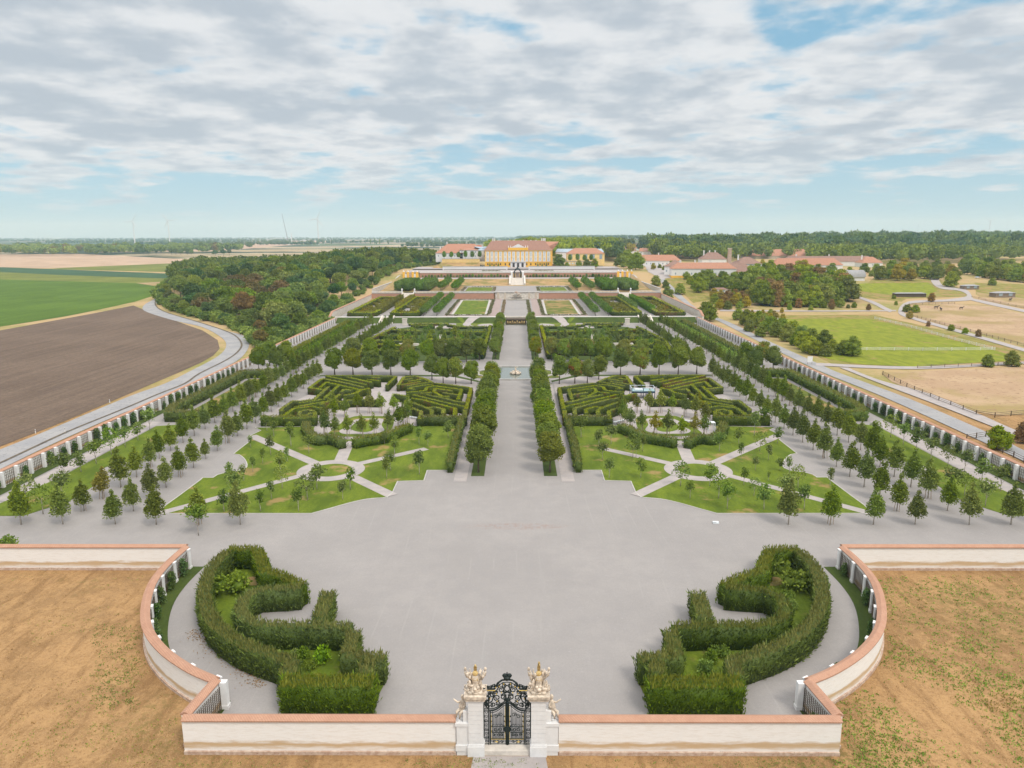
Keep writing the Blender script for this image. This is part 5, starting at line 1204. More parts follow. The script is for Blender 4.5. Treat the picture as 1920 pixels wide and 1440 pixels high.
for s in (1, -1):
    MB_ = tag(MB().box(min(s*6.5, s*98), max(s*6.5, s*98), 379.4, 381.6, 2.3, 2.72).build('stone_kerb', MT['whitestone']), f'long pale stone kerb along the top of the {SD[s]} grass bank', 'kerb')
    # stairs from the avenues
    st = empty('garden_stairs', f'pale stairs climbing the grass bank at the end of the {SD[s]} avenue', 'stairs', (s*67.5, 372, 0))
    m = MB()
    for k in range(8): m.box(-2.8, 2.8, k*.95, 9, k*.33-.05, k*.33+.30)
    m.build('steps', MT['palestone'], st)
    for e in (-1, 1): MB().add([(e*2.8, -.5, 0), (e*3.5, -.5, 0), (e*3.5, 9, 0), (e*2.8, 9, 0), (e*2.8, -.5, .9), (e*3.5, -.5, .9), (e*3.5, 9, 3.4), (e*2.8, 9, 3.4)], [(0, 1, 5, 4), (1, 2, 6, 5), (2, 3, 7, 6), (3, 0, 4, 7), (4, 5, 6, 7)]).build('side_wall', MT['palestone'], st)
    # boundary wall beside the upper terraces
    t = empty('garden_wall', f'plain pale boundary wall on the {SD[s]} of the upper terraces', 'wall', (0, 0, 0), 0, 'white walls round the garden')
    pts = [(s*96.6, y) for y in (373, 379.6, 430, 483)]
    MB().path(pts, .8, -3, 3.4, zf=lambda x, y: g(min(y, 482.9))*0.9).build('masonry', MT['palestone'], t)
    cop(MB(), pts, 3.6, 1.3, zf=lambda x, y: g(min(y, 482.9))*0.9).build('coping', MT['coping'], t)
    t = empty('garden_wall', f'pale stepped boundary wall on the {SD[s]} below the yellow gateway', 'wall', (0, 0, 0), 0, 'white walls round the garden')
    pts = [(s*95.8, 484), (s*95.6, 540), (s*95.4, 563), (s*95.2, 589), (s*95, 606)]
    MB().path(pts, .8, -4, 2.4, zf=lambda x, y: g(y)).build('masonry', MT['palestone'], t); cop(MB(), pts, 2.6, 1.2, zf=lambda x, y: g(y)).build('coping', MT['kerb'], t)
# ------------------------------------------------------------------ first upper terrace
for s in (1, -1):
    drape('pink_gravel', [(s*a, b) for a, b in ((9.5, 381), (38.5, 381), (38.5, 481), (9.5, 481))], MT['pink'], .04, gy, 20)
def zl(px, py, z=2.8): return U(px/5.647+960, py/5.647+420, z)
def flowers(name, path_, w, label, z, grp='flower borders of the terraces', n=7):
    V, Q, t = [], [], []
    P = []
    for a, b in zip(path_, path_[1:]):
        L = math.dist(a, b); c = int(L*n); f = rng.random(c)[:, None]; d = (np.array(b)-np.array(a))/L; o = (rng.random(c)-.5)[:, None]*w
        P.append(np.array(a)+(np.array(b)-np.array(a))*f+np.array([-d[1], d[0]])*o)
    P = np.concatenate(P); n_ = len(P); P = np.column_stack([P, np.full(n_, z)]); ld = LF['flower']
    V, Q, t = leafset(P, nrm(rng.normal(size=(n_, 3))*.6+np.array([0, 0, 1])), .65*rng.uniform(.6, 1.4, n_), .5, rng, rng.random(n_))
    return tag(link(name, mesh_np(name, V, Q, ld, tone=t)), label, 'flower border', grp)
for s in (1, -1):
    q = (lambda p: p) if s > 0 else mir
    sheet('lawn', q([(16.8, 388), (33.5, 388), (34.5, 472), (17.8, 472)]), MT['lawn'] if s < 0 else MT['lawn_dry'], 3.13)
    sheet('path', q([(15.6, 386), (34.8, 386), (35.8, 474.5), (16.6, 474.5)]), MT['kerb'], 3.11, thick=0.5)
    flowers('flower_border', q([(15.2, 383.5), (37, 383.5), (37.5, 476), (14.8, 476), (14.6, 386), (15.2, 383.5)]), 1.9, f'flowering border framing the {SD[s]} lawn of the first upper terrace', 3.1)
    flowers('flower_border', q([(7.5, 390), (7.5, 474)]), 1.6, f'narrow flower strip beside the middle walk on the {SD[s]}', 3.0, n=10)
    for p_ in ([(46.9, 380.5), (50.9, 380.5), (50.9, 482), (46.9, 482)], [(57, 380.5), (60, 380.5), (60, 482), (57, 482)]): pass
E_G = lambda y: g(min(y, 482.9))
RT = [joined_me('clipped_tree', crown_np(rng, [(0, 0, 2.9, 1.7, 1.7, 1.45), (0.2, 0.2, 2.7, 1.6, 1.6, 1.4)], 380, .45, core=.85, fill=.15), LF['box'], MT['bark'], 1.8, .14) for _ in range(3)]
for s in (1, -1):
    for c, X in (('inner', 42.3), ('outer', 49.3)):
        for k, y in enumerate(np.linspace(384, 476, 15)):
            one('clipped_tree', RT[k % 3], s*(X+0.03*(y-384)*0.0), y, E_G(y), f'ball-clipped tree in the {c} {SD[s]} row of the first upper terrace, {nth(k+1)} from the front', 'tree', 'ball-clipped trees of the terraces', rng.uniform(1.1, 1.2))
    for c, X in (('inner', 41.8), ('outer', 51.2)):
        for k, y in enumerate(np.linspace(494, 552, 8)):
            one('clipped_tree', RT[k % 3], s*X, y, 7.2, f'ball-clipped tree in the {c} {SD[s]} row of the second upper terrace, {nth(k+1)} from the front', 'tree', 'ball-clipped trees of the terraces', rng.uniform(1.35, 1.5))
    zf = lambda x, y: E_G(y)
    # two box gardens per side
    for nm, x0, x1 in (('inner', 52.0, 65.6), ('outer', 75.0, 88.5)):
        ml = 'maze' if s > 0 else 'mazey'
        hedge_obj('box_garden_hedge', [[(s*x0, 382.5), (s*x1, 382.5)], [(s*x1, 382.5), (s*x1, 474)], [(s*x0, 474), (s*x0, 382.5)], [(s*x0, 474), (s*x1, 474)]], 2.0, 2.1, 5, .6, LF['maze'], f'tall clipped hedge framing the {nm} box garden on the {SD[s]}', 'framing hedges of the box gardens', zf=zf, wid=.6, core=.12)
        k = 0
        for y in np.linspace(390, 468, 12):
            for f in ((.25, .55), (.65, .9), (.1, .2)):
                if rng.random() < .25: continue
                a = x0+(x1-x0)*(f[0]+rng.uniform(-.08, .08)); b = x0+(x1-x0)*(f[1]+rng.uniform(-.08, .08)); dy = rng.uniform(-4, 4); k += 1
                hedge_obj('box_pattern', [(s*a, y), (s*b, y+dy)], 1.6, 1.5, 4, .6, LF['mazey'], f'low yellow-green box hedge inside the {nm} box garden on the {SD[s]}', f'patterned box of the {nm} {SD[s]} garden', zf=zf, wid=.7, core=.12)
    hedge_obj('clipped_hedge', [(s*67.4, 410), (s*67.4, 474)], 2.4, 3.6, 5, .6, LF['mazey' if s < 0 else 'box'], f'high clipped hedge beside the {SD[s]} stairway path', 'high hedges beside the terrace stairs', zf=zf, wid=.6)
    hedge_obj('clipped_hedge', [(s*74.8, 396), (s*74.8, 474)], 2.4, 3.6, 5, .6, LF['mazey' if s < 0 else 'box'], f'high clipped hedge on the outer side of the {SD[s]} stairway path', 'high hedges beside the terrace stairs', zf=zf, wid=.6)
    # brick wall of the second terrace, gap for the stair
    t = empty('terrace_wall', f'red brick terrace wall with white balustrade on the {SD[s]}, lower one', 'wall', (0, 0, 0), 0, 'brick terrace walls')
    for a, b in ((14.5, 68.2), (75.6, 96.2)):
        MB().box(min(s*a, s*b), max(s*a, s*b), 482.6, 483.6, 2.6, 6.9).build('brickwork', MT['brick'], t)
        MB().box(min(s*a, s*b), max(s*a, s*b), 482.4, 483.8, 6.9, 7.35).build('ledge', MT['kerb'], t)
        m = MB(); m.box(min(s*a, s*b), max(s*a, s*b), 482.9, 483.2, 8.1, 8.3)
        x = a
        while x < b: m.box(s*x-.13, s*x+.13, 482.93, 483.17, 7.3, 8.1); x += .9
        m.build('balustrade', MT['white'], t)
    st = empty('terrace_stairs', f'pale stairs through the lower brick terrace wall on the {SD[s]}', 'stairs', (s*71.9, 468, 0))
    m = MB()
    for k in range(12): m.box(-3.4, 3.4, k*1.25, 22, 3.0+k*.35, 3.0+(k+1)*.35)
    m.build('steps', MT['palestone'], st)
    for e in (-1, 1): MB().add([(e*3.4, -1, 2.9), (e*3.9, -1, 2.9), (e*3.9, 16, 2.9), (e*3.4, 16, 2.9), (e*3.4, -1, 3.5), (e*3.9, -1, 3.5), (e*3.9, 16, 7.8), (e*3.4, 16, 7.8)], [(0, 1, 5, 4), (1, 2, 6, 5), (2, 3, 7, 6), (3, 0, 4, 7), (4, 5, 6, 7)]).build('side_wall', MT['palestone'], st)
    for e in (-1, 1):
        u = empty('stone_urn', f'white urn on the {"outer" if e*s > 0 else "inner"} post of the {SD[s]} terrace stairs', 'urn', (s*71.9+e*4.2, 484, 8.3), 0, 'urns above the terrace stairs')
        MB().box(-.5, .5, -.5, .5, -1, .3).build('base', MT['white'], u); MB().lathe((0, 0, .3), [(.2, 0), (.55, .5), (.6, .9), (.35, 1.2), (.1, 1.6)]).build('bowl', MT['white'], u)
    # second terrace: lawn, clipped blocks
    sheet('lawn', [(s*a, b) for a, b in [(17, 490), (35, 490), (35, 532), (17, 532)]], MT['lawn'], 7.27); sheet('path', [(s*a, b) for a, b in [(0, 484), (38.8, 484), (38.8, 548), (0, 548)]] if s > 0 else [(0, 484), (-38.8, 484), (-38.8, 548), (0, 548)], MT['gravel'], 7.24)
    flowers('flower_border', [(s*15.5, 488), (s*37, 488), (s*37, 534), (s*15.5, 534), (s*15.5, 488)], 2, f'dark flower border round the {SD[s]} lawn of the second upper terrace', 7.3)
    for c, xa, xb in (('inner', 59.5, 68.5), ('outer', 72.5, 83.5)):
        for j, e in enumerate((0, 1)):
            x = xa+(xb-xa)*(0.2+0.55*e)
            hedge_obj('hornbeam_block', [(s*x, 496), (s*x, 548)], 4.6, 5.8, 4, .8, LF['box'], f'boxy clipped tree hedge of the {c} pair {SD[s]} of the grand stairs, {"inner" if e == 0 else "outer"} one', 'boxy clipped tree hedges', z0=0.9, zf=lambda x_, y_: 7.2, wid=.6, core=.15)
# middle wall with the fountain group
mw = empty('grotto_wall', 'pale sandstone wall with niches and a fountain group in the middle of the lower terrace wall', 'wall', (0.6, 0, 0))
MB().box(-14.4, 14.4, 481.5, 484.5, 2.7, 7.4).build('masonry', MT['palestone'], mw); MB().box(-14.8, 14.8, 481.1, 484.7, 7.4, 7.9).build('cornice', MT['kerb'], mw)
m = MB()
for x in (-12.5, -8, 8, 12.5): m.box(x-.6, x+.6, 481.1, 481.6, 2.9, 7.4)
m.build('pilasters', MT['stone'], mw)
fo = empty('wall_fountain', 'pinkish tiered fountain group before the pale grotto wall', 'fountain', (0.6, 479, 3.1)); m = MB()
for k, (w_, z) in enumerate(((5.0, .3), (3.8, 1.7), (2.9, 2.9), (1.9, 3.9))): m.box(-w_, w_, -.6, 1.8, z-.25, z+.15)
m.build('basins', MT['palestone'], fo); m = MB()
for k in range(26): a = rng.uniform(-1, 1); z = rng.uniform(.4, 5); m.ell((a*4.2*(1-z/7), rng.uniform(-.5, 1.2), z), (.4, .35, .5), 6, 5)
m.build('figures', MT['plinth'], fo, True)
sheet('basin_water', [(-6, 472.5), (7, 472.5), (7, 478), (-6, 478)], MT['murk'], 3.16)
# middle stairs, gateway of the grotto
st = empty('grand_stairs', 'broad pale stairway climbing to the dark iron pavilion on the axis', 'stairs', (0.8, 0, 0)); m = MB()
for k in range(14): m.box(-5.2, 5.2, 556+k*2.4, 592, 7.2+k*.24, 7.2+(k+1)*.24)
m.build('steps', MT['palestone'], st)
for e in (-1, 1): MB().add([(e*5.2, 555, 7), (e*6.4, 555, 7), (e*6.4, 592, 7), (e*5.2, 592, 7), (e*5.2, 555, 8.6), (e*6.4, 555, 8.6), (e*6.4, 592, 12.6), (e*5.2, 592, 12.6)], [(0, 1, 5, 4), (1, 2, 6, 5), (2, 3, 7, 6), (3, 0, 4, 7), (4, 5, 6, 7)]).build('side_wall', MT['palestone'], st)
pv_ = empty('garden_pavilion', 'small dark green iron pavilion with arched opening on the axis below the palace', 'pavilion', (1.0, 598, 10.5)); m = MB()
for x in (-2.6, 2.6):
    for y in (-1.2, 1.2): m.bar((x, y, 0), (x, y, 4.6), .38)
m.tube([(2.6*math.cos(a), -1.2, 4.4+2.2*math.sin(a)) for a in np.linspace(0, math.pi, 9)], .42); m.tube([(2.6*math.cos(a), 1.2, 4.4+2.2*math.sin(a)) for a in np.linspace(0, math.pi, 9)], .42); m.build('frame', MT['iron'], pv_)
MB().lathe((0, 0, 6.2), [(2.7, 0), (2.3, .7), (1.3, 1.3), (.6, 1.7), (.5, 2.2), (.1, 2.8)], 12).build('roof', MT['iron'], pv_); MB().box(-1.6, 1.6, 1.5, 2.0, 0, 4.2).build('door', MT['plinth'], pv_)
tw_ = empty('terrace_wall', 'red brick upper terrace wall with white balustrade, cut by the middle stairway', 'wall', (0, 0, 0), 0, 'brick terrace walls')
for a, b in ((-80.5, -4.5), (6.2, 86)):
    MB().box(a, b, 608.7, 609.6, 9.5, 13.8).build('brickwork', MT['brick'], tw_); MB().box(a, b, 608.5, 609.8, 13.8, 14.3).build('ledge', MT['whitestone'], tw_)
    m = MB().box(a, b, 609, 609.3, 14.95, 15.15); x = a
    while x < b: m.box(x-.14, x+.14, 609.02, 609.28, 14.3, 14.95); x += 1.2
    m.build('balustrade', MT['white'], tw_)
for a, b in ((-4.5, -3), (4.7, 6.2)): MB().box(a, b, 596, 609, 9.9, 15).build('pier', MT['white'], tw_)
WB = [crown_me('wall_shrub', rng, [(0, 0, 1.0, .9, .6, 1.1)], 120, .5, LF[m_], core=.75) for m_ in ('shrub', 'climber')]
for k, x in enumerate(list(np.arange(-78, -7, 2.6))+list(np.arange(9, 84, 2.6))):
    one('wall_shrub', WB[k % 2], x, 607.5, 10, f'small trained shrub before the upper brick wall on the {"left" if x < 0 else "right"}', 'shrub', f'trained shrubs along the upper brick wall, {"left" if x < 0 else "right"}', rng.uniform(.8, 1.3))
ww = empty('terrace_wall', 'long white rendered wall in front of the palace terrace', 'wall', (0, 0, 0), 0, 'white palace terrace walls')
for a, b in ((-66, -8), (11, 70)): MB().box(a, b, 654.6, 655.6, 13.8, 17.0).build('masonry', MT['white'], ww); MB().box(a-.2, b+.2, 654.3, 655.9, 17.0, 17.3).build('coping', MT['kerb'], ww); MB().box(a+1, b-1, 653.6, 654.2, 14.1, 14.6).build('dark_strip', MT['darkwood'], ww)  # last box: plain dark strip along the foot of the white wall
for k, x in enumerate((-22, 24)): flowers('flower_border', [(x-8, 632), (x+8, 632)], 6, f'bright flower bed on the {"left" if x < 0 else "right"} of the upper gravel terrace', 14.3, n=12)
sheet('lawn', [(-62, 618), (-12, 618), (-12, 622), (-62, 622)], MT['lawn'], 14.26); sheet('lawn', [(14, 618), (64, 618), (64, 622), (14, 622)], MT['lawn'], 14.26)
# ------------------------------------------------------------------ buildings
def hiproof(mb, w_, d_, z, rh, ov=.5, inset=None, gable=False):
    i = (d_/2 if inset is None else inset) if not gable else 0
    W, D = w_/2+ov, d_/2+ov
    V = [(-W, -D, z), (W, -D, z), (W, D, z), (-W, D, z), (-W+i, 0, z+rh), (W-i, 0, z+rh)]
    return mb.add(V, [(0, 1, 5, 4), (1, 2, 5), (2, 3, 4, 5), (3, 0, 4), (3, 2, 1, 0)])
def house(name, label, px, py, w_, d_, hw, rh, rot=0.0, wall='white', roof='roof2', rows=1, cols=6, chim=0, cat='house', group=None, inset=None, base=None, gable=False, at=None, win=(.9, 1.5)):
    x, y = UT(px, py) if at is None else at[:2]
    z = h(x, y) if at is None else at[2]
    y += 0 if at is not None else d_/2
    t = empty(name, label, cat, (x, y, z), rot, group)
    MB().box(-w_/2, w_/2, -d_/2, d_/2, -3, hw).build('wall', MT[wall], t)
    if base: MB().box(-w_/2-.05, w_/2+.05, -d_/2-.05, d_/2+.05, -3, base[1]).build('plinth', MT[base[0]], t)
    rf = hiproof(MB(), w_, d_, hw, rh, inset=inset, gable=gable).build('roof', MT[roof], t)
    for c in range(chim):
        cx_ = -w_/2*.7+c*w_*1.3/max(1, chim-.2)*.5
        ch = MB().box(cx_-.5, cx_+.5, .2, 1.4, hw+rh*.5, hw+rh+1.6).box(cx_-.6, cx_+.6, .1, 1.5, hw+rh+1.6, hw+rh+1.9).build('chimney', MT['white'], rf)
    for r in range(rows):
        for c in range(cols):
            if r*cols+c >= 90: break
            xx = -w_/2+w_*(c+.5)/cols; zz = hw/rows*(r+.38)
            wn = MB().box(xx-win[0]/2, xx+win[0]/2, -d_/2-.12, -d_/2+.02, zz, zz+win[1]).build('window', MT['glass'], t)
    return t
# the palace
pl = empty('palace', 'three-storey yellow baroque palace with brown tiled hip roof and white window bays', 'palace', (1.6, 700, 15.0))
PW, PD, PH = 62.6, 22.0, 15.0
MB().box(-PW/2, PW/2, -10, 12, -1, PH).build('wall', MT['yellow'], pl)
m = MB(); hiproof(m, PW, PD, PH+.5, 9.0, .8, 7.0); V = [(a, b+1, c) for a, b, c in m.V]; rf = link('roof', mesh_py('roof', V, m.F, MT['roof']), pl)
MB().box(-PW/2-.5, PW/2+.5, -10.5, 12.5, PH-.1, PH+.5).build('cornice', MT['paleyellow'], pl)
MB().box(-PW/2-.25, PW/2+.25, -10.25, -9.9, 4.6, 5.0).build('string_course', MT['paleyellow'], pl)
for x in (-24, -22.3, 22.6, 24.3, 25.6): MB().box(x-.5, x+.5, .4, 1.6, PH+7.5, PH+11.6).build('chimney', MT['white'], rf)
for x in (-19, -9, -4, 5, 12, 17): MB().box(x-.8, x+.8, .6, 1.4, PH+9, PH+9.9).build('roof_vent', MT['palestone'], rf)
for x in (-19, 18): MB().box(x-.6, x+.6, -6.0, -5, PH+3.2, PH+4.2).build('dormer', MT['dark'], rf)
xs = [-28.5, -24.6, -20.7, -16.6, -12.0, -8.2, -4.2, 0, 4.2, 8.2, 12.0, 16.6, 20.7, 24.6, 28.5]
for i, x in enumerate(xs):
    ce = abs(i-7) <= 1; md = abs(i-7) <= 3
    MB().box(x-1.4, x+1.4, -10.12, -9.95, 5.2, 14.4).build('window_bay', MT['white'], pl)
    for z0, hh_ in ((5.7, 3.0), (10.0, 3.6)):
        wf = MB().box(x-.7, x+.7, -10.2, -10.1, z0+.3, z0+hh_-.2).build('window', MT['paleglass'], pl)
        MB().box(x-.95, x+.95, -10.32, -10.1, z0+hh_, z0+hh_+.3).build('lintel', MT['white'], wf)
        MB().box(x-.05, x+.05, -10.26, -10.18, z0, z0+hh_).build('glazing_bar', MT['white'], wf)
    if not ce: MB().box(x-.55, x+.55, -10.12, -10.0, 1.6 if md else 1.9, 3.6).build('window', MT['dark'], pl)
MB().box(-7.2, 7.2, -10.8, -9.9, -.5, 4.9).build('portal', MT['white'], pl)
for x in (-4.2, 0, 4.2):
    dr = MB().box(x-1.0, x+1.0, -10.95, -10.7, 0, 3.9).build('door', MT['dark'], pl); MB().box(x-1.3, x-1.02, -11.0, -10.75, 0, 4.0).box(x+1.02, x+1.3, -11.0, -10.75, 0, 4.0).build('door_frame', MT['white'], dr)
m = MB().box(-7.3, 7.3, -11.8, -10.7, 4.9, 5.2)
for x in np.linspace(-7, 7, 21): m.box(x-.1, x+.1, -11.7, -11.5, 5.2, 6.0)
m.box(-7.2, 7.2, -11.75, -11.45, 6.0, 6.2); m.build('balcony', MT['white'], pl)
MB().box(-9.4, 9.4, -10.6, -8, PH+.4, PH+3.0).build('attic', MT['yellow'], pl)
MB().add([(-7, -10.7, PH+3), (7, -10.7, PH+3), (3.5, -10.7, PH+4.6), (0, -10.7, PH+6.4), (-3.5, -10.7, PH+4.6)]+[(-7, -9, PH+3), (7, -9, PH+3), (3.5, -9, PH+4.6), (0, -9, PH+6.4), (-3.5, -9, PH+4.6)], [(0, 1, 2, 3, 4), (9, 8, 7, 6, 5), (0, 5, 6, 1), (1, 6, 7, 2), (2, 7, 8, 3), (3, 8, 9, 4), (4, 9, 5, 0)]).build('pediment', MT['white'], pl)
for x in (-9, -7, 7, 9): MB().lathe((x, -9.6, PH+3), [(.4, 0), (.5, .5), (.2, 1.0), (.35, 1.4), (.05, 2.0)], 8).build('finial', MT['white'], pl)
MB().box(-PW/2-.2, PW/2+.2, -10.2, -9.95, 9.3, 9.5).build('string_course', MT['paleyellow'], pl)
for x in (-30.6, -14.3, 14.3, 30.6): MB().box(x-.45, x+.45, -10.18, -9.95, 5.0, 15).build('pilaster', MT['paleyellow'], pl)
for k, x in enumerate((-26.5, -22.6, -18.6, 18.6, 22.6, 26.5)):
    one('cone_topiary', crown_me('cone_topiary', rng, [(0, 0, .8, .85, .85, .8), (0, 0, 1.9, .55, .55, 1.0), (0, 0, 2.9, .25, .25, .8)], 150, .4, LF['box'], core=.85), x+1.6, 688, 15, f'dark cone-clipped shrub against the palace front, {nth(k+1)} from the left', 'shrub', 'cone shrubs before the palace', 1.1)
house('palace_wing', 'orange-roofed rear wing showing behind the right end of the palace', 0, 0, 10, 36, 15.5, 7.5, 0, 'yellow', 'roof2', 1, 0, 0, at=(30.5, 742, 15), cat='building')
zr = 22.6
# raised courts left and right of the palace
for s, x0, x1, lb in ((-1, -70, -34.5, 'left'), (1, 37.5, 74, 'right')):
    rw = empty('retaining_wall', f'pale yellow panelled retaining wall of the raised court {lb} of the palace', 'wall', (0, 0, 0), 0, 'retaining walls beside the palace')
    top = zr if s < 0 else 20.0
    MB().box(x0, x1, 689.5, 690.5, 14, top).build('masonry', MT['paleyellow'], rw)
    n_ = 13
    for k in range(n_): a = x0+(x1-x0)*(k+.5)/n_; MB().box(a-.9, a+.9, 689.3, 689.55, top-2.6, top-.9).build('panel', MT['paleyellow' if s < 0 else 'white'], rw)
    MB().box(x0, x1, 689.2, 690.8, top, top+.5).build('coping', MT['kerb'], rw)
    V = [(x0, 672, 15.1), (x1, 672, 15.1), (x1, 689.4, top-3.4), (x0, 689.4, top-3.4), (x0-8, 672, 15.0)]
    tag(link('dry_bank', mesh_py('dry_bank', V, [(0, 1, 2, 3), (4, 0, 3)], MT['drybank'])), kind='structure')
    tag(link('raised_court', mesh_py('raised_court', [(x0, 690, top), (x1, 690, top), (x1, 760, top), (x0, 760, top)], [(0, 1, 2, 3)], MT['path'])), kind='structure')
house('side_pavilion', 'low white building with red hip roof at the far left of the palace court', 0, 0, 26, 12, 5.2, 4.6, 0, 'white', 'roof2', 1, 5, 1, at=(-64, 706, zr), cat='building')
house('orangery', 'yellow and white building with orange roof behind the clipped trees left of the palace', 0, 0, 17, 16, 8.0, 1.5, 0, 'white', 'roof2', 2, 4, 0, at=(-45.5, 708, zr), cat='building', base=None)
house('palace_annex', 'long orange-roofed range behind the white building left of the palace', 0, 0, 40, 14, 8.5, 5.0, 0, 'paleyellow', 'roof2', 1, 0, 1, at=(-55, 732, zr), cat='building')
house('link_building', 'pale building with blue-grey sheet roof adjoining the palace on the left', 0, 0, 11, 26, 7.5, 3.4, 0, 'white', 'slate', 2, 3, 0, at=(-34.6, 722, zr), cat='building')
house('red_roofed_house', 'small house with bright red roof behind the blue-grey roof left of the palace', 0, 0, 14, 10, 8, 3.5, 0, 'white', 'redroof', 1, 0, 0, at=(-40, 770, zr), cat='house')
house('link_building', 'long pale range with blue-grey roof behind the right-hand court of the palace', 0, 0, 48, 12, 9.5, 3.2, 0, 'white', 'slate', 1, 0, 0, at=(64, 748, 18), cat='building', inset=2)
house('side_pavilion', 'yellow pavilion with orange hip roof and big arched windows right of the palace', 0, 0, 36, 16, 8.2, 5.2, 0, 'paleyellow', 'roof2', 1, 5, 0, at=(67, 716, 18.5), cat='building', win=(2.6, 4.5))
EG = [joined_me('egg_tree', crown_np(rng, [(0, 0, 3.9, 2.0, 2.0, 2.9), (0, 0, 4.6, 1.6, 1.6, 2.4)], 420, .5, core=.9, fill=.1), LF['box'], MT['bark'], 1.6, .16) for _ in range(2)]
for k, px in enumerate((832.5, 846, 859.5, 872.5, 885.5, 899.5)): x = U(px, 484, zr)[0]*692/U(px, 484, zr)[1]; one('egg_tree', EG[k % 2], x, 694, zr, f'egg-shaped clipped tree left of the palace, {nth(k+1)} from the left', 'tree', 'egg-shaped clipped trees beside the palace', 1.0)
for k, px in enumerate((1069.5, 1083.5, 1097, 1109.5)): x = U(px, 484, 19.0)[0]*692/U(px, 484, 19.0)[1]; one('egg_tree', EG[k % 2], x, 696, 19.3, f'egg-shaped clipped tree right of the palace, {nth(k+1)} from the left', 'tree', 'egg-shaped clipped trees beside the palace', 1.0)
# yellow gateways at both ends of the upper terrace
for s in (1, -1):
    gw = empty('yellow_gateway', f'low yellow and white gateway with brick door at the {SD[s]} end of the upper terrace', 'gateway', (s*88.5+1, 603, 10.4), 0, 'yellow gateways of the upper terrace')
    for x in (-5.5, -2, 2, 5.5): MB().box(x-.9, x+.9, -1, 1, -1, 4.6).build('pier', MT['yellow'], gw); MB().lathe((x, 0, 4.6), [(.6, 0), (.7, .4), (.3, .8), (.4, 1.2), (.05, 1.7)], 8).build('finial', MT['white'], gw)
    MB().box(-1.1, 1.1, -.6, .6, -1, 3.8).build('door', MT['plinth'], gw)
    for x in (-3.7, 3.7): MB().box(x-.9, x+.9, -.5, .5, -1, 3.2).build('panel', MT['white'], gw)
# right-hand estate
def z7(x, y): return (x/7.385+1160, y/7.385+440)
def z64(x, y): return (x/6.4+1400, y/6.4+440)
house('estate_house', 'white estate house with orange hip roof standing alone beside the road', *z7(560, 440), 43, 14, 5.4, 5.6, -0.06, chim=2, cols=11)
house('estate_house', 'long white and yellow estate building with orange roof behind bushes', *z7(1180, 600), 50, 12, 7.2, 4.6, -0.05, chim=3, cols=8, base=('yellow', 1.8))
house('estate_house', 'brown-roofed end wing with yellow dormers of the long estate building', *z7(800, 560), 15, 16, 7.0, 5.2, -0.3, roof='roof3', cols=4)
house('estate_house', 'small house with dark brown hip roof and three white chimneys', *z7(1320, 440), 24, 16, 7.0, 6.5, 0, roof='roof3', chim=3, cols=4)
bc = empty('brick_chimney', 'tall square brick factory chimney among the estate roofs', 'chimney', (*UT(*z7(1520, 560)), 12)); MB().add([(-1.7, -1.7, 0), (1.7, -1.7, 0), (1.7, 1.7, 0), (-1.7, 1.7, 0), (-1.2, -1.2, 21), (1.2, -1.2, 21), (1.2, 1.2, 21), (-1.2, 1.2, 21)], [(0, 1, 5, 4), (1, 2, 6, 5), (2, 3, 7, 6), (3, 0, 4, 7), (4, 5, 6, 7)]).build('shaft', MT['plinth'], bc); MB().box(-1.5, 1.5, -1.5, 1.5, 21, 21.8).build('cap', MT['stone'], bc)
house('estate_house', 'grey-brown roofed barn beside the brick chimney', *z7(1660, 600), 26, 14, 4.6, 6.5, 0, roof='roof3', cols=2)
house('estate_house', 'round-cornered white building with brown roof right of the brick chimney', *z7(1800, 540), 20, 16, 8.0, 5.5, .1, roof='roof3', cols=2, chim=1)
house('granary', 'very long barn with plain orange roof behind the estate', *z64(340, 290), 98, 24, 4.0, 9.0, 0, 'stone', 'roof2', cols=0, cat='barn', inset=6)
house('estate_house', 'long low white stable with orange roof', *z64(730, 450), 60, 12, 6.0, 5.8, 0, cols=6, cat='stable')
house('estate_house', 'long brown-roofed stable behind the orange one', *z64(1000, 375), 98, 13, 4.5, 5.8, 0, roof='roof3', cols=0, chim=2, cat='stable')
house('estate_house', 'house with pinkish hip roof and one chimney at the right end of the stables', *z64(1500, 390), 22, 15, 4.5, 6.0, .1, roof='roof2', cols=3, chim=1)
gb = empty('round_roofed_barn', 'white barn with grey curved roof', 'barn', (*UT(*z64(1110, 540)), 0), 0); gb.location.z = h(gb.location.x, gb.location.y)
MB().box(-17, 17, -6, 6, -2, 2.5).build('wall', MT['white'], gb); m = MB(); n_ = 10; V = [(sx*17.6, 6.8*math.cos(math.pi*k/n_), 2.3+5.2*math.sin(math.pi*k/n_)) for sx in (-1, 1) for k in range(n_+1)]; m.add(V, [(k, k+1, n_+2+k, n_+1+k) for k in range(n_)]+[tuple(range(n_, -1, -1)), tuple(range(n_+1, 2*n_+2))]); m.build('roof', MT['roof4'], gb, True)
VR = random.Random(4)
for k in range(16):
    px = VR.uniform(1163, 1222); py = VR.uniform(462, 480)
    house('village_house', f'small village house far right of the palace, {nth(k+1)} of a loose cluster', px, py, VR.uniform(14, 20), 12, 4.5, 5.0, VR.uniform(-.6, .6), roof=('roof3', 'roof2', 'roof')[k % 3], cols=3, group='village houses beyond the palace', gable=k % 2 == 0)
house('open_shed', 'low grey flat-roofed open shed in the paddock', 1708, 557, 20, 5, 2.4, .5, 0, 'darkwood', 'roof4', cols=0, cat='shed')
house('open_shed', 'small dark-fronted field shed right of the bend', 1821, 543, 11, 5, 2.6, .9, .1, 'wood', 'roof4', cols=2, cat='shed', win=(2.2, 1.8))
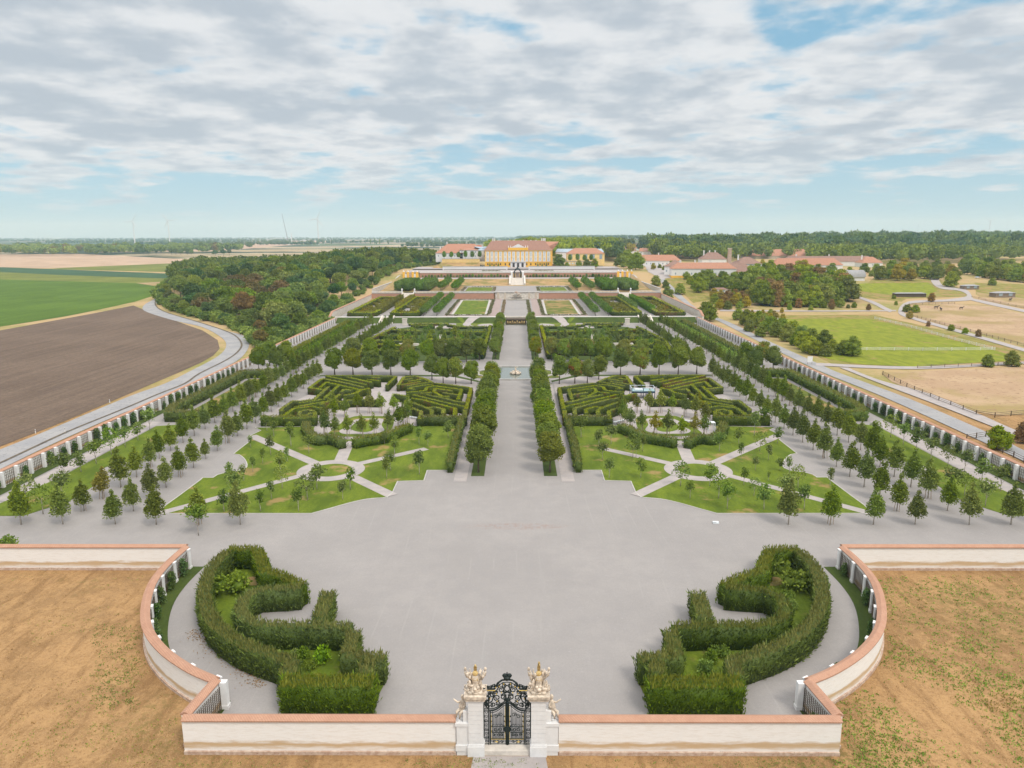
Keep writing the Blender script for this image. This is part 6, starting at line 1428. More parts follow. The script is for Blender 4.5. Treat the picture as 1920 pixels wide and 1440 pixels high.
house('open_shed', 'larger dark-fronted field shed near the right edge', 1884, 558, 14, 6, 3.0, .9, .1, 'wood', 'roof4', cols=2, cat='shed', win=(2.6, 2.0))
house('open_shed', 'small weathered hut beside the pale hut roofs of the animal farm', 1350, 550, 10, 5, 2.6, 1.2, 0, 'white', 'roof3', cols=2, cat='shed')
# ------------------------------------------------------------------ fields and roads outside
def dl(name, pts, mat, off=.12, s=1, ox=0, oy=0, smooth=0):
    p = UTL(pts, s, ox, oy); p = spl(p, smooth, True) if smooth else p
    return drape(name, p, MT[mat], off)
dl('dry_verge', [(0, 604), (255, 560), (300, 553), (330, 575), (420, 606), (470, 640), (475, 655), (400, 706), (0, 890), (-260, 1000), (-260, 640)], 'land', .04)
dl('green_field', [(-420, 524), (0, 524), (325, 533), (301, 551), (253, 566), (120, 594), (0, 613), (-420, 690)], 'crop')
dl('yellow_green_field', [(-420, 510), (0, 510), (120, 516), (329, 523), (325, 533), (0, 524), (-420, 524)], 'crop2', .10)
dl('blue_green_field', [(-420, 501), (0, 501), (110, 505), (340, 514), (331, 523), (120, 516), (0, 510), (-420, 510)], 'crop3', .08)
dl('olive_field', [(100, 503), (366, 492), (350, 511), (110, 505)], 'crop2', .09)
dl('stubble_field', [(-420, 478), (0, 477), (150, 476), (366, 487), (366, 492), (100, 503), (0, 501), (-420, 500)], 'stubble', .07)
dl('bare_strip', [(255, 531), (328, 528), (326, 536), (300, 538)], 'bare', .2)
dl('pale_far_field', [(180, 474), (420, 470), (640, 452), (700, 450), (470, 452), (430, 462), (260, 470)], 'stubble', .3)
dl('ploughed_field', [(-260, 668), (0, 620), (120, 598), (200, 583), (250, 573), (277, 584), (329, 602), (380, 620), (408, 638), (412, 654), (400, 667), (378, 680), (340, 697), (293, 717), (200, 757), (100, 799), (0, 838), (-260, 950)], 'plough')
roadL = [(273, 570), (267, 578), (277, 586), (333, 603), (380, 614), (416, 634), (424, 650), (408, 669), (356, 697), (309, 720), (253, 740), (182, 769), (78, 813), (0, 844), (-160, 910)]
roadM = [(292, 560), (290, 572), (305, 584), (356, 600), (412, 618), (439, 630), (451, 646), (443, 661), (420, 677), (372, 701), (344, 720), (294, 740), (221, 771), (125, 810), (0, 868), (-160, 940)]
roadR = [(297, 562), (293, 573), (308, 586), (360, 602), (418, 619), (459, 631), (467, 646), (461, 661), (443, 678), (396, 701), (356, 720), (320, 741), (234, 774), (104, 831), (0, 881), (-160, 955)]
def strip(name, A, B, mat, off, n=4):
    a = spl(UTL(A), n); b = spl(UTL(B), n); return drape(name, a+b[::-1], MT[mat], off)
strip('road', roadL, roadM, 'asphalt', .16); strip('lane', roadM, roadR, 'asphalt', .14)
md = spl(UTL(roadM), 4); 
drape('road_ditch', [(x+.1, y) for x, y in md]+[(x+.75, y+.35) for x, y in md[::-1]], MT['seam'], .24)
for k, (px, py) in enumerate([(67, 813.5), (122, 811), (206, 756)]):
    x, y = UT(px, py); p_ = empty('road_post', f'small white marker post on the verge of the left road, {nth(k+1)} from the left', 'post', (x, y, h(x, y)+.1), 0, 'marker posts of the left road')
    MB().box(-.08, .08, -.06, .06, 0, 1.0).build('post', MT['white'], p_); MB().box(-.085, .085, -.065, .065, .72, .88).build('band', MT['dark'], p_)
# right
strip('road', [(1211, 505), (1237, 527), (1255, 547), (1295, 576), (1342, 600), (1413, 636), (1496, 677), (1545, 700), (1654, 744), (1811, 815), (1920, 867), (2100, 960)],
      [(1218, 503), (1248, 525), (1267, 543), (1306, 578), (1366, 604), (1437, 638), (1540, 685), (1574, 700), (1706, 749), (1863, 817), (1925, 848), (2100, 925)], 'asphalt', .16)
strip('white_path', [(1574, 690), (1600, 700), (1640, 716), (1780, 769), (1920, 825), (2080, 890)], [(1590, 690), (1613, 700), (1660, 717), (1758, 744), (1920, 814.6), (2080, 872)], 'path', .20)
strip('white_path', [(1530, 686), (1714, 693), (1920, 683), (2100, 676)], [(1530, 681), (1714, 688), (1920, 678.5), (2100, 672)], 'path', .18)
strip('white_path', [(1350, 584), (1500, 584.5), (1680, 584)], [(1350, 581), (1500, 582.5), (1680, 582)], 'path', .18)
strip('white_path', [(1603, 553), (1640, 566), (1662, 577), (1675, 583)], [(1603, 557), (1636, 570), (1655, 580), (1668, 586)], 'path', .2)
strip('white_path', [(1745, 513), (1746, 528), (1762, 541), (1800, 546), (1812, 556), (1770, 562), (1702, 566), (1684, 586), (1710, 599), (1800, 625), (1920, 660), (2100, 714)],
      [(1755, 513), (1763, 530), (1775, 538), (1810, 543), (1822, 556), (1815, 564), (1712, 569), (1694, 584), (1716, 596), (1805, 621), (1920, 654), (2100, 706)], 'path', .22)
strip('white_path', [(1815, 562), (1860, 573), (1920, 586), (2050, 612)], [(1815, 558), (1862, 568), (1920, 581), (2050, 606)], 'path', .2)
dl('dry_meadow', [(1385, 592), (1640, 590), (1700, 604), (1810, 630), (1925, 660), (2050, 690), (1925, 676), (1714, 687), (1560, 682), (1440, 622)], 'meadow', .06)
dl('dry_meadow', [(1600, 556), (1690, 566), (1700, 560), (1820, 556), (1810, 545), (1760, 525), (1640, 520)], 'meadow', .06)
dl('dry_meadow', [(1828, 530), (2100, 540), (2100, 585), (1925, 566), (1830, 552)], 'meadow', .06)
dl('dry_meadow', [(1225, 520), (1330, 520), (1340, 560), (1300, 568), (1275, 545)], 'meadow', .08)
dl('green_paddock', [(1449, 598), (1627, 598), (1690, 612), (1754, 630), (1865, 657), (1900, 668), (1898, 676), (1714, 688), (1620, 684), (1556, 674), (1500, 655), (1450, 620)], 'paddock', .10)
dl('green_paddock', [(1600, 532), (1740, 530), (1758, 545), (1740, 553), (1660, 552), (1605, 545)], 'paddock', .10)
dl('bare_paddock', [(1705, 570), (1790, 569), (1850, 572), (1925, 590), (2100, 630), (2100, 690), (1925, 646), (1780, 612), (1702, 589)], 'bare', .10)
dl('bare_paddock', [(1652, 699), (1900, 689), (2100, 682), (2100, 800), (1925, 778), (1864, 779), (1800, 765), (1720, 736), (1672, 716)], 'bare', .10)
dl('bare_paddock', [(1830, 548), (1920, 560), (2100, 590), (2100, 610), (1920, 578), (1840, 562)], 'bare', .11)
dl('pale_yard', [(1212, 486), (1258, 508), (1262, 520), (1240, 524), (1215, 510), (1205, 492)], 'path', .2)
def fence(label, px, wood='wood', step=4.0, hh_=1.25, rails=3, group='paddock fences'):
    p = UTL(px); t = empty('paddock_fence', label, 'fence', (0, 0, 0), 0, group); pm = mesh_py('post', MB().box(-.08, .08, -.08, .08, -.3, hh_+.1).V, MB().box(-.08, .08, -.08, .08, -.3, hh_+.1).F, MT[wood]); mr_ = MB(); npst = 0
    for a, b in zip(p, p[1:]):
        L = math.dist(a, b); n = max(1, int(L/step)); q = [(a[0]+(b[0]-a[0])*k/n, a[1]+(b[1]-a[1])*k/n) for k in range(n+1)]
        for c in q:
            if npst < 95: link('post', pm, t, (*c, h(*c))); npst += 1
        for c, d in zip(q, q[1:]):
            for r in range(rails): zz_ = hh_*(r+1)/rails-.08; mr_.bar((*c, h(*c)+zz_), (*d, h(*d)+zz_), .05, n=4)
    mr_.build('rails', MT[wood], t)
fence('white rail fence along the near side of the green paddock', [(1458, 600), (1480, 622), (1540, 645), (1600, 657), (1650, 657), (1730, 658), (1865, 657)], 'white', 5)
fence('pale rail fence along the far side of the green paddock', [(1640, 598), (1700, 612), (1790, 638), (1860, 656)], 'white', 5)
fence('weathered rail fence around the bend of the bare paddock', [(1706, 588), (1697, 580), (1705, 572), (1790, 570)], 'wood', 4)
fence('weathered rail fence beside the white path across the bare paddock', [(1712, 594), (1800, 617), (1920, 650)], 'wood', 5)
fence('weathered fence along the top of the lower bare paddock', [(1720, 691), (1920, 684)], 'wood', 5)
fence('dark curved rail fence around the corner of the lower bare paddock', [(1655, 703), (1700, 726), (1760, 752), (1830, 778), (1865, 783), (1925, 777)], 'darkwood', 4)
fence('dark rail fence beside the road near the right edge', [(1860, 842), (1900, 858), (1940, 878)], 'darkwood', 2.5)
fence('wooden barrier gate beside the road near the right edge', [(1812, 826), (1848, 820)], 'darkwood', 3, 1.4)
fence('rail fence beside the farthest white path', [(1822, 558), (1920, 578)], 'wood', 6)
# sign
x, y = UT(1518, 684); b = empty('notice_board', 'small white notice board beside the road at the path junction', 'sign', (x, y, h(x, y))); MB().box(-.9, .9, -.05, .05, 1, 3.0).build('board', MT['white'], b); MB().box(-.8, -.7, -.04, .04, 0, 1).box(.7, .8, -.04, .04, 0, 1).build('legs', MT['wood'], b)
# animals
def horse(label, px, py, mat, sc_=1.0, rz=0.0):
    x, y = UT(px, py); V = []
    m = MB(); m.tube([(-.95, 0, 1.15), (-.7, 0, 1.2), (0, 0, 1.12), (.6, 0, 1.2), (.9, 0, 1.3), (1.2, 0, 1.55), (1.35, 0, 1.72)], [.2, .33, .36, .34, .28, .18, .13], 8)
    m.tube([(1.3, 0, 1.76), (1.55, 0, 1.6), (1.75, 0, 1.42)], [.14, .12, .07], 6)
    for a in (-.72, -.6, .55, .68):
        sd_ = .16 if a in (-.72, .68) else -.16; kn = .08 if a < 0 else .02
        m.tube([(a, sd_, 1.05), (a-kn, sd_, .6), (a+.02, sd_, .3), (a, sd_, 0)], [.15, .09, .06, .07], 6)
    m.tube([(-1.0, 0, 1.2), (-1.15, 0, .9), (-1.12, 0, .5)], [.06, .09, .03], 5)
    for e in (-.07, .07): m.bar((1.3, e, 1.8), (1.3, e, 1.98), .04, .01, 4)
    o = m.build('horse', MT[mat], None, True, (x, y, h(x, y)+.1), rz); o.scale = (sc_,)*3; tag(o, label, 'horse', 'horses in the paddocks')
horse('dark horse standing in the bare paddock', 1755, 580, 'bark', 1.3, .2); horse('dark horse seen from behind right of the other one', 1764, 583.5, 'dark', 1.2, 1.4); horse('brown horse lying low farther right in the bare paddock', 1802, 581, 'bark', 1.1, .1)
horse('dark horse near the large field shed', 1894, 565, 'dark', 1.2, .5)
# cars
def car(label, px, py, mat, rz=0.0, at=None):
    x, y = UT(px, py); z = h(x, y) if at is None else at[2]
    if at: x, y = at[:2]
    t = empty('parked_car', label, 'car', (x, y, z+.2), rz, 'parked cars')
    MB().add([(-2.1, -.85, .4), (2.1, -.85, .4), (2.1, .85, .4), (-2.1, .85, .4), (-2.1, -.85, .9), (2.15, -.85, .8), (2.15, .85, .8), (-2.1, .85, .9)], [(0, 1, 5, 4), (1, 2, 6, 5), (2, 3, 7, 6), (3, 0, 4, 7), (4, 5, 6, 7), (3, 2, 1, 0)]).build('body', mat, t)
    MB().add([(-1.5, -.78, .88), (1.0, -.78, .84), (1.0, .78, .84), (-1.5, .78, .88), (-1.1, -.65, 1.45), (.4, -.65, 1.45), (.4, .65, 1.45), (-1.1, .65, 1.45)], [(0, 1, 5, 4), (1, 2, 6, 5), (2, 3, 7, 6), (3, 0, 4, 7), (4, 5, 6, 7)]).build('cabin', MT['glass'], t)
    for a in (-1.3, 1.3):
        for c in (-.85, .85): MB().bar((a, c-.1, .33), (a, c+.1, .33), .33, n=10).build('wheel', MT['dark'], t)
car('dark car parked by the wood edge left of the palace', 799, 489, MT['dark'], .1); car('white car on the yard road right of the palace', 1205, 494, MT['white'], .9); car('silver car on the yard road beside the estate house', 1252, 511, MT['steel'], .3)
car('dark blue car at the field edge behind the stables', 1661, 486, MT['navy'], .1); car('white van-like car at the forest edge', 1833, 522, MT['white'], 0)
# ------------------------------------------------------------------ woods
def tree_np(r_, kind=0):
    R0 = r_.uniform(5.2, 7.2); H0 = r_.uniform(11, 15.5); b = [(0, 0, H0*.62, R0*.72, R0*.72, H0*.30)]
    for k in range(9):
        a = k*2.399+r_.uniform(-.3, .3); rr = R0*r_.uniform(.40, .68); z = H0*r_.uniform(.50, .84); q = R0*r_.uniform(.30, .46)
        b.append((rr*math.cos(a), rr*math.sin(a), z, q, q, q*.8))
    if kind:
        b = [(x, y, z*.80, rx, ry, rz*1.15) for x, y, z, rx, ry, rz in b]
        for k in range(7): a = k*.9; q = R0*r_.uniform(.26, .36); b.append((R0*.62*math.cos(a), R0*.62*math.sin(a), H0*r_.uniform(.16, .32), q, q, q*.9))
        b.append((0, 0, H0*.3, R0*.65, R0*.65, H0*.25))
    for k in range(4):
        a = r_.uniform(0, 6.28); b.append((R0*.25*math.cos(a), R0*.25*math.sin(a), H0*.88, R0*.34, R0*.34, R0*.28))
    return b, H0
fv = []
for i in range(11):
    r_ = np.random.default_rng(40+i); b, H0 = tree_np(r_, 0)
    fv.append(joined_me('forest_tree', crown_np(r_, b, 1700, 0.95, core=.80, fill=.28, wid=.8), LF['forest' if i < 6 else 'deep' if i < 9 else 'autumn'], MT['bark'], H0*.6, .3))
pvv = []
for i, mt_ in enumerate(('park', 'park', 'park', 'park', 'gold', 'russet')):
    r_ = np.random.default_rng(80+i); b, H0 = tree_np(r_, 1)
    pvv.append(joined_me('park_tree', crown_np(r_, b, 1900, .85, core=.80, fill=.25, wid=.8), LF[mt_], MT['bark'], H0*.6, .3))
lowv = []      # light version used for distant woods
for i in range(5):
    r_ = np.random.default_rng(60+i); lowv.append(crown_np(r_, [(0, 0, 8.5, 5.6, 5.6, 5.0)]+[(3.6*math.cos(k*1.57+i), 3.6*math.sin(k*1.57+i), 9+r_.uniform(-1, 3), 3.0, 3.0, 2.6) for k in range(4)], 130, 2.2, core=.88, fill=.25, wid=.85))
wood = UTL([(633, 597), (560, 632), (500, 652), (484, 655), (478, 634), (432, 611), (374, 596), (322, 582), (306, 570), (300, 560)])+[ (-262, 530), (-330, 690), (-400, 860), (-450, 1010), (-430, 1120), (-250, 1050), (-150, 940), (-100, 830), (-82, 770), (-90, 735), (-104, 690), (-108, 640), (-106, 600), (-107, 560), (-109, 520), (-109, 470), (-106, 430), (-102, 400)]
pts = scatter(wood, 10.2, seed=9); pts.sort(key=lambda p: math.dist(p, (0, 0)))
r_ = np.random.default_rng(6)
def depth(p):
    return min(abs((b[0]-a[0])*(a[1]-p[1])-(a[0]-p[0])*(b[1]-a[1]))/math.dist(a, b) if 0 < ((p[0]-a[0])*(b[0]-a[0])+(p[1]-a[1])*(b[1]-a[1]))/math.dist(a, b)**2 < 1 else math.dist(p, a) for a, b in zip(wood, wood[1:]+wood[:1]))
for k, p in enumerate(pts[:295]):
    q = (.5+.5*ss(0, 20, depth(p)))*r_.uniform(.85, 1.15)
    px_, py_ = pj(p[0], p[1], 8); vi = int(r_.integers(9, 11)) if 375 < px_ < 560 and 540 < py_ < 640 and r_.random() < .35 else int(r_.integers(0, 9))
    one('forest_tree', fv[vi], p[0], p[1], h(*p)-.3, 'dense broad tree of the wood outside the left garden wall', 'tree', 'trees of the left wood', q*1.0)
und = []
for a, b in zip(wood[:12], wood[1:13]):
    n = int(math.dist(a, b)/3.5)
    for k in range(n): und.append((a[0]+(b[0]-a[0])*k/n+r_.normal()*1.5, a[1]+(b[1]-a[1])*k/n+r_.normal()*1.5))
for k in range(14, len(wood)):
    a, b = wood[k], wood[(k+1) % len(wood)]; n = int(math.dist(a, b)/5)
    for i in range(n): und.append((a[0]+(b[0]-a[0])*i/n+r_.normal()*2, a[1]+(b[1]-a[1])*i/n+r_.normal()*2))
und += [p for p in scatter(wood, 6.5, seed=31) if p[1] < 470]
def woodmass(name, P, label, scale=(.85, 1.25), mat='forest', zoff=-1.0):
    parts = []
    for p in P:
        V, Q, t = lowv[int(r_.integers(5))]; a = r_.uniform(0, 6.28); s_ = r_.uniform(*scale); ca, sa = math.cos(a)*s_, math.sin(a)*s_
        V2 = np.column_stack([V[:, 0]*ca-V[:, 1]*sa+p[0], V[:, 0]*sa+V[:, 1]*ca+p[1], V[:, 2]*s_*r_.uniform(.9, 1.1)+h(*p)+zoff])
        parts.append((V2, Q, np.clip(t+r_.normal()*.22, 0, 1)))
    V, Q, t = merge(parts); return tag(link(name, mesh_np(name, V, Q, LF[mat], tone=t)), label, 'wood', None, 'stuff')
woodmass('undergrowth', und, 'bushy undergrowth along the edge of the left wood', (.28, .5), zoff=-1.8)
woodmass('wood', pts[295:], 'far part of the dense wood left of the garden', (.9, 1.2))
# right side park: individual trees given by where their trunks stand
def clump(poly_px, d, seed, group, label, vs, sc_=(.6, .9), maxn=80):
    P = scatter([(a, b*4.0) for a, b in poly_px], d, seed=seed, maxn=maxn)
    for k, (a, b4) in enumerate(P):
        x, y = UT(a, b4/4.0); v = vs[k % len(vs)]
        one('park_tree', pvv[v], x, y, h(x, y)-.3, label, 'tree', group, r_.uniform(*sc_))
clump([(1290, 533), (1340, 530), (1370, 528), (1400, 532), (1400, 549), (1340, 547), (1300, 543)], 14, 1, 'bushes and trees before the estate', 'dark green tree in the grove right before the estate houses', (0, 1, 2, 3), (.5, .75))
clump([(1405, 533), (1480, 528), (1560, 533), (1590, 548), (1590, 568), (1500, 575), (1430, 574), (1410, 560)], 12.5, 2, 'trees of the coloured grove', 'tree of the dense mixed grove right of the estate', (0, 1, 2, 3, 0, 5), (.8, 1.25))
clump([(1430, 566), (1500, 571), (1580, 573), (1580, 578), (1450, 578)], 13, 3, 'russet shrubs at the grove foot', 'russet bushy tree at the near foot of the mixed grove', (5, 0, 5, 2), (.35, .5))
clump([(1335, 560), (1360, 556), (1400, 560), (1405, 578), (1350, 582)], 12, 4, 'golden shrubs by the road', 'golden brown bushy tree near the wall-side road', (4, 5, 0), (.4, .55))
clump([(1640, 510), (1700, 505), (1790, 508), (1790, 525), (1700, 527), (1650, 528)], 17, 5, 'trees round the farm track', 'spreading yellow-green tree near the farm track bend', (0, 1, 4, 2, 3), (.6, .95))
clump([(1800, 505), (1930, 512), (1930, 533), (1840, 520), (1800, 513)], 14, 6, 'dark trees at the right edge', 'dark round tree on the meadow before the right wood', (0, 1, 2, 3), (.8, 1.1))
clump([(1500, 476), (1585, 474), (1600, 484), (1510, 486)], 22, 7, 'trees behind the long barn', 'yellowing tree right of the long barn', (4, 0, 1, 0), (.7, 1.0))
clump([(1216, 498), (1260, 494), (1262, 506), (1225, 510)], 14, 11, 'small trees by the estate road', 'small tree beside the estate road and yard', (0, 1, 2, 4), (.3, .5))
clump([(1375, 497), (1400, 495), (1540, 512), (1600, 520), (1620, 512), (1640, 520), (1540, 530), (1400, 520)], 17, 12, 'trees among the estate buildings', 'light green tree between the estate buildings and the grove', (0, 1, 2, 3, 4), (.45, .75))
clump([(1290, 512), (1380, 520), (1400, 530), (1300, 528), (1270, 522)], 14, 13, 'bushes before the long estate building', 'leafy tree in front of the long estate building', (0, 1, 2, 3), (.4, .6))
clump([(1440, 590), (1470, 586), (1400, 592), (1385, 590), (1430, 600), (1480, 604)], 12, 14, 'yellowish bushes by the roadside row', 'yellowish low bush north of the roadside row', (4, 0, 4), (.2, .3))
singles = [(1325, 602, 0, .75, 'big spreading tree outside the right boundary wall by the road'), (1230, 536, 1, .55, 'tree by the wall-side road below the yellow gateway'), (1252, 560, 2, .45, 'small dense tree between wall and road, upper one'), (1248, 540, 3, .4, 'small tree beside the road fork'), (1275, 552, 0, .5, 'rounded tree right of the road below the estate'), (1310, 548, 2, .6, 'broad tree on the grass right of the upper road'),
           (1178, 503, 3, 1.15, 'big old tree behind the yellow gateway'), (1192, 506, 1, 1.1, 'second old tree behind the yellow gateway, nearer the road'), (1165, 500, 0, .95, 'old tree at the left of the pair behind the gateway'), 
           (796, 484, 4, .5, 'yellowish tree at the left end of the palace court wall'), (811, 487, 2, .5, 'dark tree left of the palace court'), (1716, 586, 0, .35, 'small tree beside the path junction'), (1782, 538, 1, .75, 'low wide tree pair at the bend of the farm track'), (1860, 535, 0, .4, 'small tree on the far meadow'), (1746, 566, 5, .35, 'low bush clump at the paddock shed'), (1700, 585, 0, .35, 'small bush in the triangle between the paths'), (1873, 842, 3, .38, 'dark small tree beside the road at the right edge'), (1916, 830, 5, .3, 'reddish shrub by the white path at the right edge'),
           (1852, 688, 1, .30, 'small round tree standing in front of the green paddock'), (1897, 687, 1, .38, 'round tree with shadow at the right end of the green paddock'), (1705, 598, 4, .25, 'small bush on the edge of the bare paddock')]
for px, py, v, q, lb in singles:
    x, y = UT(px, py); one('park_tree', pvv[v], x, y, h(x, y)-.2, lb, 'tree', None, q*1.22)
for px, v, q, lb in ((1048, 2, .85, 'dark round tree right beside the palace'), (1063, 0, .4, 'small tree between the palace tree and the pavilion'), (1086, 1, .55, 'yellowish tree before the right pavilion'), (1100, 0, .6, 'leafy tree in front of the right pavilion windows'), (1115, 3, .7, 'spreading tree at the right end of the pavilion')):
    d = ray(px, 492); y = 680.0; x = CAM.x+d.x*y/d.y; one('park_tree', pvv[v], x, y, 15.0, lb, 'tree', None, q)
rowt = [(1385, 600), (1398, 610), (1410, 614), (1420, 606), (1432, 616), (1440, 626), (1450, 618), (1455, 632), (1466, 626), (1475, 640), (1484, 634), (1492, 648), (1502, 640), (1505, 655), (1520, 650), (1517, 662), (1530, 666), (1545, 655), (1548, 668), (1563, 660), (1580, 665), (1598, 668), (1405, 622), (1425, 632)]
for k, (px, py) in enumerate(rowt):
    x, y = UT(px, py); one('roadside_tree', pvv[(0, 2, 1, 3)[k % 4]], x, y, h(x, y)-.2, f'young tree in the roadside row right of the garden, {nth(k+1)} from the far end', 'tree', 'roadside trees beside the green paddock', r_.uniform(.5, .66)*(1 if k < 16 else .85))
for k, (px, py) in enumerate([(1590, 578), (1601, 577), (1628, 582), (1676, 560), (1680, 572), (1560, 580), (1520, 582), (1480, 581), (1740, 612), (1783, 620), (1809, 626), (1834, 632)]):
    x, y = UT(px, py); one('meadow_tree', pvv[(0, 1, 5)[k % 3]], x, y, h(x, y)-.2, f'small lone tree by the meadow paths on the right, {nth(k+1)} of several', 'tree', 'small lone trees on the right meadow', r_.uniform(.2, .3))
# wood edges on the right and behind the palace
W1 = scatter([(640, 1120), (1500, 950), (2400, 1300), (2400, 2400), (1200, 2300), (250, 1500), (300, 1180)], 24, seed=21)
woodmass('right_wood', W1[::3], 'olive part of the broad wood on the right below the horizon', (1.5, 2.4))
woodmass('right_wood', W1[1::3], 'deep green part of the broad wood on the right below the horizon', (1.4, 2.2), 'deep')
woodmass('right_wood', W1[2::3], 'mixed part of the broad wood on the right below the horizon', (1.3, 2.2))
W2 = scatter([(200, 850), (330, 800), (520, 860), (700, 980), (640, 1150), (300, 1180), (140, 1100), (180, 950)], 15, seed=22)
W2 = [p for p in W2 if not (1385 < pj(*p, h(*p))[0] < 1525 and p[1] < 1010) and not (1160 < pj(*p, h(*p))[0] < 1226 and pj(*p, h(*p))[1] > 456)]
woodmass('park_wood', W2, 'green and yellow wood behind the estate roofs', (1.0, 1.5), 'park')
W3 = scatter([(60, 830), (160, 900), (260, 1200), (500, 1900), (-60, 1900), (-50, 1300), (-20, 900), (20, 820)], 19, seed=23)
W3 = [p for p in W3 if not (1160 < pj(*p, h(*p))[0] < 1226 and pj(*p, h(*p))[1] > 456)]
woodmass('palace_wood', W3, 'wooded rise behind the palace', (1.1, 1.7), 'park')
PX = [UT(a, b/8) for a, b in scatter([(1228, 8*463), (1620, 8*463), (1620, 8*480), (1530, 8*483), (1400, 8*478), (1330, 8*486), (1228, 8*486)], 7, seed=33)]
PX += [UT(a, b/8) for a, b in scatter([(1125, 8*470), (1160, 8*466), (1160, 8*492), (1128, 8*488)], 7, seed=34)]+[UT(a, b/8) for a, b in scatter([(1165, 8*457), (1228, 8*457), (1228, 8*478), (1165, 8*478)], 22, seed=35)]
PX = [p for p in PX if not (1390 < pj(*p, h(*p))[0] < 1520 and p[1] < 1010)]
woodmass('estate_trees', PX[::2], 'light green trees between the village and the estate roofs', (.9, 1.6), 'park', 0)
woodmass('estate_trees', PX[1::4], 'darker green trees among the light ones behind the estate', (.9, 1.5), 'deep', 0)
woodmass('estate_trees', PX[3::8], 'golden trees scattered behind the estate roofs', (.7, 1.2), 'gold', 0)
woodmass('estate_trees', PX[7::8], 'olive trees scattered behind the estate roofs', (.9, 1.4), 'forest', 0)
W4 = scatter([(-1750, 1750), (-1400, 1600), (-900, 1720), (-760, 1900), (-800, 2150), (-1700, 2150)], 30, seed=24)
woodmass('far_left_wood', W4, 'flat dark wood across the left plain', (1.3, 1.8))
W5 = []
for Y, dx, amp, th in ((2700, 13, 60, .12), (3400, 15, 90, .0), (4300, 17, 120, -.12), (5600, 20, 150, -.2), (7500, 26, 200, -.3), (10500, 36, 300, -.4)):
    x = -Y*.78
    while x < Y*.25:
        if noise.noise(Vector((x*.0022, Y*.01, 0))) > th:
            for k in range(2): W5.append((x+r_.uniform(-dx, dx), Y+amp*math.sin(x/700)+k*30+r_.uniform(-12, 12)))
        x += dx
woodmass('horizon_woods', W5, 'thin lines of trees along the hazy horizon', (.9, 1.5))
for k, (px, py) in enumerate([(166, 474), (173, 474), (189, 475), (221, 476), (252, 477), (262, 476.5), (270, 477), (278, 477), (293, 477), (322, 477.5), (330, 477.5), (339, 478), (352, 478), (359, 478.5), (404, 480), (419, 481), (430, 479)]):
    x, y = UT(px, py); one('field_tree', fv[k % 8], x, y, h(x, y), f'lone tree between the fields on the left plain, {nth(k+1)} from the left', 'tree', 'lone trees on the left plain', r_.uniform(.8, 1.15))
pop = joined_me('poplar_tree', crown_np(r_, [(0, 0, 12, 2.6, 2.6, 10)], 160, 1.8, core=.85), LF['forest'], MT['bark'], 4, .4)
for k, px in enumerate((447, 462, 484, 497, 522, 536, 576, 584, 598, 606, 622, 695, 703, 706, 712, 728)):
    x, y = UT(px, 459.5); one('poplar_tree', pop, x, y, h(x, y), f'slim poplar in the line across the left plain, {nth(k+1)} from the left', 'tree', 'poplars across the left plain', (1.1, 1.1, r_.uniform(.9, 1.3)))
for k, (px, py) in enumerate([(30, 449), (120, 447), (152, 447.5), (215, 446.5), (569, 453)]):
    x, y = UT(px, py); z = h(x, y); b = empty('far_hall', f'tiny white hall on the hazy left plain, {nth(k+1)} from the left', 'building', (x, y, z), 0, 'white halls on the left plain'); MB().box(-22, 22, -12, 12, 0, 7).build('wall', MT['white'], b); hiproof(MB(), 44, 24, 7, 3, gable=True).build('roof', MT['roof4'], b)
# wind turbines and crane
def turbine(px, D, hub, rot, label, blades=3):
    d = ray(px, 445); k = D/d.y; x, y = CAM.x+d.x*k, D; t = empty('wind_turbine', label, 'wind turbine', (x, y, 0), 0, 'wind turbines on the plain')
    MB().bar((0, 0, -1), (0, 0, hub), 3.2, 1.7, 10).build('tower', MT['white'], t); MB().ell((0, 0, hub), (2.6, 5, 2.4)).build('nacelle', MT['white'], t)
    for b in range(blades):
        a = rot+b*2.094; MB().tube([(0, -5, hub), (math.sin(a)*12, -5, hub+math.cos(a)*12), (math.sin(a)*hub*.42, -5, hub+math.cos(a)*hub*.42)], [1.4, 1.9, .5], 6).build('blade', MT['white'], t)
turbine(252, 3900, 118, 2.6, 'wind turbine with drooping blades, leftmost on the horizon'); turbine(317.5, 3800, 120, 1.5, 'wind turbine second from the left with level blades'); turbine(597, 3600, 122, .4, 'wind turbine rising behind the left wood')
turbine(1719, 9000, 150, .6, 'faint distant wind turbine above the right wood'); turbine(1853, 6000, 140, 1.0, 'larger faint wind turbine above the right wood'); turbine(1885, 9500, 140, 0, 'faint wind turbine near the right edge of the horizon')
turbine(546.5, 3500, 52, 0, 'half-built wind turbine tower beside a crane', 0)
d = ray(541, 445); k = 3450/d.y; cr_ = empty('tower_crane', 'tall leaning lattice crane beside the half-built turbine', 'crane', (CAM.x+d.x*k, 3450, 0)); MB().bar((0, 0, 0), (-24, 0, 142), 1.6, .9, 6).build('boom', MT['roof4'], cr_); MB().box(-6, 6, -4, 4, 0, 8).build('cab', MT['white'], cr_)
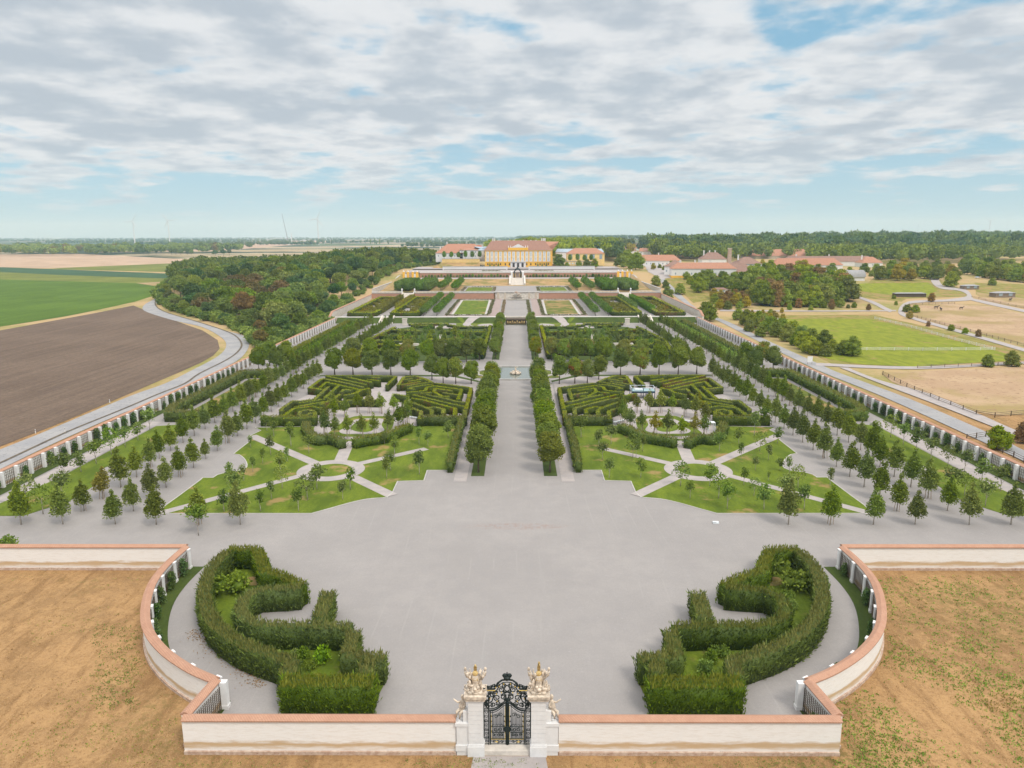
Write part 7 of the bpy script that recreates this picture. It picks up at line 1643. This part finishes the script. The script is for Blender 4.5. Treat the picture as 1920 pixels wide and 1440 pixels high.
# tufts in the dry grass of the foreground
def tufts(name, region, n, seed, label, mat='shrub', size=.22, clump_=.55):
    rr = np.random.default_rng(seed); P = []
    while len(P) < n:
        px, py = rr.uniform(*region[:2]), rr.uniform(*region[2:]); x, y = U(px, py, -.45)
        if noise.noise(Vector((x*.11+seed, y*.11, 3)))+.35*noise.noise(Vector((x*.6, y*.6, seed)))+rr.normal()*.22 < clump_-.40: continue
        if abs(x) < 94 and (y > YB+.1 or (abs(x) < 30.5 and y > 56) or (y > 62 and abs(x) < 45.8 and inpoly((abs(x), y), [(0, 50), (29.5, 50)]+[(a+1.0, b) for a, b in arc]+[(0, YB)]))): n -= .3; continue
        P.append((x, y))
    Pn = []
    for x, y in P:
        m_ = rr.integers(4, 9); r0_ = rr.uniform(.08, .3)
        for _ in range(m_): Pn.append((x+rr.normal()*r0_, y+rr.normal()*r0_*.8, -.47))
    Pn = np.array(Pn); c = len(Pn); V, Q, t = leafset(Pn, nrm(rr.normal(size=(c, 3))*.7+np.array([0, 0, .7])), size*rr.uniform(.6, 1.5, c), size*.6, rr, rr.random(c))
    return tag(link(name, mesh_np(name, V, Q, LF[mat], tone=t)), label, 'grass', None, 'stuff')
tufts('green_tufts', (1560, 2100, 1080, 1500), 3600, 3, 'scattered green tufts in the dry grass right of the front wall', 'shrub', .19, .40)
tufts('green_tufts', (-150, 330, 1080, 1500), 500, 5, 'sparse green tufts in the dry grass left of the front wall', 'shrub', .13, .70)
tufts('green_tufts', (175, 260, 1170, 1330), 330, 11, 'loose patch of green weeds in the middle of the left dry field', 'shrub', .16, .3)
tufts('green_tufts', (330, 1600, 1412, 1500), 900, 7, 'low green tufts at the foot of the front wall', 'shrub', .13, .5)
tufts('dry_tufts', (-150, 330, 1080, 1500), 450, 8, 'brown dry grass tufts left of the front wall', 'russet', .12, .2); tufts('dry_tufts', (1560, 2100, 1080, 1500), 400, 9, 'brown dry grass tufts right of the front wall', 'russet', .12, .2)
# haze
hz_ = MB().box(-14200, 14200, -600, 13200, -40, 260).build('haze', None); hz_['kind'] = 'stuff'; hz_['label'] = 'thin blue haze over the plain'
hm, t0 = newmat('haze_air'); t = NT(t0); pvn = t.n('ShaderNodeVolumePrincipled', {'Color': (0.50, 0.76, 1.0, 1), 'Absorption Color': (1, 1, 1, 1), 'Density': 0.00010, 'Anisotropy': 0.1}); o = t.n('ShaderNodeOutputMaterial'); t0.links.new(pvn.outputs[0], o.inputs['Volume'])
hz_.data.materials.clear(); hz_.data.materials.append(hm)

sc.cycles.volume_bounces = 2
